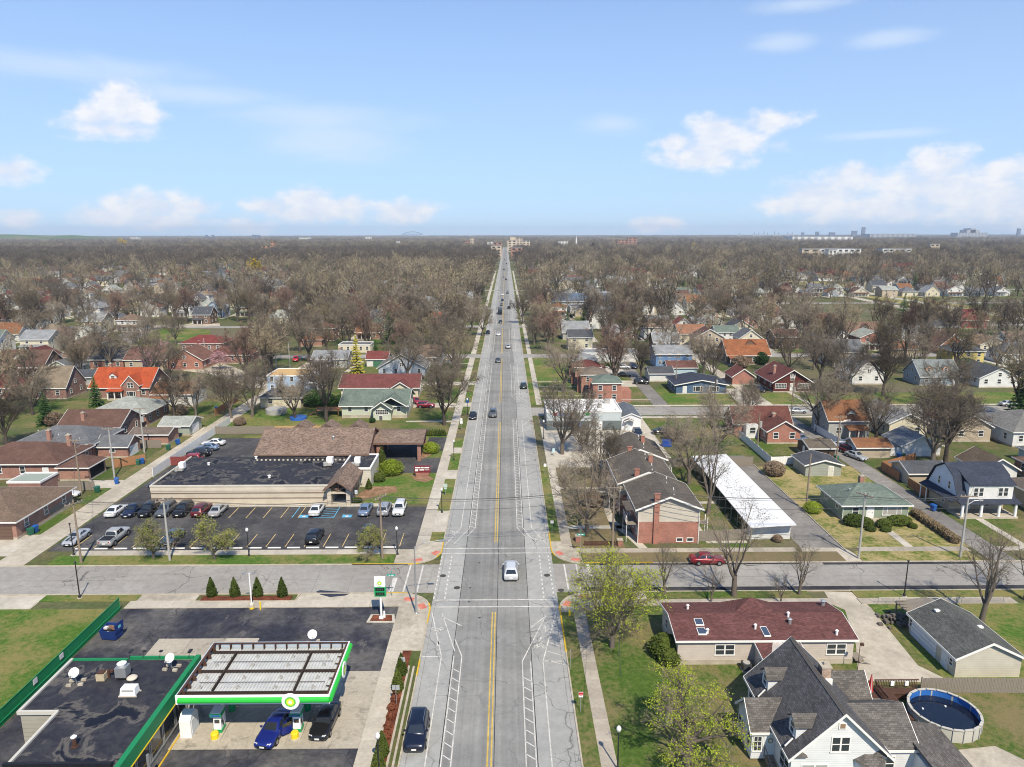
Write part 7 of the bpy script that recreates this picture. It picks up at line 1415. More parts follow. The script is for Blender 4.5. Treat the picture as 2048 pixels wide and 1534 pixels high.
for x in (-2.8, 2.2): dormer(t, x, -3.3, 4.0, 1.7, 1.2, 2.2, siding((.58, .30, .18)), shingle((.18, .20, .20)))
hs('white steep gabled house with dark porch behind bare trees', 102.5, 112, 205, 216, 3.2, 4.2, W_WHITE, R_LGREY, 'gable', 'y'); hs('white bungalow with dark grey roof and brick base', 137, 148.5, 200, 212, 3.0, 2.8, W_WHITE, R_DGREY, 'gable', 'y'); hs('tall white gabled house at the right edge by the dark spruce', 160, 171, 205, 217, 3.6, 4.4, W_WHITE, R_GREY, 'gable', 'y')
hs('tan roofed garage with brown gable near the hill street', 140, 150, 254, 262, 2.8, 2.0, W_TAN, R_RUST, 'gable', 'x', 'garage', 'garage', wins=False); hs('brick chalet with orange gable wall among dark trunks', 160, 170, 258, 268, 3.0, 4.4, siding((.42, .16, .08)), R_BROWN, 'gable', 'y'); hs('barn red gambrel house on the rail side street', 214, 226, 330, 342, 4.2, 4.2, W_RED, R_RED, 'gambrel', 'x', dorm=((0, -3.2, 6.0, 4.0),))
hs('white cottage with grey gable between dark trees', 155, 164, 300, 309, 3.0, 2.8, W_WHITE, R_LGREY, 'gable', 'y'); hs('cream bungalow with tan roof beside the yellow house', 178, 189, 262, 272, 3.0, 2.6, W_CREAM, shingle((.26, .17, .11)), 'gable', 'y'); hs('white house with brown roof at the far right street', 196, 207, 272, 282, 3.0, 2.8, W_WHITE, shingle((.2, .13, .1)), 'gable', 'x'); hs('grey dark-gabled cottage at the far right edge', 192, 202, 246, 256, 3.0, 3.4, W_GREY, R_DGREY, 'gable', 'y')
# large blue-grey roofed hall and its neighbours right of the road
hs('large pale hall with low blue grey roof beyond the brick flats', 28, 62, 415, 440, 5.4, 3.4, siding((.50, .52, .52), .6), shingle((.10, .135, .19)), 'gable', 'x', 'hall', 'hall', nf=6, ov=.8); hs('low grey annexe in front of the large hall', 36, 76, 398, 413, 3.6, 0, W_GREY, shingle((.12, .14, .18)), 'flat', name='hall', cat='hall', nf=7)
hs('tan two storey house with orange hip roof right of the hall', 80, 92, 400, 411, 5.2, 2.4, W_TAN, shingle((.34, .15, .06)), 'hip')
# ------------------------------------------------------------------ fences and street furniture
fence('long white vinyl panel fence along the alley behind the flat-roofed building', -65.3, 125.5, -65.3, 163, 1.75, VINYL, 2.4, boards=.3)
fence('grey board fence across the back of the flat-roofed building lot', -65.2, 154.2, -52, 154.4, 1.8, WOODF, 2.4); fence('new yellow board fence behind the brown shingle roof', -52, 154.4, -38, 154.6, 1.8, WOODN, 2.4)
fence('weathered board fence beside the open brick carport', -79, 118.6, -72.2, 118.6, 1.7, WOODF, 2.4); fence('weathered fence along the alley by the white coupe', -72, 106, -72, 112, 1.7, WOODF, 2.4); fence('brown board fence near the slate roofed garage', -75.5, 130.6, -71, 134, 1.8, WOODR, 2.2); fence('pale board fence beside the low brick garage', -81, 143.6, -72.5, 143.8, 1.8, WOODF, 2.4); fence('cedar fence by the alley below the plywood roof', -72, 171, -72, 186, 1.7, WOODR, 2.4)
fence('white vinyl fence beside the brick cottage', 51.2, 130.8, 51.2, 150, 1.7, VINYL, 2.4, boards=.3); fence('white vinyl fence across the brick cottage yard', 51.2, 130.8, 59, 131.6, 1.7, VINYL, 2.4, boards=.3); fence('white vinyl fence between the two garages', 76.8, 136.2, 79.3, 136.2, 1.8, VINYL, 2.5, boards=.3); fence('white vinyl fence beside the parked cars', 70.4, 141, 69.9, 155, 1.7, VINYL, 2.4, boards=.3)
fence('cedar board fence around the alley corner', 71.0, 127.6, 80.5, 133.0, 1.7, WOODR, 2.2); fence('cedar fence along the alley below the cedar corner', 71.0, 121.5, 71.0, 127.6, 1.7, WOODR, 2.2); fence('low brown fence beside the gambrel house', 71.2, 113, 71.2, 118.8, 1.6, WOODR, 2.0)
chainlink('low chain link fence around the flats back yard', 28.5, 182.5, 38.2, 182.5); chainlink('chain link fence behind the right-hand pavement', 44.8, 78.0, 60, 78.0, 1.0)
utility_pole('leaning utility pole with crossarm at the alley mouth', *P(163, 1127), 9.2, (8.7,), rot=R(55)); utility_pole('utility pole with slanted crossarm in front of the parking lot', *P(340, 1122), 9.2, (8.9,), rot=R(50), mat=GREYP); utility_pole('utility pole beside the olive tree at the lot corner', *P(765, 1118), 9.4, (9.0,), rot=R(60))
utility_pole('utility pole with street lamp before the nearest town house', *P(1225, 1094), 9.3, (9.0,), lamp=(-1.6, 0)); utility_pole('utility pole with slanted crossarm on the dry verge', *P(1717, 1117), 9.6, (9.3,), rot=R(-55), mat=GREYP); utility_pole('utility pole with street lamp at the right alley mouth', *P(1920, 1115), 9.3, (9.0,), lamp=(1.6, 0), mat=GREYP)
utility_pole('tall wooden pole beside the ranch house drive', *P(1612, 1020), 9.5, (), trans=False); utility_pole('orange brown utility pole by the parked cars on the right alley', *P(1672, 925), 9.5, (9.2,), lamp=(1.6, 0)); utility_pole('grey utility pole behind the dark red bungalow', *P(1581, 846), 10.5, (), trans=True); utility_pole('utility pole with transformer by the brick cottage', *P(1514, 905), 8.5, (), trans=True)
utility_pole('pale utility pole beside the slate roofed garage', *P(229, 955), 9.5, (9.3,), mat=GREYP); utility_pole('utility pole with lamp beside the brown roofed carport', *P(163, 990), 10, (9.8,), lamp=(1.8, 0)); utility_pole('utility pole with transformer near the red car', *P(289, 905), 9.5, (9.3,), trans=True, mat=GREYP); utility_pole('utility pole with transformer in front of the blue ranch house', *P(1428, 818), 9.5, (), trans=True, mat=BARKD); utility_pole('wooden utility pole beside the flats alley', *P(1351, 778), 9.5, (9.3,))
utility_pole('pale street pole near the park lawn', *P(412, 728), 9, (), lamp=(-1.6, 0), mat=GREYP); utility_pole('pale street pole above the blue plywood house', *P(553, 742), 9, (), lamp=(-1.8, 0), mat=GREYP); utility_pole('pale pole by the brown bungalow alley', *P(580, 735), 9, (8.6,), mat=GREYP)
wires = bpy.data.objects.new('power_lines', None); COL.objects.link(wires); tag(wires, 'thin power lines strung between the poles along the side street', 'power line')
pp = [P(163, 1127), P(340, 1122), P(765, 1118), P(1225, 1094), P(1717, 1117), P(1920, 1115)]
WIRE = flat('wire_grey', (.05, .05, .05), .6)
for a, b in zip(pp[:-1], pp[1:]):
 for k, z in ((-.7, 9.0), (.0, 9.1), (.7, 9.0), (0, 7.6)): wire(((a[0]+k*.4, a[1]+k*.6, z), (b[0]+k*.4, b[1]+k*.6, z)), 1.0 if b[0]-a[0] > 25 else .5, .03).build('wire', WIRE, wires)
for a, b, z in ((P(1225, 1094), P(1235, 1540), 8.8), (P(765, 1118), P(833, 1229), 8.6), (P(1717, 1117), (58, 107), 3.5), (P(1920, 1115), (74, 106), 5.0), (P(229, 955), P(163, 990), 9), (P(163, 990), P(163, 1127), 9), (P(229, 955), P(289, 905), 9)): wire(((a[0], a[1], 8.8), (b[0], b[1], z)), .5, .026).build('wire', WIRE, wires)
for i, (px, py, lb) in enumerate(((884, 1026, 'black street lamp on the verge before the flat-roofed building'), (908, 921, 'black street lamp beside the flat-roofed building drive'), (1235, 1541, 'black globe lamp on the lawn at the right foreground pavement'), (759, 1556, 'black globe lamp in the station mulch strip'), (498, 1113, 'black street lamp behind the parking kerb'), (795, 1110, 'black street lamp at the corner end of the lot'), (935, 830, 'black street lamp before the green bungalow hedge'), (952, 700, 'black street lamp beyond the second drive on the left'), (1087, 878, 'black street lamp beside the store lot'))): street_lamp(lb, *P(px, py), 3.9)
for px, py, lb in ((160, 1197, 'tall black street light on the grass island at the left'), (1808, 1194, 'tall black street light on the verge at the right'), (148, 1112, 'slim black lamp post beside the alley pole')):
 x, y = P(px, py); t = thing('street_light', lb, 'street light', (x, y, .1)); MB().lathe([(.18, 0), (.16, .3), (.08, .5), (.06, 4.6)], 8).build('post', BLACKM, t); MB().lathe([(.09, 4.6), (.16, 4.75), (.05, 4.85)], 8).build('lamp_head', BLACKM, t); MB().lathe([(.3, 0), (.3, .05)], 10).build('footing', C_CURB, t)
WB = (.7, .7, .69); GB = (.35, .36, .37)
sign('grey backed road sign in the mulch strip nearer the corner', *P(806, 1352), 2.1, .55, .55, GB, rot=pi); sign('grey backed road sign in the mulch strip nearer the camera', *P(793, 1410), 2.1, .7, .5, GB, rot=pi)
sign('red and white no parking sign on the right verge', *P(1161, 1426), 2.2, .42, .55, (.7, .68, .67), marks=((0, .4, .4, .24, (.5, .03, .05)), (0, .18, .28, .05, (.5, .03, .05)))); sign('plain steel post on the right verge near the yellow kerb', *P(1141, 1340), 2.3, .06, .3, GB)
sign('white road sign on the right verge by the crossing', *P(1104, 1069), 2.2, .5, .45, WB); sign('white sign on the verge opposite the town houses', *P(1090, 950), 2.2, .5, .6, WB); sign('pale green road sign on the flat-roofed building verge', *P(891, 992), 2.2, .7, .6, (.4, .5, .45), two=(.5, .3, (.4, .5, .45)))
sign('stack of pale route signs beside the green bungalow', *P(923, 862), 3.0, .5, .6, WB, two=(.6, .6, WB))
TEAL = (.02, .33, .27)
for px, py, lb, w_ in ((784, 1194, 'green street name sign at the station corner', 1.0), (1161, 1108, 'green street name sign at the town house corner', 1.1)):
 x, y = P(px, py); t = thing('street_name_sign', lb, 'sign', (x, y, .1)); MB().cyl((0, 0, 0), (0, 0, 2.7), .03, .03, 6).build('post', STEEL, t); p_ = MB().box(-w_/2, w_/2, -.02, .02, 2.7, 2.95).build('name_plate', flat('sign_teal', TEAL, .4), t); MB().box(-w_/2+.2, w_/2-.2, -.026, -.018, 2.78, 2.87).build('name_lettering', WHITEP, p_); MB().box(-.02, .02, -w_/2, w_/2, 2.97, 3.2).build('name_plate', flat('sign_teal', TEAL, .4), t)
x, y = P(1139, 1232); t = thing('fire_hydrant', 'small yellow and green fire hydrant on the right verge', 'hydrant', (x, y, .1)); MB().lathe([(.16, 0), (.12, .1), (.12, .5), (.15, .52), (.1, .68), (.03, .72)], 10).build('barrel', YEL, t); MB().cyl((-.2, 0, .4), (.2, 0, .4), .06, .06, 8).build('nozzle', GREEN, t)
sign('small pale notice board near the big bare tree', *P(1107, 912), 1.6, .5, .9, (.45, .6, .62))
BLU = (.015, .09, .32); GRN = (.02, .11, .07)
for px, py, c, lb in ((234, 968, BLU, 'blue bin at the alley beside the weathered fence'), (195, 985, GRN, 'dark green bin by the alley grass'), (62, 1070, GRN, 'green bin beside the brown garage door'), (71, 1065, BLU, 'blue bin next to the green bin by the brick garage'), (356, 889, BLU, 'blue bin near the long white fence'), (337, 900, GRN, 'dark green bin near the long white fence'), (284, 928, BLU, 'blue bin by the brown board fence'), (277, 930, GRN, 'green bin beside the brown board fence'), (1866, 1022, BLU, 'blue bin beside the gambrel house porch'), (1798, 917, BLU, 'blue bin before the white garage'), (1806, 917, GRN, 'green bin before the white garage'), (1672, 922, GRN, 'green bin at the foot of the orange pole'), (1333, 742, BLU, 'blue bin in the flats car park'), (935, 806, BLU, 'blue bin on the verge before the maroon bungalow'), (433, 822, BLU, 'blue bin by the alley fence end')): wheelie_bin(lb, *P(px, py), c, random.uniform(-.5, .5))
x, y = P(1333, 893); t = thing('skip_bin', 'tall blue dumpster behind the farthest town house', 'dumpster', (x, y, 0)); MB().box(-.9, .9, -.7, .7, .1, 1.3).build('skip_body', paint('skip_blue', (.015, .06, .3), .5), t); MB().box(-.92, .92, -.72, .72, 1.3, 1.42).build('lid', paint('skip_blue', (.015, .06, .3)), t)
t = thing('skip_enclosure', 'red slatted enclosure at the back of the flat-roofed building lot', 'enclosure', (*P(362, 930), 0)); MB().box(-2, 2, -.05, .05, 0, 1.7).box(-2.05, -1.95, .06, 3, 0, 1.7).box(1.95, 2.05, .06, 3, 0, 1.7).build('panel', paint('enclosure_red', (.2, .05, .045), .7), t)
for (px, py, r_, lb) in ((597, 838, 2.0, 'small blue paddling pool on the back lawn'),):
 x, y = P(px, py); t = thing('paddling_pool', lb, 'pool', (x, y, 0)); MB().lathe([(r_, 0), (r_, .6), (r_-.15, .6)], 18).build('pool_wall', paint('pool_blue', (.03, .12, .42), .4), t); MB().lathe([(r_-.16, .5), (r_-.16, .52)], 18).build('water', flat('pool_dark', (.02, .03, .06), .1), t)
x, y = P(548, 830); t = thing('swimming_pool', 'grey covered above-ground pool behind the yellow fence', 'pool', (x, y+2, 0)); MB().lathe([(2.6, 0), (2.6, 1.2), (2.45, 1.25)], 20).build('pool_wall', GREYP, t); MB().lathe([(2.44, 1.1), (2.44, 1.14)], 20).build('cover', DARKG, t)
t = thing('wooden_deck', 'red brown raised deck with stairs beside the green bungalow', 'deck', (-44, 172, 0)); MB().box(-3, 2.6, -1.5, 2, 1.2, 1.35).build('deck_floor', WOODR, t); MB().box(-3, 2.6, -1.5, -1.4, 2.1, 2.25).build('railing', WOODR, t)
for x in (-2.9, -.2, 2.5): MB().box(x-.08, x+.08, -1.5, -1.35, 0, 2.2).build('post', WOODR, t)
for k in range(5): MB().box(-3.4-k*.35, -3.0-k*.35, -1.4, -.2, 1.0-k*.22, 1.1-k*.22).build('step', WOODR, t)
t = thing('monument', 'pale arched stone monument on the lawn right of the road', 'monument', (*P(1055, 620), 0)); MB().box(-2, 2, -.4, .4, 0, 4).build('slab', C_WALK, t); MB().lathe([(2, 0), (2, .8)], 16).build('arch_top', C_WALK, t, False, (0, .4, 4)).rotation_euler = (pi/2, 0, 0)
# ------------------------------------------------------------------ vehicles
CW, CS, CBK, CNV, CRD, CGY, CBL, CMR = (.72, .72, .71), (.36, .37, .38), (.012, .012, .014), (.010, .016, .045), (.35, .02, .02), (.10, .11, .12), (.16, .22, .33), (.13, .015, .02)
c_ = car('royal blue sedan with its driver door open at the right fuel pump', 'sedan', -20.9, 56.2, (.010, .022, .19), R(-9))
dr = MB().add([(0, 0, .3), (0, 1.0, .3), (0, 1.0, .98), (0, 0, .95), (.07, 0, .3), (.07, 1.0, .3), (.05, 1.0, .98), (.05, 0, .95)], [(0, 1, 2, 3), (7, 6, 5, 4), (0, 4, 5, 1), (1, 5, 6, 2), (2, 6, 7, 3), (3, 7, 4, 0)]).build('door', car_paint((.010, .022, .19)), c_, False, (.93, -.55, 0), R(-42))
MB().box(.01, .04, .1, .95, .98, 1.35).build('door_window', CGLASS, dr)
car('black sedan parked right of the fuel pumps', 'sedan', -16.6, 57.2, CBK, R(-4)); car('dark navy sport utility car parked at the station kerb', 'suv', -8.05, 55.6, (.008, .012, .03), R(0)); car('pale silver sport utility car driving away across the junction', 'suv', .55, 86.4, (.62, .63, .65), pi)
car('dark red sedan on the side street by the town house', 'sedan', *P(1414, 1126), (.22, .012, .02), pi/2)
for px, kd, c, rt_, lb in ((235, 'sedan', CW, pi, 'white coupe at the left end of the rear parking row'), (268, 'sedan', CNV, 0, 'navy sedan beside the white coupe in the rear row'), (300, 'suv', CBK, 0, 'black sport utility car third from the left in the rear row'), (334, 'suv', CGY, 0, 'charcoal sport utility car fourth from the left in the rear row'), (368, 'suv', CBK, 0, 'black sport utility car left of the maroon one'), (405, 'suv', CMR, pi, 'maroon sport utility car in the rear parking row'), (438, 'sedan', (.40, .40, .39), pi, 'silver sedan at the right of the rear parking row'), (634, 'sedan', CW, pi, 'white sedan next to the blue hatched bay'), (731, 'sedan', CBL, pi, 'steel blue sedan beside the accessible bay'), (769, 'suv', (.33, .34, .36), pi, 'silver sport utility car near the lawn end of the row'), (799, 'suv', CW, 0, 'white sport utility car at the right end of the row')):
 x, y = P(px, 1026); car(lb, kd, x, 108.0, c, rt_)
for px, kd, c, rt_, lb in ((150, 'coupe', (.40, .42, .45), 0, 'grey muscle coupe with black stripes by the alley'), (226, 'pickup', (.40, .40, .39), pi, 'silver pickup truck in the front parking row'), (342, 'sedan', (.07, .10, .13), 0, 'dark slate sedan under the olive tree in the front row'), (627, 'suv', CBK, pi, 'black sport utility car alone in the front row'), (731, 'suv', CNV, 0, 'dark blue car half hidden by the corner olive tree')):
 x, y = P(px, 1085); c_ = car(lb, kd, x, 97.6, c, rt_, cat='pickup' if kd == 'pickup' else 'car')
 if kd == 'coupe':
  for dx in (-.28, .28): MB().box(dx-.14, dx+.14, -2.0, -.85, .0, .012).build('stripe', BLACKM, c_, False, (0, 0, .93))
for px, py, kd, c, rt_, lb in ((424, 893, 'suv', (.3, .02, .02), 0, 'red car at the near end of the rear lot'), (430, 890, 'sedan', CW, R(90), 'white sedan nearest in the rear lot by the white fence')): pass
for (x, y, kd, c, rz, lb) in ((-62.2, 134.2, 'suv', CRD, R(-90), 'red and black jeep in the rear lot by the white fence'), (-62.2, 138.2, 'suv', CBK, R(-90), 'black sport utility car in the rear lot by the white fence'), (-62.2, 142.2, 'sedan', CBL, R(-90), 'blue grey sedan in the rear lot by the white fence'), (-62.2, 145.6, 'sedan', CW, R(-90), 'white sedan at the far end of the rear lot'), (-60.8, 119.8, 'suv', CNV, R(-78), 'navy sport utility car parked beside the flat-roofed building wall'), (-52, 128.6, 'sedan', CBK, R(90), 'dark sedan tucked behind the flat-roofed building roof'), (-79, 152.4, 'sedan', (.5, .03, .02), R(90), 'bright red car behind the low brick garage'), (-75.5, 115.5, 'coupe', CW, R(95), 'white coupe parked behind the weathered fence')): car(lb, kd, x, y, c, rz)
for (px, py, kd, c, rz, lb) in ((946, 836, 'sedan', CBK, 0, 'black sedan parked on the left kerb beyond the flat-roofed building'), (986, 832, 'suv', CGY, 0, 'charcoal sport utility car driving towards the camera'), (1047, 776, 'suv', (.02, .03, .025), pi, 'black sport utility car parked on the right kerb before the flats'), (996, 724, 'sedan', CGY, 0, 'dark grey sedan coming down the left lane'), (1016, 696, 'sedan', CS, pi, 'silver sedan driving away in the right lane'), (997, 671, 'sedan', CW, 0, 'white sedan coming down the left lane'), (976, 667, 'sedan', CBK, 0, 'dark sedan parked at the left kerb near the park road'), (1001, 646, 'sedan', CBK, 0, 'black sedan coming behind the white sedan'), (1018, 617, 'suv', CBK, pi, 'black sport utility car far up the right lane'), (1003, 611, 'sedan', CGY, 0, 'grey sedan behind the delivery truck'), (1005, 602, 'sedan', CNV, 0, 'navy sedan far up the left lane'), (1015, 587, 'suv', CGY, pi, 'grey car far up the right lane'), (1005, 591, 'sedan', CW, 0, 'white car far up the left lane'),
 (1012, 560, 'sedan', CBK, pi, 'tiny black car crossing the distant junction'), (1007, 556, 'sedan', CGY, 0, 'tiny grey car before the distant junction'), (1008, 540, 'suv', CBK, 0, 'tiny dark car beyond the distant junction on the left'), (1013, 528, 'suv', CBK, pi, 'tiny dark car beyond the distant junction on the right'), (1009, 520, 'sedan', CBK, 0, 'tiny black car near the vanishing road end')): car(lb, kd, *P(px, py), c, rz, far=py < 640)
t = thing('delivery_truck', 'dark box delivery truck coming down the left lane', 'truck', (*P(1000, 628), .04)); MB().box(-1.2, 1.2, -2.0, 4.4, .8, 3.4).build('cargo_box', flat('truck_box', (.08, .085, .09), .5), t); MB().ext([(-4.0, .5), (-2.05, .5), (-2.05, 2.5), (-3.0, 2.5), (-3.9, 1.5)], -1.1, 1.1, 'x').build('cab', car_paint(CBK), t); MB().add([(-1, -3.95, 1.55), (1, -3.95, 1.55), (.95, -3.08, 2.45), (-.95, -3.08, 2.45)], [(0, 1, 2, 3)]).build('windshield', CGLASS, t)
for x in (-1.05, 1.05):
 for y in (-3.2, 2.8): MB().cyl((x-.14, y, .5), (x+.14, y, .5), .5, .5, 12).build('wheel', TYRE, t)
for (px, py, kd, c, rz, lb) in ((1685, 898, 'sedan', CW, R(20), 'white sedan at the far end of the cars by the vinyl fence'), (1699, 908, 'suv', CMR, R(20), 'dark red car between the white sedan and the silver one'), (1712, 917, 'sedan', CS, R(20), 'silver sedan at the near end of the cars by the vinyl fence'), (1718, 892, 'sedan', CRD, R(75), 'red coupe in the yard of the grey two storey house'), (1601, 882, 'sedan', CBL, R(10), 'blue grey car beside the brick cottage'), (1594, 826, 'sedan', (.45, .47, .5), R(90), 'silver sedan parked on the street beyond the brick cottage'), (1275, 873, 'suv', CNV, R(0), 'navy pickup behind the farthest town house'), (1326, 868, 'sedan', CBK, R(90), 'dark car half hidden by the bare thicket at the store lot'), (1283, 768, 'suv', CBK, R(80), 'black sport utility car on the flats concrete pad'), (1247, 753, 'sedan', CBK, R(80), 'dark sedan between the flats and the alley'), (1247, 738, 'suv', CS, R(80), 'silver sport utility car behind the flats'), (1266, 736, 'suv', CNV, R(10), 'navy car beside the silver one behind the flats'),
 (852, 815, 'suv', (.25, .02, .04), R(90), 'dark red sport utility car in the drive of the green bungalow'), (832, 806, 'sedan', (.3, .02, .04), R(30), 'red car beside the green bungalow'), (870, 758, 'suv', CBK, R(90), 'black car in the drive before the blue gabled house'), (466, 778, 'suv', CMR, R(80), 'dark red car on the curved side street'), (1684, 702, 'suv', CNV, R(90), 'navy car on the hill street'), (1708, 703, 'sedan', CRD, R(90), 'red car on the hill street'), (592, 722, 'suv', (.5, .02, .03), R(10), 'bright red car before the brown bungalow'), (546, 690, 'sedan', CGY, R(90), 'grey car on the street left of the brick garage'), (1290, 640, 'suv', CW, R(20), 'white van among the trees beyond the flats'), (1517, 783, 'suv', CBK, R(20), 'black car in the drive of the dark red bungalow'), (2018, 812, 'sedan', CS, R(90), 'silver car parked at the right edge street')): car(lb, kd, *P(px, py), c, rz)
# ------------------------------------------------------------------ hedges, shrubs, evergreens
def cone_prof(r, h): return [(r*.75, .05), (r, h*.16), (r*.9, h*.35), (r*.66, h*.58), (r*.38, h*.8), (r*.05, h)]
ARB = [tuft(301+i, cone_prof(.62, 2.6), ARBOR, 1100, .17) for i in range(3)]; ARBS = [tuft(311+i, cone_prof(.5, 1.7), ARBOR, 500, .16) for i in range(2)]
ROUND = [tuft(321+i, [(.75, .02), (.98, .35), (1.0, .7), (.78, 1.05), (.35, 1.25), (.05, 1.3)], HEDGE, 1200, .16) for i in range(2)]
def shrub(label, me, x, y, s=1.0, name='shrub', cat='shrub', group=None, sz=None, sx=None):
 t = thing(name, label, cat, (x, y, .02), random.uniform(0, 6.28) if sx is None else 0, group); t.scale = ((sx or 1)*s, s, s*(sz or 1)); link('foliage', me, t)
 link('stem', cached('stem', lambda: MB().cyl((0, 0, -.05), (0, 0, .3), .06, .05, 6).mesh('stem', BARKD)), t); return t
for i, (px, lb) in enumerate(((424, 'leftmost clipped arborvitae in the station planter'), (470, 'second arborvitae in the station planter'), (516, 'third arborvitae in the station planter beside the light post'), (565, 'rightmost arborvitae in the station planter'))): shrub(lb, ARB[i % 3], *P(px, 1193), 1.0, 'arborvitae', 'shrub')
for i, (px, py, lb) in enumerate(((804, 1350, 'arborvitae at the top end of the station mulch strip'), (790, 1382, 'second arborvitae down the station mulch strip'), (760, 1512, 'arborvitae beside the globe lamp in the mulch strip'), (744, 1545, 'arborvitae at the frame edge in the mulch strip'))): shrub(lb, ARB[i % 3], -10.75, P(px, py)[1], .95, 'arborvitae', 'shrub', None, 1.0)
for i in range(6): shrub(ORD[i]+' low red shrub from the camera in the station mulch strip', cached('redshrub', lambda: tuft(340, [(.3, .02), (.42, .25), (.25, .5), (.05, .6)], veg_mat('leaf_red', (.10, .03, .02), (.19, .07, .035)), 260, .16)), -10.75+random.uniform(-.2, .2), 55.5+i*1.3, 1.0, 'shrub', 'shrub', 'red shrubs in the mulch strip')
for i in range(24):
 x = -24.2+(i % 24)*.52
 if x < -13.6: shrub(ORD[i]+' young arborvitae from the left in the row along the flat-roofed building drive', ARBS[i % 2], x, 152.3, .9, 'arborvitae', 'shrub', 'young arborvitae hedge row')
for i in range(10): shrub(ORD[i]+' young arborvitae from the left in the row behind the brown shingle roof', ARBS[i % 2], -44+i*1.9, 152.6, .95, 'arborvitae', 'shrub', 'young arborvitae behind the shingle roof')
WILLOW = tuft(350, [(1.2, .05), (2.2, .6), (2.5, 1.3), (1.9, 2.2), (.9, 2.8), (.1, 3.0)], SHRUBY, 3200, .2, .7)
shrub('large feathery yellow green shrub at the flat-roofed building corner', WILLOW, *P(783, 948), .95); shrub('clipped dark bush against the flat-roofed building wall', ROUND[0], *P(758, 962), 1.2); shrub('small pruned pine left of the two by the flat-roofed building wall', ARBS[0], *P(725, 972), 1.1); shrub('small pruned pine right of the two by the flat-roofed building wall', ARBS[1], *P(738, 978), 1.15); shrub('low spreading bush beside the portico', ROUND[1], *P(714, 1004), .9, sz=.6); shrub('rounded bush beside the covered drive pier', WILLOW, *P(862, 905), .75); shrub('tall dark bush beside the covered drive wall', ARB[0], -24.1, 131.4, 1.5); shrub('dark shrub at the corner of the covered drive', ARB[1], -23.4, 129.6, 1.1)
for (px, py, s, sx, lb) in ((1709, 1050, 1.35, 1.25, 'largest clipped dark bush left of the ranch house steps'), (1731, 1053, 1.1, 1.0, 'second clipped bush left of the ranch house steps'), (1742, 1062, .6, 1.2, 'small clipped bush beside the ranch house path'), (1768, 1055, 1.05, 1.1, 'clipped bush right of the ranch house steps'), (1797, 1049, 1.15, 1.7, 'broad clipped bush under the ranch house window'), (1772, 1063, .6, 1.3, 'low clipped bush right of the ranch house path'), (1826, 1056, .6, 1.0, 'small bush at the right corner of the ranch house')): shrub(lb, ROUND[0], *P(px, py), s, sx=sx)
shrub('bright green bush at the left wall of the ranch house', WILLOW, *P(1625, 1024), .6); shrub('dark round shrub against the end of the cream manufactured house', ROUND[0], *P(1330, 1310), 1.7); shrub('second dark shrub at the cream house corner', ROUND[1], *P(1338, 1325), 1.2)
for i in range(9): shrub(ORD[i]+' section from the street of the bare hedge beside the ranch house', cached('bhedge', lambda: tuft(360, [(.6, .02), (.8, .5), (.7, 1.0), (.3, 1.2), (.05, 1.25)], HEDGEB, 900, .17, .7)), 65.0, 95.5+i*1.25, .95, 'hedge', 'hedge', 'bare hedge along the alley')
THK = tuft(370, [(1.4, .05), (2.2, .8), (2.4, 1.8), (1.7, 2.8), (.5, 3.3)], veg_mat('thicket_brown', (.17, .12, .085), (.27, .20, .14)), 3600, .26, .45)
for (px, py, s, lb) in ((1548, 950, .8, 'brown bare thicket at the edge of the dry lawn'), (1725, 1000, .55, 'small bare bush on the dry lawn'), (1820, 965, .35, 'small round bush at the alley bend'), (1640, 905, .9, 'climbing thicket over the dark shed'), (1345, 880, .8, 'brown thicket at the store lot edge'), (1150, 850, .5, 'bare bush near the store front'), (360, 830, .8, 'brown thicket beside the white alley fence'), (480, 850, .6, 'bare bush behind the white fence end'), (1290, 1075, .45, 'bare shrub before the nearest town house'), (1555, 1083, .3, 'small round bare shrub before the carport'), (30, 800, 1.0, 'pink brown thicket at the left edge'), (110, 850, .9, 'pinkish thicket by the left street'), (1185, 1010, .8, 'bare thicket in the town house garden'), (1340, 690, 1.4, 'bare thicket behind the flats'), (1480, 735, 1.2, 'thicket behind the orange roofed house')): shrub(lb, THK, *P(px, py), s, 'thicket', 'shrub')
LAUREL = tuft(380, [(1.2, .05), (2.0, .8), (2.2, 1.8), (1.6, 2.8), (.5, 3.3)], NEEDLE, 2600, .3, .75)
for (px, py, s, lb) in ((1318, 663, 1.7, 'dense green evergreen clump beyond the flats'), (1350, 672, 1.2, 'smaller green evergreen beyond the flats'), (1520, 728, 1.3, 'dark evergreen mass below the orange roof'), (630, 812, 1.3, 'dark green arborvitae clump behind the white garages'), (655, 815, 1.1, 'olive arborvitae clump behind the deck'), (683, 812, .9, 'arborvitae beside the green bungalow'), (745, 845, .35, 'small bush under the bungalow wall'), (895, 742, .8, 'round green bush on the left lawn'), (1930, 742, 1.3, 'green shrub mass near the far right houses')): shrub(lb, LAUREL, *P(px, py), s)
SPR = [conifer(401, 9, 2.3), conifer(402, 9, 2.6, NEEDLE, 1.0), conifer(403, 9, 2.0, NEEDLEY, 1.05)]
def evergreen(lb, k, px, py, h): put_tree(lb, SPR[k], *P(px, py), h/9, name='conifer')
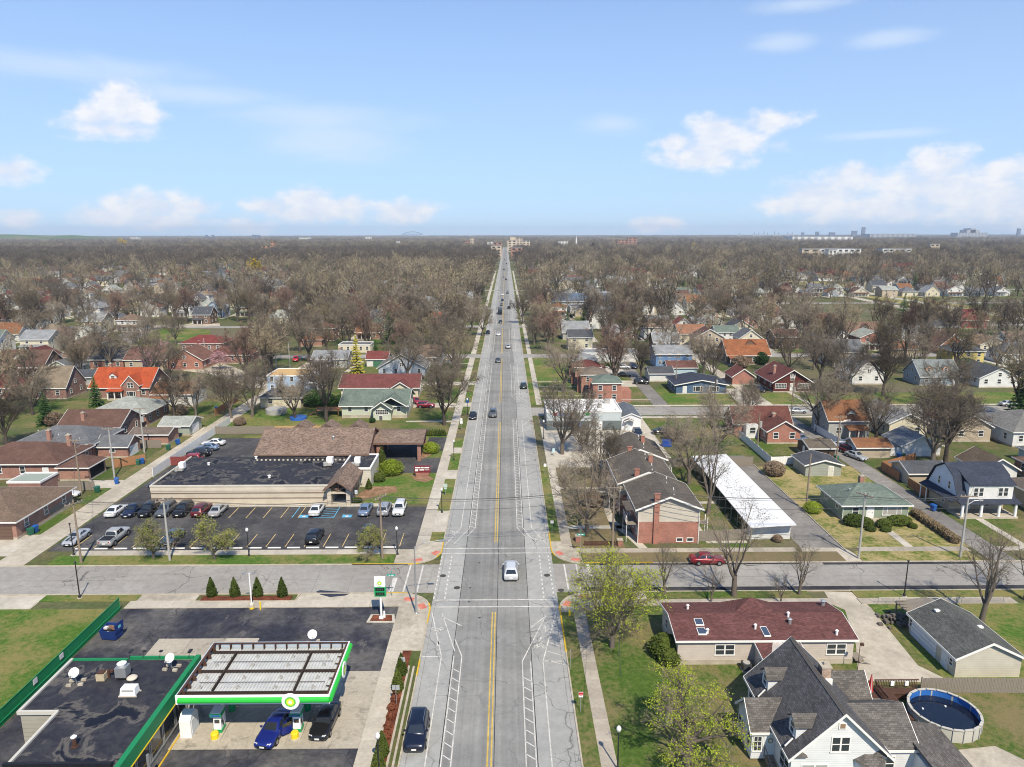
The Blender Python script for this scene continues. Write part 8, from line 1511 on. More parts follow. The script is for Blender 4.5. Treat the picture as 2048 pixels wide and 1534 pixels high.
for lb, k, px, py, h in (('dark spruce before the orange roofed brick house', 0, 193, 812, 8.5), ('spruce beside the left street near the brown roof', 1, 94, 850, 8.5), ('tall golden conifer beside the white flat garage', 2, 714, 746, 13), ('bright green pine left of the pair right of the road', 1, 1134, 663, 10), ('taller bright green pine right of the pair right of the road', 0, 1167, 660, 12), ('broad dark evergreen at the right frame edge', 1, 2040, 838, 13), ('small dark spruce between the cottages', 0, 1490, 690, 6), ('slim dark conifer behind the maroon garage', 0, 752, 722, 8), ('dark pine in the middle distance left', 1, 576, 560, 16), ('pair pine far left of the road', 0, 445, 578, 14), ('dark conifer near the hall', 0, 1100, 572, 15), ('dark green spruce right of the hall', 1, 1120, 575, 13), ('spruce beyond the railway', 0, 1700, 556, 13), ('dark spruce by the barn red house', 0, 1805, 640, 14), ('spruce near the red two storey house', 1, 1600, 640, 12)): evergreen(lb, k, px, py, h)
# ------------------------------------------------------------------ trees set by hand
OLIVE = [tree_meshes(bare_tree(71+i, 5.6, .95, .2, 5, 7, 6, 5, 2, 1.3, 3400, .17, .4, .0, .02, .17), BARK, TWIG, LEAFO) for i in range(2)]
for i, (px, py, lb) in enumerate(((308, 1118, 'small olive green budding tree left of the lot utility pole'), (429, 1119, 'small olive green budding tree between the pole and the lamp'), (744, 1114, 'small olive green budding tree at the corner of the lot'))): put_tree(lb, OLIVE[i % 2], *P(px, py), (1, 1.02, .82)[i], (.3, 2.2, 4.0)[i], 'budding_tree')
BUD = tree_meshes(bare_tree(81, 11.6, .72, .16, 7, 9, 7, 5, 2, 1.35, 9500, .16, .40, .03, .06, .26, .5), BARK, TWIG, LEAFY)
put_tree('large bare tree with yellow green buds at the right junction corner', BUD, *P(1224, 1295), 1.0, .7, 'budding_tree')
BUD2 = tree_meshes(bare_tree(87, 8.8, .9, .24, 6, 8, 6, 5, 1, 1.3, 5000, .15, .2, .02, .03, .36, .12), BARK, TWIG, LEAFY)
put_tree('gnarled thick trunked tree in yellow green leaf in the right foreground', BUD2, *P(1373, 1527), 1.0, 1.1, 'budding_tree')
SN = Tree(9); q1, _ = SN.path((0, 0, -.1), (.05, 0, 1), 4.6, 6, .12, .05); SN.tube(q1, .46, .26, 9); q2, _ = SN.path(q1[3], (.5, .1, 1), 3.0, 5, .2, 0); SN.tube(q2, .16, .04, 6); q3, _ = SN.path(q1[5], (-.5, -.2, .7), 1.6, 4, .2, 0); SN.tube(q3, .12, .03, 5)
for k in range(420):
 p_ = random.Random(k).choice(q2[2:]+q3[1:]+q1[5:]); SN.leaf((p_[0]+SN.r.gauss(0, .55), p_[1]+SN.r.gauss(0, .55), p_[2]+SN.r.gauss(0, .5)), .2)
put_tree('broken pale trunk with a few leafy shoots behind the leafy tree', [('trunk', raw_mesh('trunk', SN.tv, SN.tf, paint('bark_pale', (.30, .26, .21), .95, .1, 0, .3, 3), True)), ('foliage', raw_mesh('foliage', SN.lv, SN.lf, LEAFY))], *P(1338, 1440), 1.0, 0, 'tree_snag')
HL = [(lb, px, py, h, k) for lb, px, py, h, k in (
 ('small bare street tree nearest the junction on the right verge', 1329, 1190, 7.2, 4), ('tall slim bare tree in the middle of the right verge', 1468, 1193, 12.5, 5), ('spindly reddish sapling on the right verge', 1422, 1206, 4.8, 5), ('spreading bare street tree near the concrete drive', 1598, 1190, 6.8, 4), ('thin bare sapling beside the concrete drive', 1562, 1207, 4.0, 5), ('many stemmed bare tree behind the cream garage', 1962, 1246, 11.5, 4), ('bare tree at the far right of the near verge', 2050, 1200, 9, 4),
 ('dense bare tree in the town house garden', 1174, 1066, 13.5, 2), ('big dark spreading tree at the store lot corner', 1124, 908, 16.5, 2), ('bare tree between town house and carport', 1416, 1028, 12.5, 4), ('leaning bare tree behind the middle town house', 1378, 968, 14, 0), ('broad dense bare tree behind the carport', 1432, 905, 14.5, 2), ('bare tree left of the middle town house', 1195, 965, 12, 2), ('bare tree by the store lot lamp', 1165, 905, 8.5, 3),
 ('massive double trunked bare tree behind the gambrel house', 1864, 935, 18, 0), ('pollarded bare tree before the cream house', 1752, 884, 13, 3), ('great bare tree rising behind the double trunked one', 1890, 928, 16, 1), ('thick bare tree beside the brick cottage street', 1634, 864, 16, 0), ('tall bare tree behind the dark red bungalow', 1577, 748, 17, 2), ('bare tree right of the dark red bungalow', 1690, 790, 17, 0), ('bare tree before the blue cape cottage', 1765, 792, 15, 1), ('broad bare tree at the right street', 1900, 820, 15, 2), ('bare tree beside the white steep gabled house', 1640, 770, 15, 1), ('yellowish budding tree by the brick cottage', 1490, 850, 11.5, 3),
 ('wide bare tree beside the bright blue house', 1407, 748, 15, 0), ('tall bare tree behind the flats alley', 1232, 762, 15, 2), ('great bare tree on the flats lawn', 1128, 785, 17, 0), ('slim tree by the flats car park', 1281, 758, 12, 1),
 ('tall bare tree on the bungalow lawn by the left pavement', 889, 850, 17, 3), ('great bare tree behind the brown shingle roof', 653, 843, 17, 1), ('slim tall bare tree behind the yellow fence', 591, 840, 12.5, 3), ('bare tree beside the alley near the yellow fence', 505, 833, 15, 2), ('bare tree at the end of the white alley fence', 462, 836, 14, 0), ('dark bare tree before the pale blue gabled house', 815, 760, 16, 0), ('bare tree beside the left pavement far block', 905, 735, 16, 2), ('dark leaning tree at the left kerb by the park road', 965, 672, 15, 0), ('bare tree left of the great tree behind the shingle roof', 545, 748, 17, 1), ('white barked bare tree above the brick garages', 617, 725, 19, 3), ('great dark bare tree above the white flat garage', 700, 690, 20, 0),
 ('bare tree left of the orange roofed house', 160, 745, 16, 2), ('bare tree behind the orange roofed house', 222, 740, 17, 0), ('bare tree beside the brick cottage with white edged gable', 340, 760, 13, 3), ('slender tree near the white rust roofed house', 349, 835, 11, 1), ('bare tree by the pale green roofed house', 392, 832, 12, 2), ('bare street tree at the left edge below the maroon roof', 15, 895, 12, 1), ('bare tree at the left street by the spruce', 65, 830, 12, 3), ('bare tree on the park lawn', 352, 690, 15, 0), ('bare tree left of the park lawn', 290, 690, 14, 2), ('bare tree by the right pavement near the monument', 1045, 648, 14, 1), ('bare tree beyond the flats on the right verge', 1068, 690, 13, 0))]
HL2 = []
for lb, px, py, h, k in HL:
 x, y = P(px, py); put_tree(lb, HERO[k], x, y, h/14, None, 'bare_tree', 'tree', None); HL2.append((x, y))
PINK = tree_meshes(bare_tree(95, 7, .8, .18, 5, 6, 5, 4, 1, 1.5, 3600, .26, .3), BARK, TWIGR, LEAFP)
for lb, px, py, s in (('pink blossoming magnolia beside the brown roof', 302, 742, 1.0), ('second pink blossom tree before the park lawn', 322, 712, .9), ('faint pink blossom tree by the curved street', 440, 740, .9), ('pale blossom tree at the left edge', 12, 770, .9)): put_tree(lb, PINK, *P(px, py), s, None, 'blossom_tree')
GOLD = tree_meshes(bare_tree(96, 13, .75, .2, 5, 6, 5, 4, 0, 2.5, 3600, .55, .3), BARK, TWIGT, LEAFGOLD)
put_tree('golden yellow budding tree in the distant left woods', GOLD, *P(512, 556), 1.5, None, 'budding_tree'); put_tree('small orange gold tree on the far left skyline', GOLD, *P(246, 497), 2.4, None, 'budding_tree'); put_tree('small gold tree right of the road in the distance', GOLD, *P(1389, 503), 1.6, None, 'budding_tree')
# ------------------------------------------------------------------ further houses in their street rows
rnd = random.Random(21)
WALLS = [('white', W_WHITE)]*5+[('cream', W_CREAM)]*2+[('grey', W_GREY), ('tan', W_TAN), ('brick', BR2), ('brick', BR3), ('pale blue', W_LBLUE), ('white', W_WHITE), ('brown', W_BROWN)]
ROOFS = [('grey', R_GREY)]*3+[('pale grey', R_LGREY)]*3+[('brown', R_BROWN)]*2+[('dark grey', R_DGREY), ('tan', R_TAN), ('rust orange', R_RUST), ('maroon', R_MAROON), ('green', R_GREEN), ('dark grey', R_DGREY), ('pale grey', R_PALE), ('brown', shingle((.17, .12, .09)))]
def blocked(x0, x1, y0, y1):
 return any(a < x1 and b > x0 and c < y1 and d > y0 for a, b, c, d in FOOT)
keep(-150, -95, 262, 340); keep(160, 330, 330, 480)
keep(-70, -52, 176, 196); keep(-117, -94, 172, 190); keep(-50, -20, 182, 189); keep(-42, -24, 205, 219); keep(73, 88, 181, 195); keep(46, 63, 180, 193); keep(119, 135, 188, 203)
rows = [237, 268, 300, 329, 352, 385, 412, 438, 468, 500, 540, 575]; nh = 0
for side in (-1, 1):
 for ri, y in enumerate(rows):
  x = 22.0 if side < 0 else 24.0; k = 0
  while x < .70*y+6 and nh < 205:
   w_ = rnd.uniform(8.5, 12); d_ = rnd.uniform(8, 11); yy = y+rnd.uniform(-3, 3)
   X0_, X1_ = (-x-w_, -x) if side < 0 else (x, x+w_)
   if not blocked(X0_-1, X1_+1, yy-1, yy+d_+1) and rnd.random() < (.8 if side > 0 or x > 110 else .6):
    wn, wm = rnd.choice(WALLS); rn_, rm = rnd.choice(ROOFS); two = rnd.random() < .35; kd = rnd.choice(['gable', 'gable', 'gable', 'hip']); k += 1
    house('%s house with %s roof, %s from the main road in %s %s-hand row' % (wn, rn_, ORD[min(k-1, 23)], ORD[ri], 'left' if side < 0 else 'right'), X0_, X1_, yy, yy+d_, 5.0 if two else 3.2, rnd.uniform(2.0, 4.2), wm, rm, kd, rnd.choice('xy'), near=False, group='houses in the middle distance', nf=2, ns=2, found=.2, chim=(rnd.uniform(-3, 3), .3, .7) if rnd.random() < .5 else None, vents=rnd.choice((0, 2, 3)) if kd == 'gable' else 0, porch=(-w_/2+.6, w_/2-.6-rnd.choice((0, 3)), 1.8, 2.35) if rnd.random() < .45 else None)
    nh += 1
    dx_ = X1_+.6 if rnd.random() < .5 else X0_-3.2
    if not blocked(dx_, dx_+2.6, yy-7, yy+2): rect('concrete_drive', dx_, dx_+2.6, yy-7, yy+d_+3, .02, C_WALK)
    if rnd.random() < .5: rect('lawn', X0_-1, X1_+1, yy-8, yy-.2, .0165, G_LUSH)
   x += w_+rnd.uniform(4, 9)
# ------------------------------------------------------------------ scattered bare trees
HOUSES = [(o.location[0], o.location[1], o['label']) for o in COL.objects if o.get('category') in ('house', 'garage', 'flats', 'hall') and o.parent is None]
hx = np.array([(a, b) for a, b, _ in HOUSES])
TONE = ['grey', 'dark', 'tan', 'reddish', 'grey', 'tan']
def short(lb):
 w_ = lb.replace(',', '').split()
 if w_[-1] == 'row': return lb.split(', ')[1].split()[0]+' house in the '+' '.join(w_[-3:])
 w_ = w_[:6]
 while w_[-1] in ('with', 'and', 'the', 'a', 'of', 'in', 'at', 'by', 'beside', 'behind', 'on', 'left', 'right', 'near', 'its', 'pale', 'white', 'grey', 'small', 'between', 'low', 'bare', 'front', 'brown', 'dark', 'green', 'orange', 'low', 'blue', 'maroon', 'navy', 'rust', 'slate', 'weathered', 'bright', 'reddish', 'steep', 'two', 'brick', 'flat', 'patchy', 'long', 'curled', 'wide', 'bare', 'black'): w_ = w_[:-1]
 return ' '.join(w_)
def road_zone(x, y):
 if -14.6 < x < 11.5: return True
 for a, b, x0, x1 in crs:
  if a-1.5 < y < b+1.5 and x0 < x < x1: return True
 if y < 95: return True
 if y < 154 and -75 < x < 10: return True
 if y < 170 and 7 < x < 72: return True
 if -71 < x < -64 and y < 253: return True
 if 37.5 < x < 43.5 and 178 < y < 253: return True
 if 65.5 < x < 71 and y < 253: return True
 if y < 170 and x > 70: return y < 116
 if y < 180 and -50 < x < -14: return True
 if y < 176 and -66 < x < -14: return True
 return False
LAWN = [P(262, 678), P(330, 655), P(425, 660), P(425, 700), P(350, 712)]
lx0, lx1 = min(p[0] for p in LAWN), max(p[0] for p in LAWN); ly0, ly1 = min(p[1] for p in LAWN), max(p[1] for p in LAWN)
cell = {}
def near_other(x, y, d):
 i, j = int(x//6), int(y//6)
 for a in (-1, 0, 1):
  for b in (-1, 0, 1):
   for (u, v) in cell.get((i+a, j+b), ()):
    if (u-x)**2+(v-y)**2 < d*d: return True
 return False
for x, y in HL2: cell.setdefault((int(x//6), int(y//6)), []).append((x, y))
placed = 0; tries = 0; seen_lab = {}
while placed < 250 and tries < 16000:
 tries += 1; y = 120+rnd.random()**.75*340
 x = rnd.uniform(-.74*y-6, .74*y+6)
 dens = (.4 if x < -.4*y and y > 250 else .9 if x < 0 else .62)*((.14 if y < 185 else .5) if y < 262 and x < 0 else (.22 if y < 185 else .8) if y < 262 else 1.0)
 if y < 330 and blocked(x-3.2, x+3.2, y-1, y+9.5): continue
 if rnd.random() > dens or road_zone(x, y) or near_other(x, y, 5.2) or blocked(x-1.2, x+1.2, y-1.2, y+1.2) or (lx0 < x < lx1 and ly0 < y < ly1): continue
 i = int(np.argmin((hx[:, 0]-x)**2+(hx[:, 1]-y)**2)); dx, dy = x-hx[i, 0], y-hx[i, 1]
 where = ('right of' if dx > 0 else 'left of') if abs(dx) > abs(dy) else ('behind' if dy > 0 else 'in front of')
 k = rnd.randrange(6); s = rnd.uniform(.8, 1.2)+(.22 if rnd.random() < .5 else 0); size = 'small' if s < .82 else 'tall' if s > 1.08 else 'medium'
 put_tree('%s bare %s tree %s the %s' % (size, TONE[k], where, short(HOUSES[i][2])), MID[k], x, y, s, None, 'bare_tree', 'tree', 'bare trees among the houses', rnd.uniform(.9, 1.12)); cell.setdefault((int(x//6), int(y//6)), []).append((x, y)); placed += 1
print('houses', nh, 'trees', placed, 'tries', tries)
# ------------------------------------------------------------------ the wooded distance (stuff, instanced)
def one_mesh(T, bark, twig):
 n = len(T.tv); me = bpy.data.meshes.new('far_tree'); me.from_pydata(T.tv+T.cv, [], T.tf+[tuple(i+n for i in f) for f in T.cf])
 me.materials.append(bark); me.materials.append(twig); me.polygons.foreach_set('material_index', [0]*len(T.tf)+[1]*len(T.cf)); return me
def proto_coll(name, meshes):
 c = bpy.data.collections.new(name)
 for i, me in enumerate(meshes): o = bpy.data.objects.new('%s_%02d' % (name, i), me); c.objects.link(o)
 return c
def scatter(name, pts, rot, scl, idx, coll, label, cat):
 me = bpy.data.meshes.new(name); me.from_pydata([tuple(p) for p in pts], [], [])
 a = me.attributes.new('rot', 'FLOAT', 'POINT'); a.data.foreach_set('value', np.asarray(rot, np.float32)); a = me.attributes.new('scl', 'FLOAT', 'POINT'); a.data.foreach_set('value', np.asarray(scl, np.float32)); a = me.attributes.new('idx', 'INT', 'POINT'); a.data.foreach_set('value', np.asarray(idx, np.int32))
 ng = bpy.data.node_groups.new(name, 'GeometryNodeTree'); ng.interface.new_socket('Geometry', in_out='INPUT', socket_type='NodeSocketGeometry'); ng.interface.new_socket('Geometry', in_out='OUTPUT', socket_type='NodeSocketGeometry')
 N = ng.nodes; gi = N.new('NodeGroupInput'); go = N.new('NodeGroupOutput'); ip = N.new('GeometryNodeInstanceOnPoints'); ci = N.new('GeometryNodeCollectionInfo')
 ci.inputs['Collection'].default_value = coll; ci.inputs['Separate Children'].default_value = True; ci.inputs['Reset Children'].default_value = True
 def att(nm, ty): n = N.new('GeometryNodeInputNamedAttribute'); n.data_type = ty; n.inputs['Name'].default_value = nm; return n.outputs['Attribute']
 cb = N.new('ShaderNodeCombineXYZ'); ng.links.new(att('rot', 'FLOAT'), cb.inputs[2]); e2r = N.new('FunctionNodeEulerToRotation'); ng.links.new(cb.outputs[0], e2r.inputs[0])
 ip.inputs['Pick Instance'].default_value = True
 ng.links.new(gi.outputs[0], ip.inputs['Points']); ng.links.new(ci.outputs[0], ip.inputs['Instance']); ng.links.new(att('idx', 'INT'), ip.inputs['Instance Index']); ng.links.new(e2r.outputs[0], ip.inputs['Rotation']); ng.links.new(att('scl', 'FLOAT'), ip.inputs['Scale']); ng.links.new(ip.outputs[0], go.inputs[0])
 o = link(name, me); md = o.modifiers.new('scatter', 'NODES'); md.node_group = ng; return stuff(o, label, cat)
FTW = veg_mat('far_twigs', (.165, .14, .102), (.285, .24, .17)); FTWD = veg_mat('far_twigs_dark', (.082, .068, .054), (.135, .112, .088)); FTWO = veg_mat('far_twigs_olive', (.22, .185, .12), (.33, .275, .17))
FARP = [one_mesh(bare_tree(501+i, 14, (.62, .8, .5, .7)[i % 4], .2, 5, 5, 4, 3, 0, 5.0), BARKD, (FTW, FTWD, FTWO, FTW, FTWD, FTW)[i]) for i in range(6)]
def joined(ms):
 v = []; f = []; mi = []
 for k, (_, me) in enumerate(ms): b = len(v); v += [tuple(q.co) for q in me.vertices]; f += [tuple(i+b for i in p.vertices) for p in me.polygons]; mi += [k]*len(me.polygons)
 o = bpy.data.meshes.new('far_conifer'); o.from_pydata(v, [], f); [o.materials.append(me.materials[0]) for _, me in ms]; o.polygons.foreach_set('material_index', mi); return o
FARP += [joined(SPR[0]), joined(SPR[1])]
rs = np.random.RandomState(5)
def ok_far(x, y):
 if -15 < x < 12: return False
 for a, b, x0, x1 in crs:
  if a-1 < y < b+1 and x0 < x < x1 and y < 700: return False
 if y < 620 and blocked(x-1, x+1, y-1, y+1): return False
 if lx0 < x < lx1 and ly0 < y < ly1: return False
 return True
rlx = [(p[0], p[1]) for p in rl]
def near_rail(x, y, d):
 for (a, b), (c, e) in zip(rlx[:-1], rlx[1:]):
  dx, dy = c-a, e-b; t = max(0, min(1, ((x-a)*dx+(y-b)*dy)/(dx*dx+dy*dy)))
  if math.hypot(x-a-t*dx, y-b-t*dy) < d: return True
 return False
pts = []
bands = [(262, 480, 130, 330), (480, 700, 88, 200), (700, 1000, 85, 190), (1000, 1700, 100, 215), (1700, 2900, 290, 520)]
for y0, y1, dl, dr in bands:
 area = .74*(y1*y1-y0*y0)/2
 for s, d in ((-1, dl), (1, dr)):
  n = int(area/d); u = rs.rand(n); y = np.sqrt(y0*y0+u*(y1*y1-y0*y0)); x = s*(rs.rand(n)*(.74*y+10))
  for a, b in zip(x, y):
   if b < 860 and a < -.30*b and rs.rand() < .74: continue
   if b < 480 and rs.rand() < .8 and blocked(a-3, a+3, b-1, b+9): continue
   if ok_far(a, b) and not near_rail(a, b, 17) and not near_other(a, b, 4.0): pts.append((a, b, 0))
pts = np.array(pts); n = len(pts); forest = (pts[:, 1] > 880) & (((pts[:, 0] < 60) & (pts[:, 1] < 1650)) | (rs.rand(n) < .25))
idx = np.where(forest, rs.choice([1, 4, 1, 4, 0], n), rs.choice([0, 2, 3, 5, 0, 2, 1], n)); ev = (rs.rand(n) < .06) & ~forest; idx = np.where(ev, rs.choice([6, 7], n), idx); scl = np.where(forest, rs.uniform(1.0, 1.5, n), np.where(ev, rs.uniform(.9, 1.7, n), rs.uniform(.65, 1.0, n)+rs.rand(n)**2*.75))
scatter('distant_trees', pts, rs.uniform(0, 6.28, n), scl, idx, proto_coll('far_tree', FARP), 'mass of bare trees filling the distance on both sides of the road', 'trees')
print('far trees', n)
# clumps to the horizon
def clump(seed):
 r = random.Random(seed); V = []; F = []; M_ = []
 for k in range(12):
  T = bare_tree(seed*31+k % 3, 14, .8, .2, 4, 4, 3, 1, 0, 11.0); ox, oy = r.uniform(-45, 45), r.uniform(-45, 45); s = r.uniform(.8, 1.3); a = r.uniform(0, 6.28); ca, sa = cos(a)*s, sin(a)*s
  for vs, fs in ((T.tv, T.tf), (T.cv, T.cf)):
   b = len(V); V += [(ox+x*ca-y*sa, oy+x*sa+y*ca, z*s) for x, y, z in vs]; F += [tuple(i+b for i in f) for f in fs]
 me = bpy.data.meshes.new('far_clump'); me.from_pydata(V, [], F); me.materials.append((FTWD, FTW, FTWO, FTW)[seed % 4]); return me
CL = [clump(i) for i in range(4)]
pts = []
for y0, y1, d in ((2700, 5000, 6500), (5000, 12500, 22000)):
 n = int(1.5*(y1*y1-y0*y0)/2/d); y = np.sqrt(y0*y0+rs.rand(n)*(y1*y1-y0*y0)); x = (rs.rand(n)*2-1)*.75*y
 pts += [(a, b, 0) for a, b in zip(x, y) if not (-45 < a < 40 and b < 2900)]
n = len(pts); scatter('horizon_woods', pts, rs.uniform(0, 6.28, n), rs.uniform(.9, 1.35, n), rs.randint(0, 4, n), proto_coll('far_clump', CL), 'continuous brown woods running to the horizon', 'woods'); print('clumps', n)
# distant house roofs between the trees
def far_house(w, d, e, r_, wm, rm, seed):
 mb = MB(); mb.ext([(-d/2, 0), (d/2, 0), (d/2, e), (0, e+r_), (-d/2, e)], -w/2, w/2, 'x', 0)
 lo, hi = gable_profile(d, e, r_, .4, .2)
 for i in range(2): mb.ext([lo[i], lo[i+1], hi[i+1], hi[i]], -w/2-.4, w/2+.4, 'x', 1)
 for k in (-.3, 0, .3): mb.box(w*k-.5, w*k+.5, -d/2-.03, -d/2, 1.2, 2.4, 2); mb.box(w/2, w/2+.03, d*k-.4, d*k+.4, 1.2, 2.4, 2); mb.box(-w/2-.03, -w/2, d*k-.4, d*k+.4, 1.2, 2.4, 2)
 return mb.mesh('far_house', [wm, rm, GLASS])
FH = [far_house(*q, i) for i, q in enumerate(((11, 9, 3.2, 3.0, W_WHITE, R_LGREY), (10, 9, 3.2, 3.4, W_WHITE, R_BROWN), (12, 9, 5.0, 2.6, W_CREAM, R_GREY), (10, 8, 3.2, 3.4, BR2, R_RUST), (12, 10, 3.2, 2.6, W_WHITE, R_TAN), (10, 9, 3.2, 3.0, W_GREY, R_DGREY), (11, 9, 4.8, 2.8, W_TAN, R_RED), (12, 9, 3.0, 2.6, W_WHITE, R_LGREY)))]
pts = []; rot = []
for y0, y1, dl, dr in ((590, 900, 620, 600), (900, 1500, 7000, 950), (1500, 3400, 2300, 1500)):
 area = .74*(y1*y1-y0*y0)/2
 for s, d in ((-1, dl), (1, dr)):
  n = int(area/d)
  for k in range(n):
   y = sqrt(y0*y0+rs.rand()*(y1*y1-y0*y0)); x = s*rs.rand()*.74*y
   if abs(x) > 24 and not near_rail(x, y, 22): pts.append((x, y, 0)); rot.append(rs.choice([0, pi/2, pi, -pi/2]))
n = len(pts); scatter('distant_houses', pts, rot, rs.uniform(.95, 1.2, n), rs.randint(0, 8, n), proto_coll('far_house', FH), 'small pale houses and roofs scattered through the distant trees', 'houses'); print('far houses', n)
# ------------------------------------------------------------------ landmarks on the skyline
def far_at(x, y):
 """ground distance at photograph height y, kept inside the built ground"""
 X, Y = P(x, y); return (X, Y)
def block(label, x0, x1, yb, yt, mat, cat='building', roofm=None, dep=None, name='far_building', steps=(), ymax=9000):
 X0, Y0 = P(x0, yb, 15); X1, _ = P(x1, yb, 15)
 if Y0 > ymax or Y0 < 0: k = 1; Y0 = ymax; X0 = (x0-1012)/FPX*ymax; X1 = (x1-1012)/FPX*ymax
 h = H-(yt-467)/FPX*Y0; h = max(4, h); w_ = X1-X0; dep = dep or max(12, w_*.4)
 t = thing(name, label, cat, ((X0+X1)/2, Y0+dep/2, 0)); MB().box(-w_/2, w_/2, -dep/2, dep/2, 0, h).build('wall', mat, t); MB().box(-w_/2-.5, w_/2+.5, -dep/2-.5, dep/2+.5, h, h+.8).build('roof', roofm or R_LGREY, t)
 nw = max(2, min(9, int(w_/9))); nl = max(1, min(6, int(h/5)))
 for i in range(nw):
  for j in range(nl): MB().cbox(-w_/2+w_*(i+.5)/nw, -dep/2-.1, h*(j+.55)/nl, w_/nw*.5, .3, h/nl*.42).build('window', GLASS, t)
 for (a, b, z) in steps: MB().box(-w_/2+w_*a, -w_/2+w_*b, -dep/2+1, dep/2-1, h+.8, h+.8+z).build('upper_storey', mat, t)
 return t
C_TAN = paint('far_tan', (.50, .42, .32)); C_WHT = paint('far_white', (.66, .65, .62)); C_BRK = brick((.32, .14, .09)); C_BLU = paint('far_blue_grey', (.16, .20, .28)); C_ORG = brick((.42, .19, .08)); C_GRYB = paint('far_grey', (.34, .35, .37))
block('large tan stepped block at the end of the road', 1015, 1033, 491, 480, C_TAN, steps=((.3, .9, 7),)); block('tall tan tower behind the long block', 1033, 1045, 490, 475.5, C_TAN); block('low tan wing to the right', 1045, 1060, 490, 481, C_TAN)
block('orange brick mid-rise left of the road end', 982, 1003, 499, 491, C_TAN); block('red brick block behind the tan mid-rise', 986, 1004, 494, 484, C_BRK); block('brown brick tower on the skyline left of the road', 941, 948, 487, 475, C_TAN); block('brick block beside the brown tower', 930, 941, 487, 480, C_BRK); block('white warehouse left of the tan blocks', 975, 992, 487, 483, C_WHT); block('dark brick warehouse right of the road end', 1022, 1045, 500, 494, C_BRK)
block('brick apartment slab on the skyline right of the road', 1256, 1274, 487, 475.5, C_BRK); block('low brick complex beside the skyline slab', 1235, 1256, 487, 479, C_BRK); block('white low building near the far steeple', 1117, 1136, 486, 482, C_WHT)
X_, Y_ = P(1152, 487, 15); t = thing('church', 'white church steeple on the skyline right of the road', 'church', (X_, Y_, 0)); MB().box(-12, 12, -8, 8, 0, 9).build('nave', C_WHT, t); MB().box(-3, 3, -11, -5, 0, 16).build('tower', C_WHT, t); MB().cyl((0, -8, 16), (0, -8, 38), 3, .2, 8).build('spire', C_WHT, t)
X_, Y_ = P(1187, 500, 12); t = thing('water_tower', 'dark platform mast rising from the woods right of the road', 'tower', (X_, Y_, 0))
for sx in (-2, 2):
 for sy in (-2, 2): MB().cyl((sx, sy, 0), (sx*.5, sy*.5, 30), .35, .3, 5).build('leg', BARKD, t)
MB().lathe([(2.5, 22), (3, 23), (3, 26), (2.5, 27)], 10).build('platform', BARKD, t)
block('long white flat-roofed block on the right, nearest', 1604, 1640, 505, 498, C_TAN); block('long white flat-roofed block roof on the right', 1640, 1725, 503, 497.5, C_WHT); block('pale retail box right of the flat-roofed block', 1765, 1826, 501.5, 497.5, C_WHT); block('small pale retail box further right', 1860, 1880, 495, 489, C_TAN); block('white shed in front of the flat-roofed block', 1657, 1674, 508, 500, C_WHT)
block('long white industrial shed near the right skyline', 1585, 1718, 478.5, 474, C_WHT, ymax=7600); block('low grey works sheds along the right skyline', 1740, 1850, 473.5, 469, C_GRYB, ymax=8200); block('wide grey works on the right skyline', 1915, 1990, 473, 467, C_GRYB, steps=((.3, .75, 22), (.42, .6, 34))); block('dark tower block at the right skyline edge', 2034, 2042, 473, 459, C_BLU); block('slim blue grey high tower on the right skyline', 1723, 1731, 473, 456, C_BLU); block('dark works tower left of the high tower', 1704, 1716, 473, 463, C_BLU); block('dark cube on the right skyline', 1631, 1639, 473, 464.5, C_BLU); block('second dark cube on the right skyline', 1603, 1609, 473, 466, C_BLU); block('dark works group on the skyline', 1659, 1672, 473, 466, C_BLU)
for i, (x, yt) in enumerate(((1471, 467), (1500, 465), (1509, 466), (1519, 463), (1526, 466), (1540, 464), (1548, 466), (1566, 465), (1575, 466))):
 Xs = (x-1012)/FPX*8600; h = H-(yt-467)/FPX*8600; t = thing('chimney_stack', ORD[i]+' works chimney from the left on the right-hand skyline', 'chimney', (Xs, 8600, 0), 0, 'works chimneys on the skyline'); MB().cyl((0, 0, 0), (0, 0, h), 6, 4, 8).build('stack', C_BLU, t); MB().box(-22, 22, -10, 10, 0, 28).build('works', C_GRYB, t)
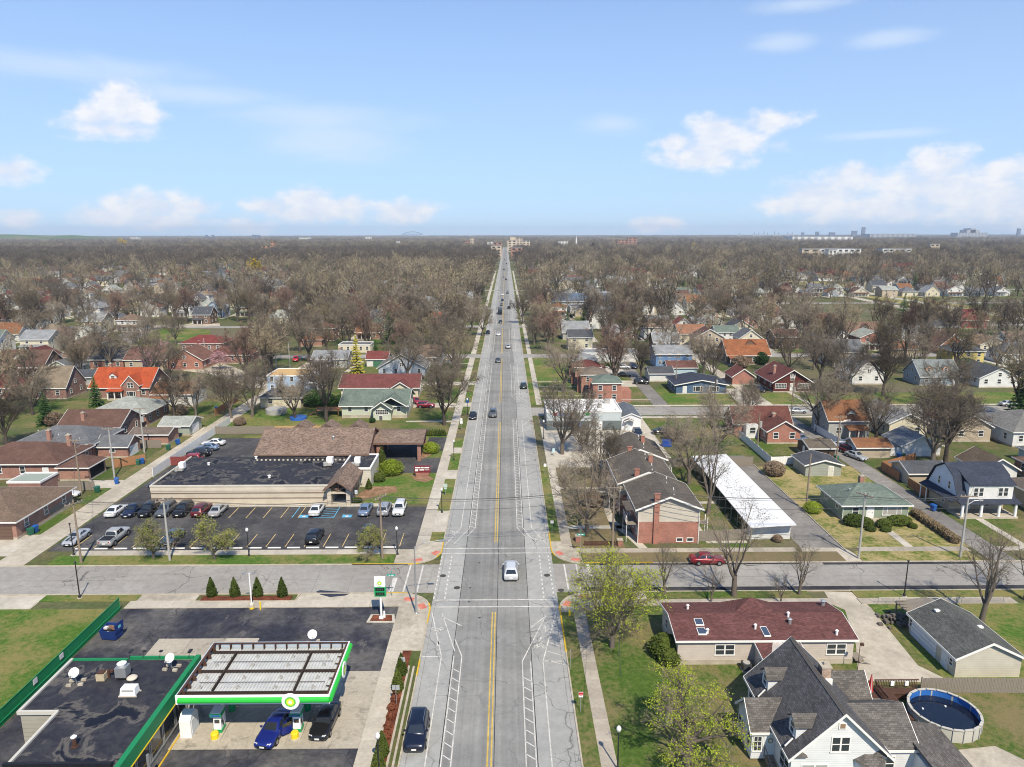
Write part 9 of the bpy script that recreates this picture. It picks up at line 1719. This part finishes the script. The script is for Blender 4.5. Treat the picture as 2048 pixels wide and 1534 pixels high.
block('left of the twin blue grey towers on the left skyline', 504, 509, 476, 469, C_BLU); block('right of the twin blue grey towers on the left skyline', 510, 518, 476, 469.5, C_BLU); block('dark twin-stacked works on the left skyline', 410, 426, 477, 473, C_BLU, steps=((.05, .2, 14), (.75, .9, 14))); block('pale yellow works on the left skyline', 261, 277, 478, 473, C_WHT); block('orange brick complex with green roof in the left woods', 524, 541, 496, 489, C_ORG, roofm=R_FOREST); block('orange brick tower in the left woods', 542, 549, 496, 481, C_ORG, roofm=R_FOREST); block('white shed among the left distant woods', 793, 799, 486, 481, C_WHT); block('low white works on the skyline left of centre', 598, 620, 477.5, 474, C_WHT); block('small pale works on the skyline', 730, 742, 477.5, 473, C_WHT)
t = thing('arch_bridge', 'blue grey steel arch bridge on the skyline left of the road', 'bridge', ((830-1012)/FPX*8000, 8000, 0)); q = [(-110+22*i, 40+26*sin(pi*i/10)) for i in range(11)]
MB().tube([(a, 0, b) for a, b in q], 3).build('arch', C_BLU, t); MB().box(-125, 125, -6, 6, 36, 40).build('deck', C_BLU, t)
for a, b in q[1:-1]: MB().cyl((a, 0, 0), (a, 0, b), 1.4, 1.4, 5).build('hanger', C_BLU, t)
# grassed landfill hill on the left skyline
v = []; nx, ny = 40, 8; Yh = 4700
for j in range(ny+1):
 for i in range(nx+1):
  u = i/nx; w2 = j/ny; prof = min(1, (1-u)*5.0)*(1-.10*sin(u*19)); v.append((-4700+u*2150, Yh+w2*600, 40*prof*sin(pi*w2)**.6 if 0 < w2 < 1 else 0))
struct(link('hill', raw_mesh('hill', v, [(j*(nx+1)+i, j*(nx+1)+i+1, (j+1)*(nx+1)+i+1, (j+1)*(nx+1)+i) for j in range(ny) for i in range(nx)], ground_mat('hill_grass', grass_fn((.06, .11, .03), (.09, .14, .04), (.2, .17, .09), .4, .006)), True)))
# ------------------------------------------------------------------ the air
mt = bpy.data.materials.new('haze_air'); mt.use_nodes = True; nt = mt.node_tree; nt.nodes.clear(); pv = nt.nodes.new('ShaderNodeVolumePrincipled'); mo = nt.nodes.new('ShaderNodeOutputMaterial'); nt.links.new(pv.outputs[0], mo.inputs['Volume'])
pv.inputs['Color'].default_value = (.70, .82, 1.0, 1); pv.inputs['Density'].default_value = 7.5e-5; pv.inputs['Anisotropy'].default_value = 0.0
hz = MB().box(-far-60, far+60, -260, far+60, -1.2, 160).build('haze', mt); hz['kind'] = 'stuff'; hz['label'] = 'thin blue spring haze filling the air over the town'; hz['category'] = 'haze'
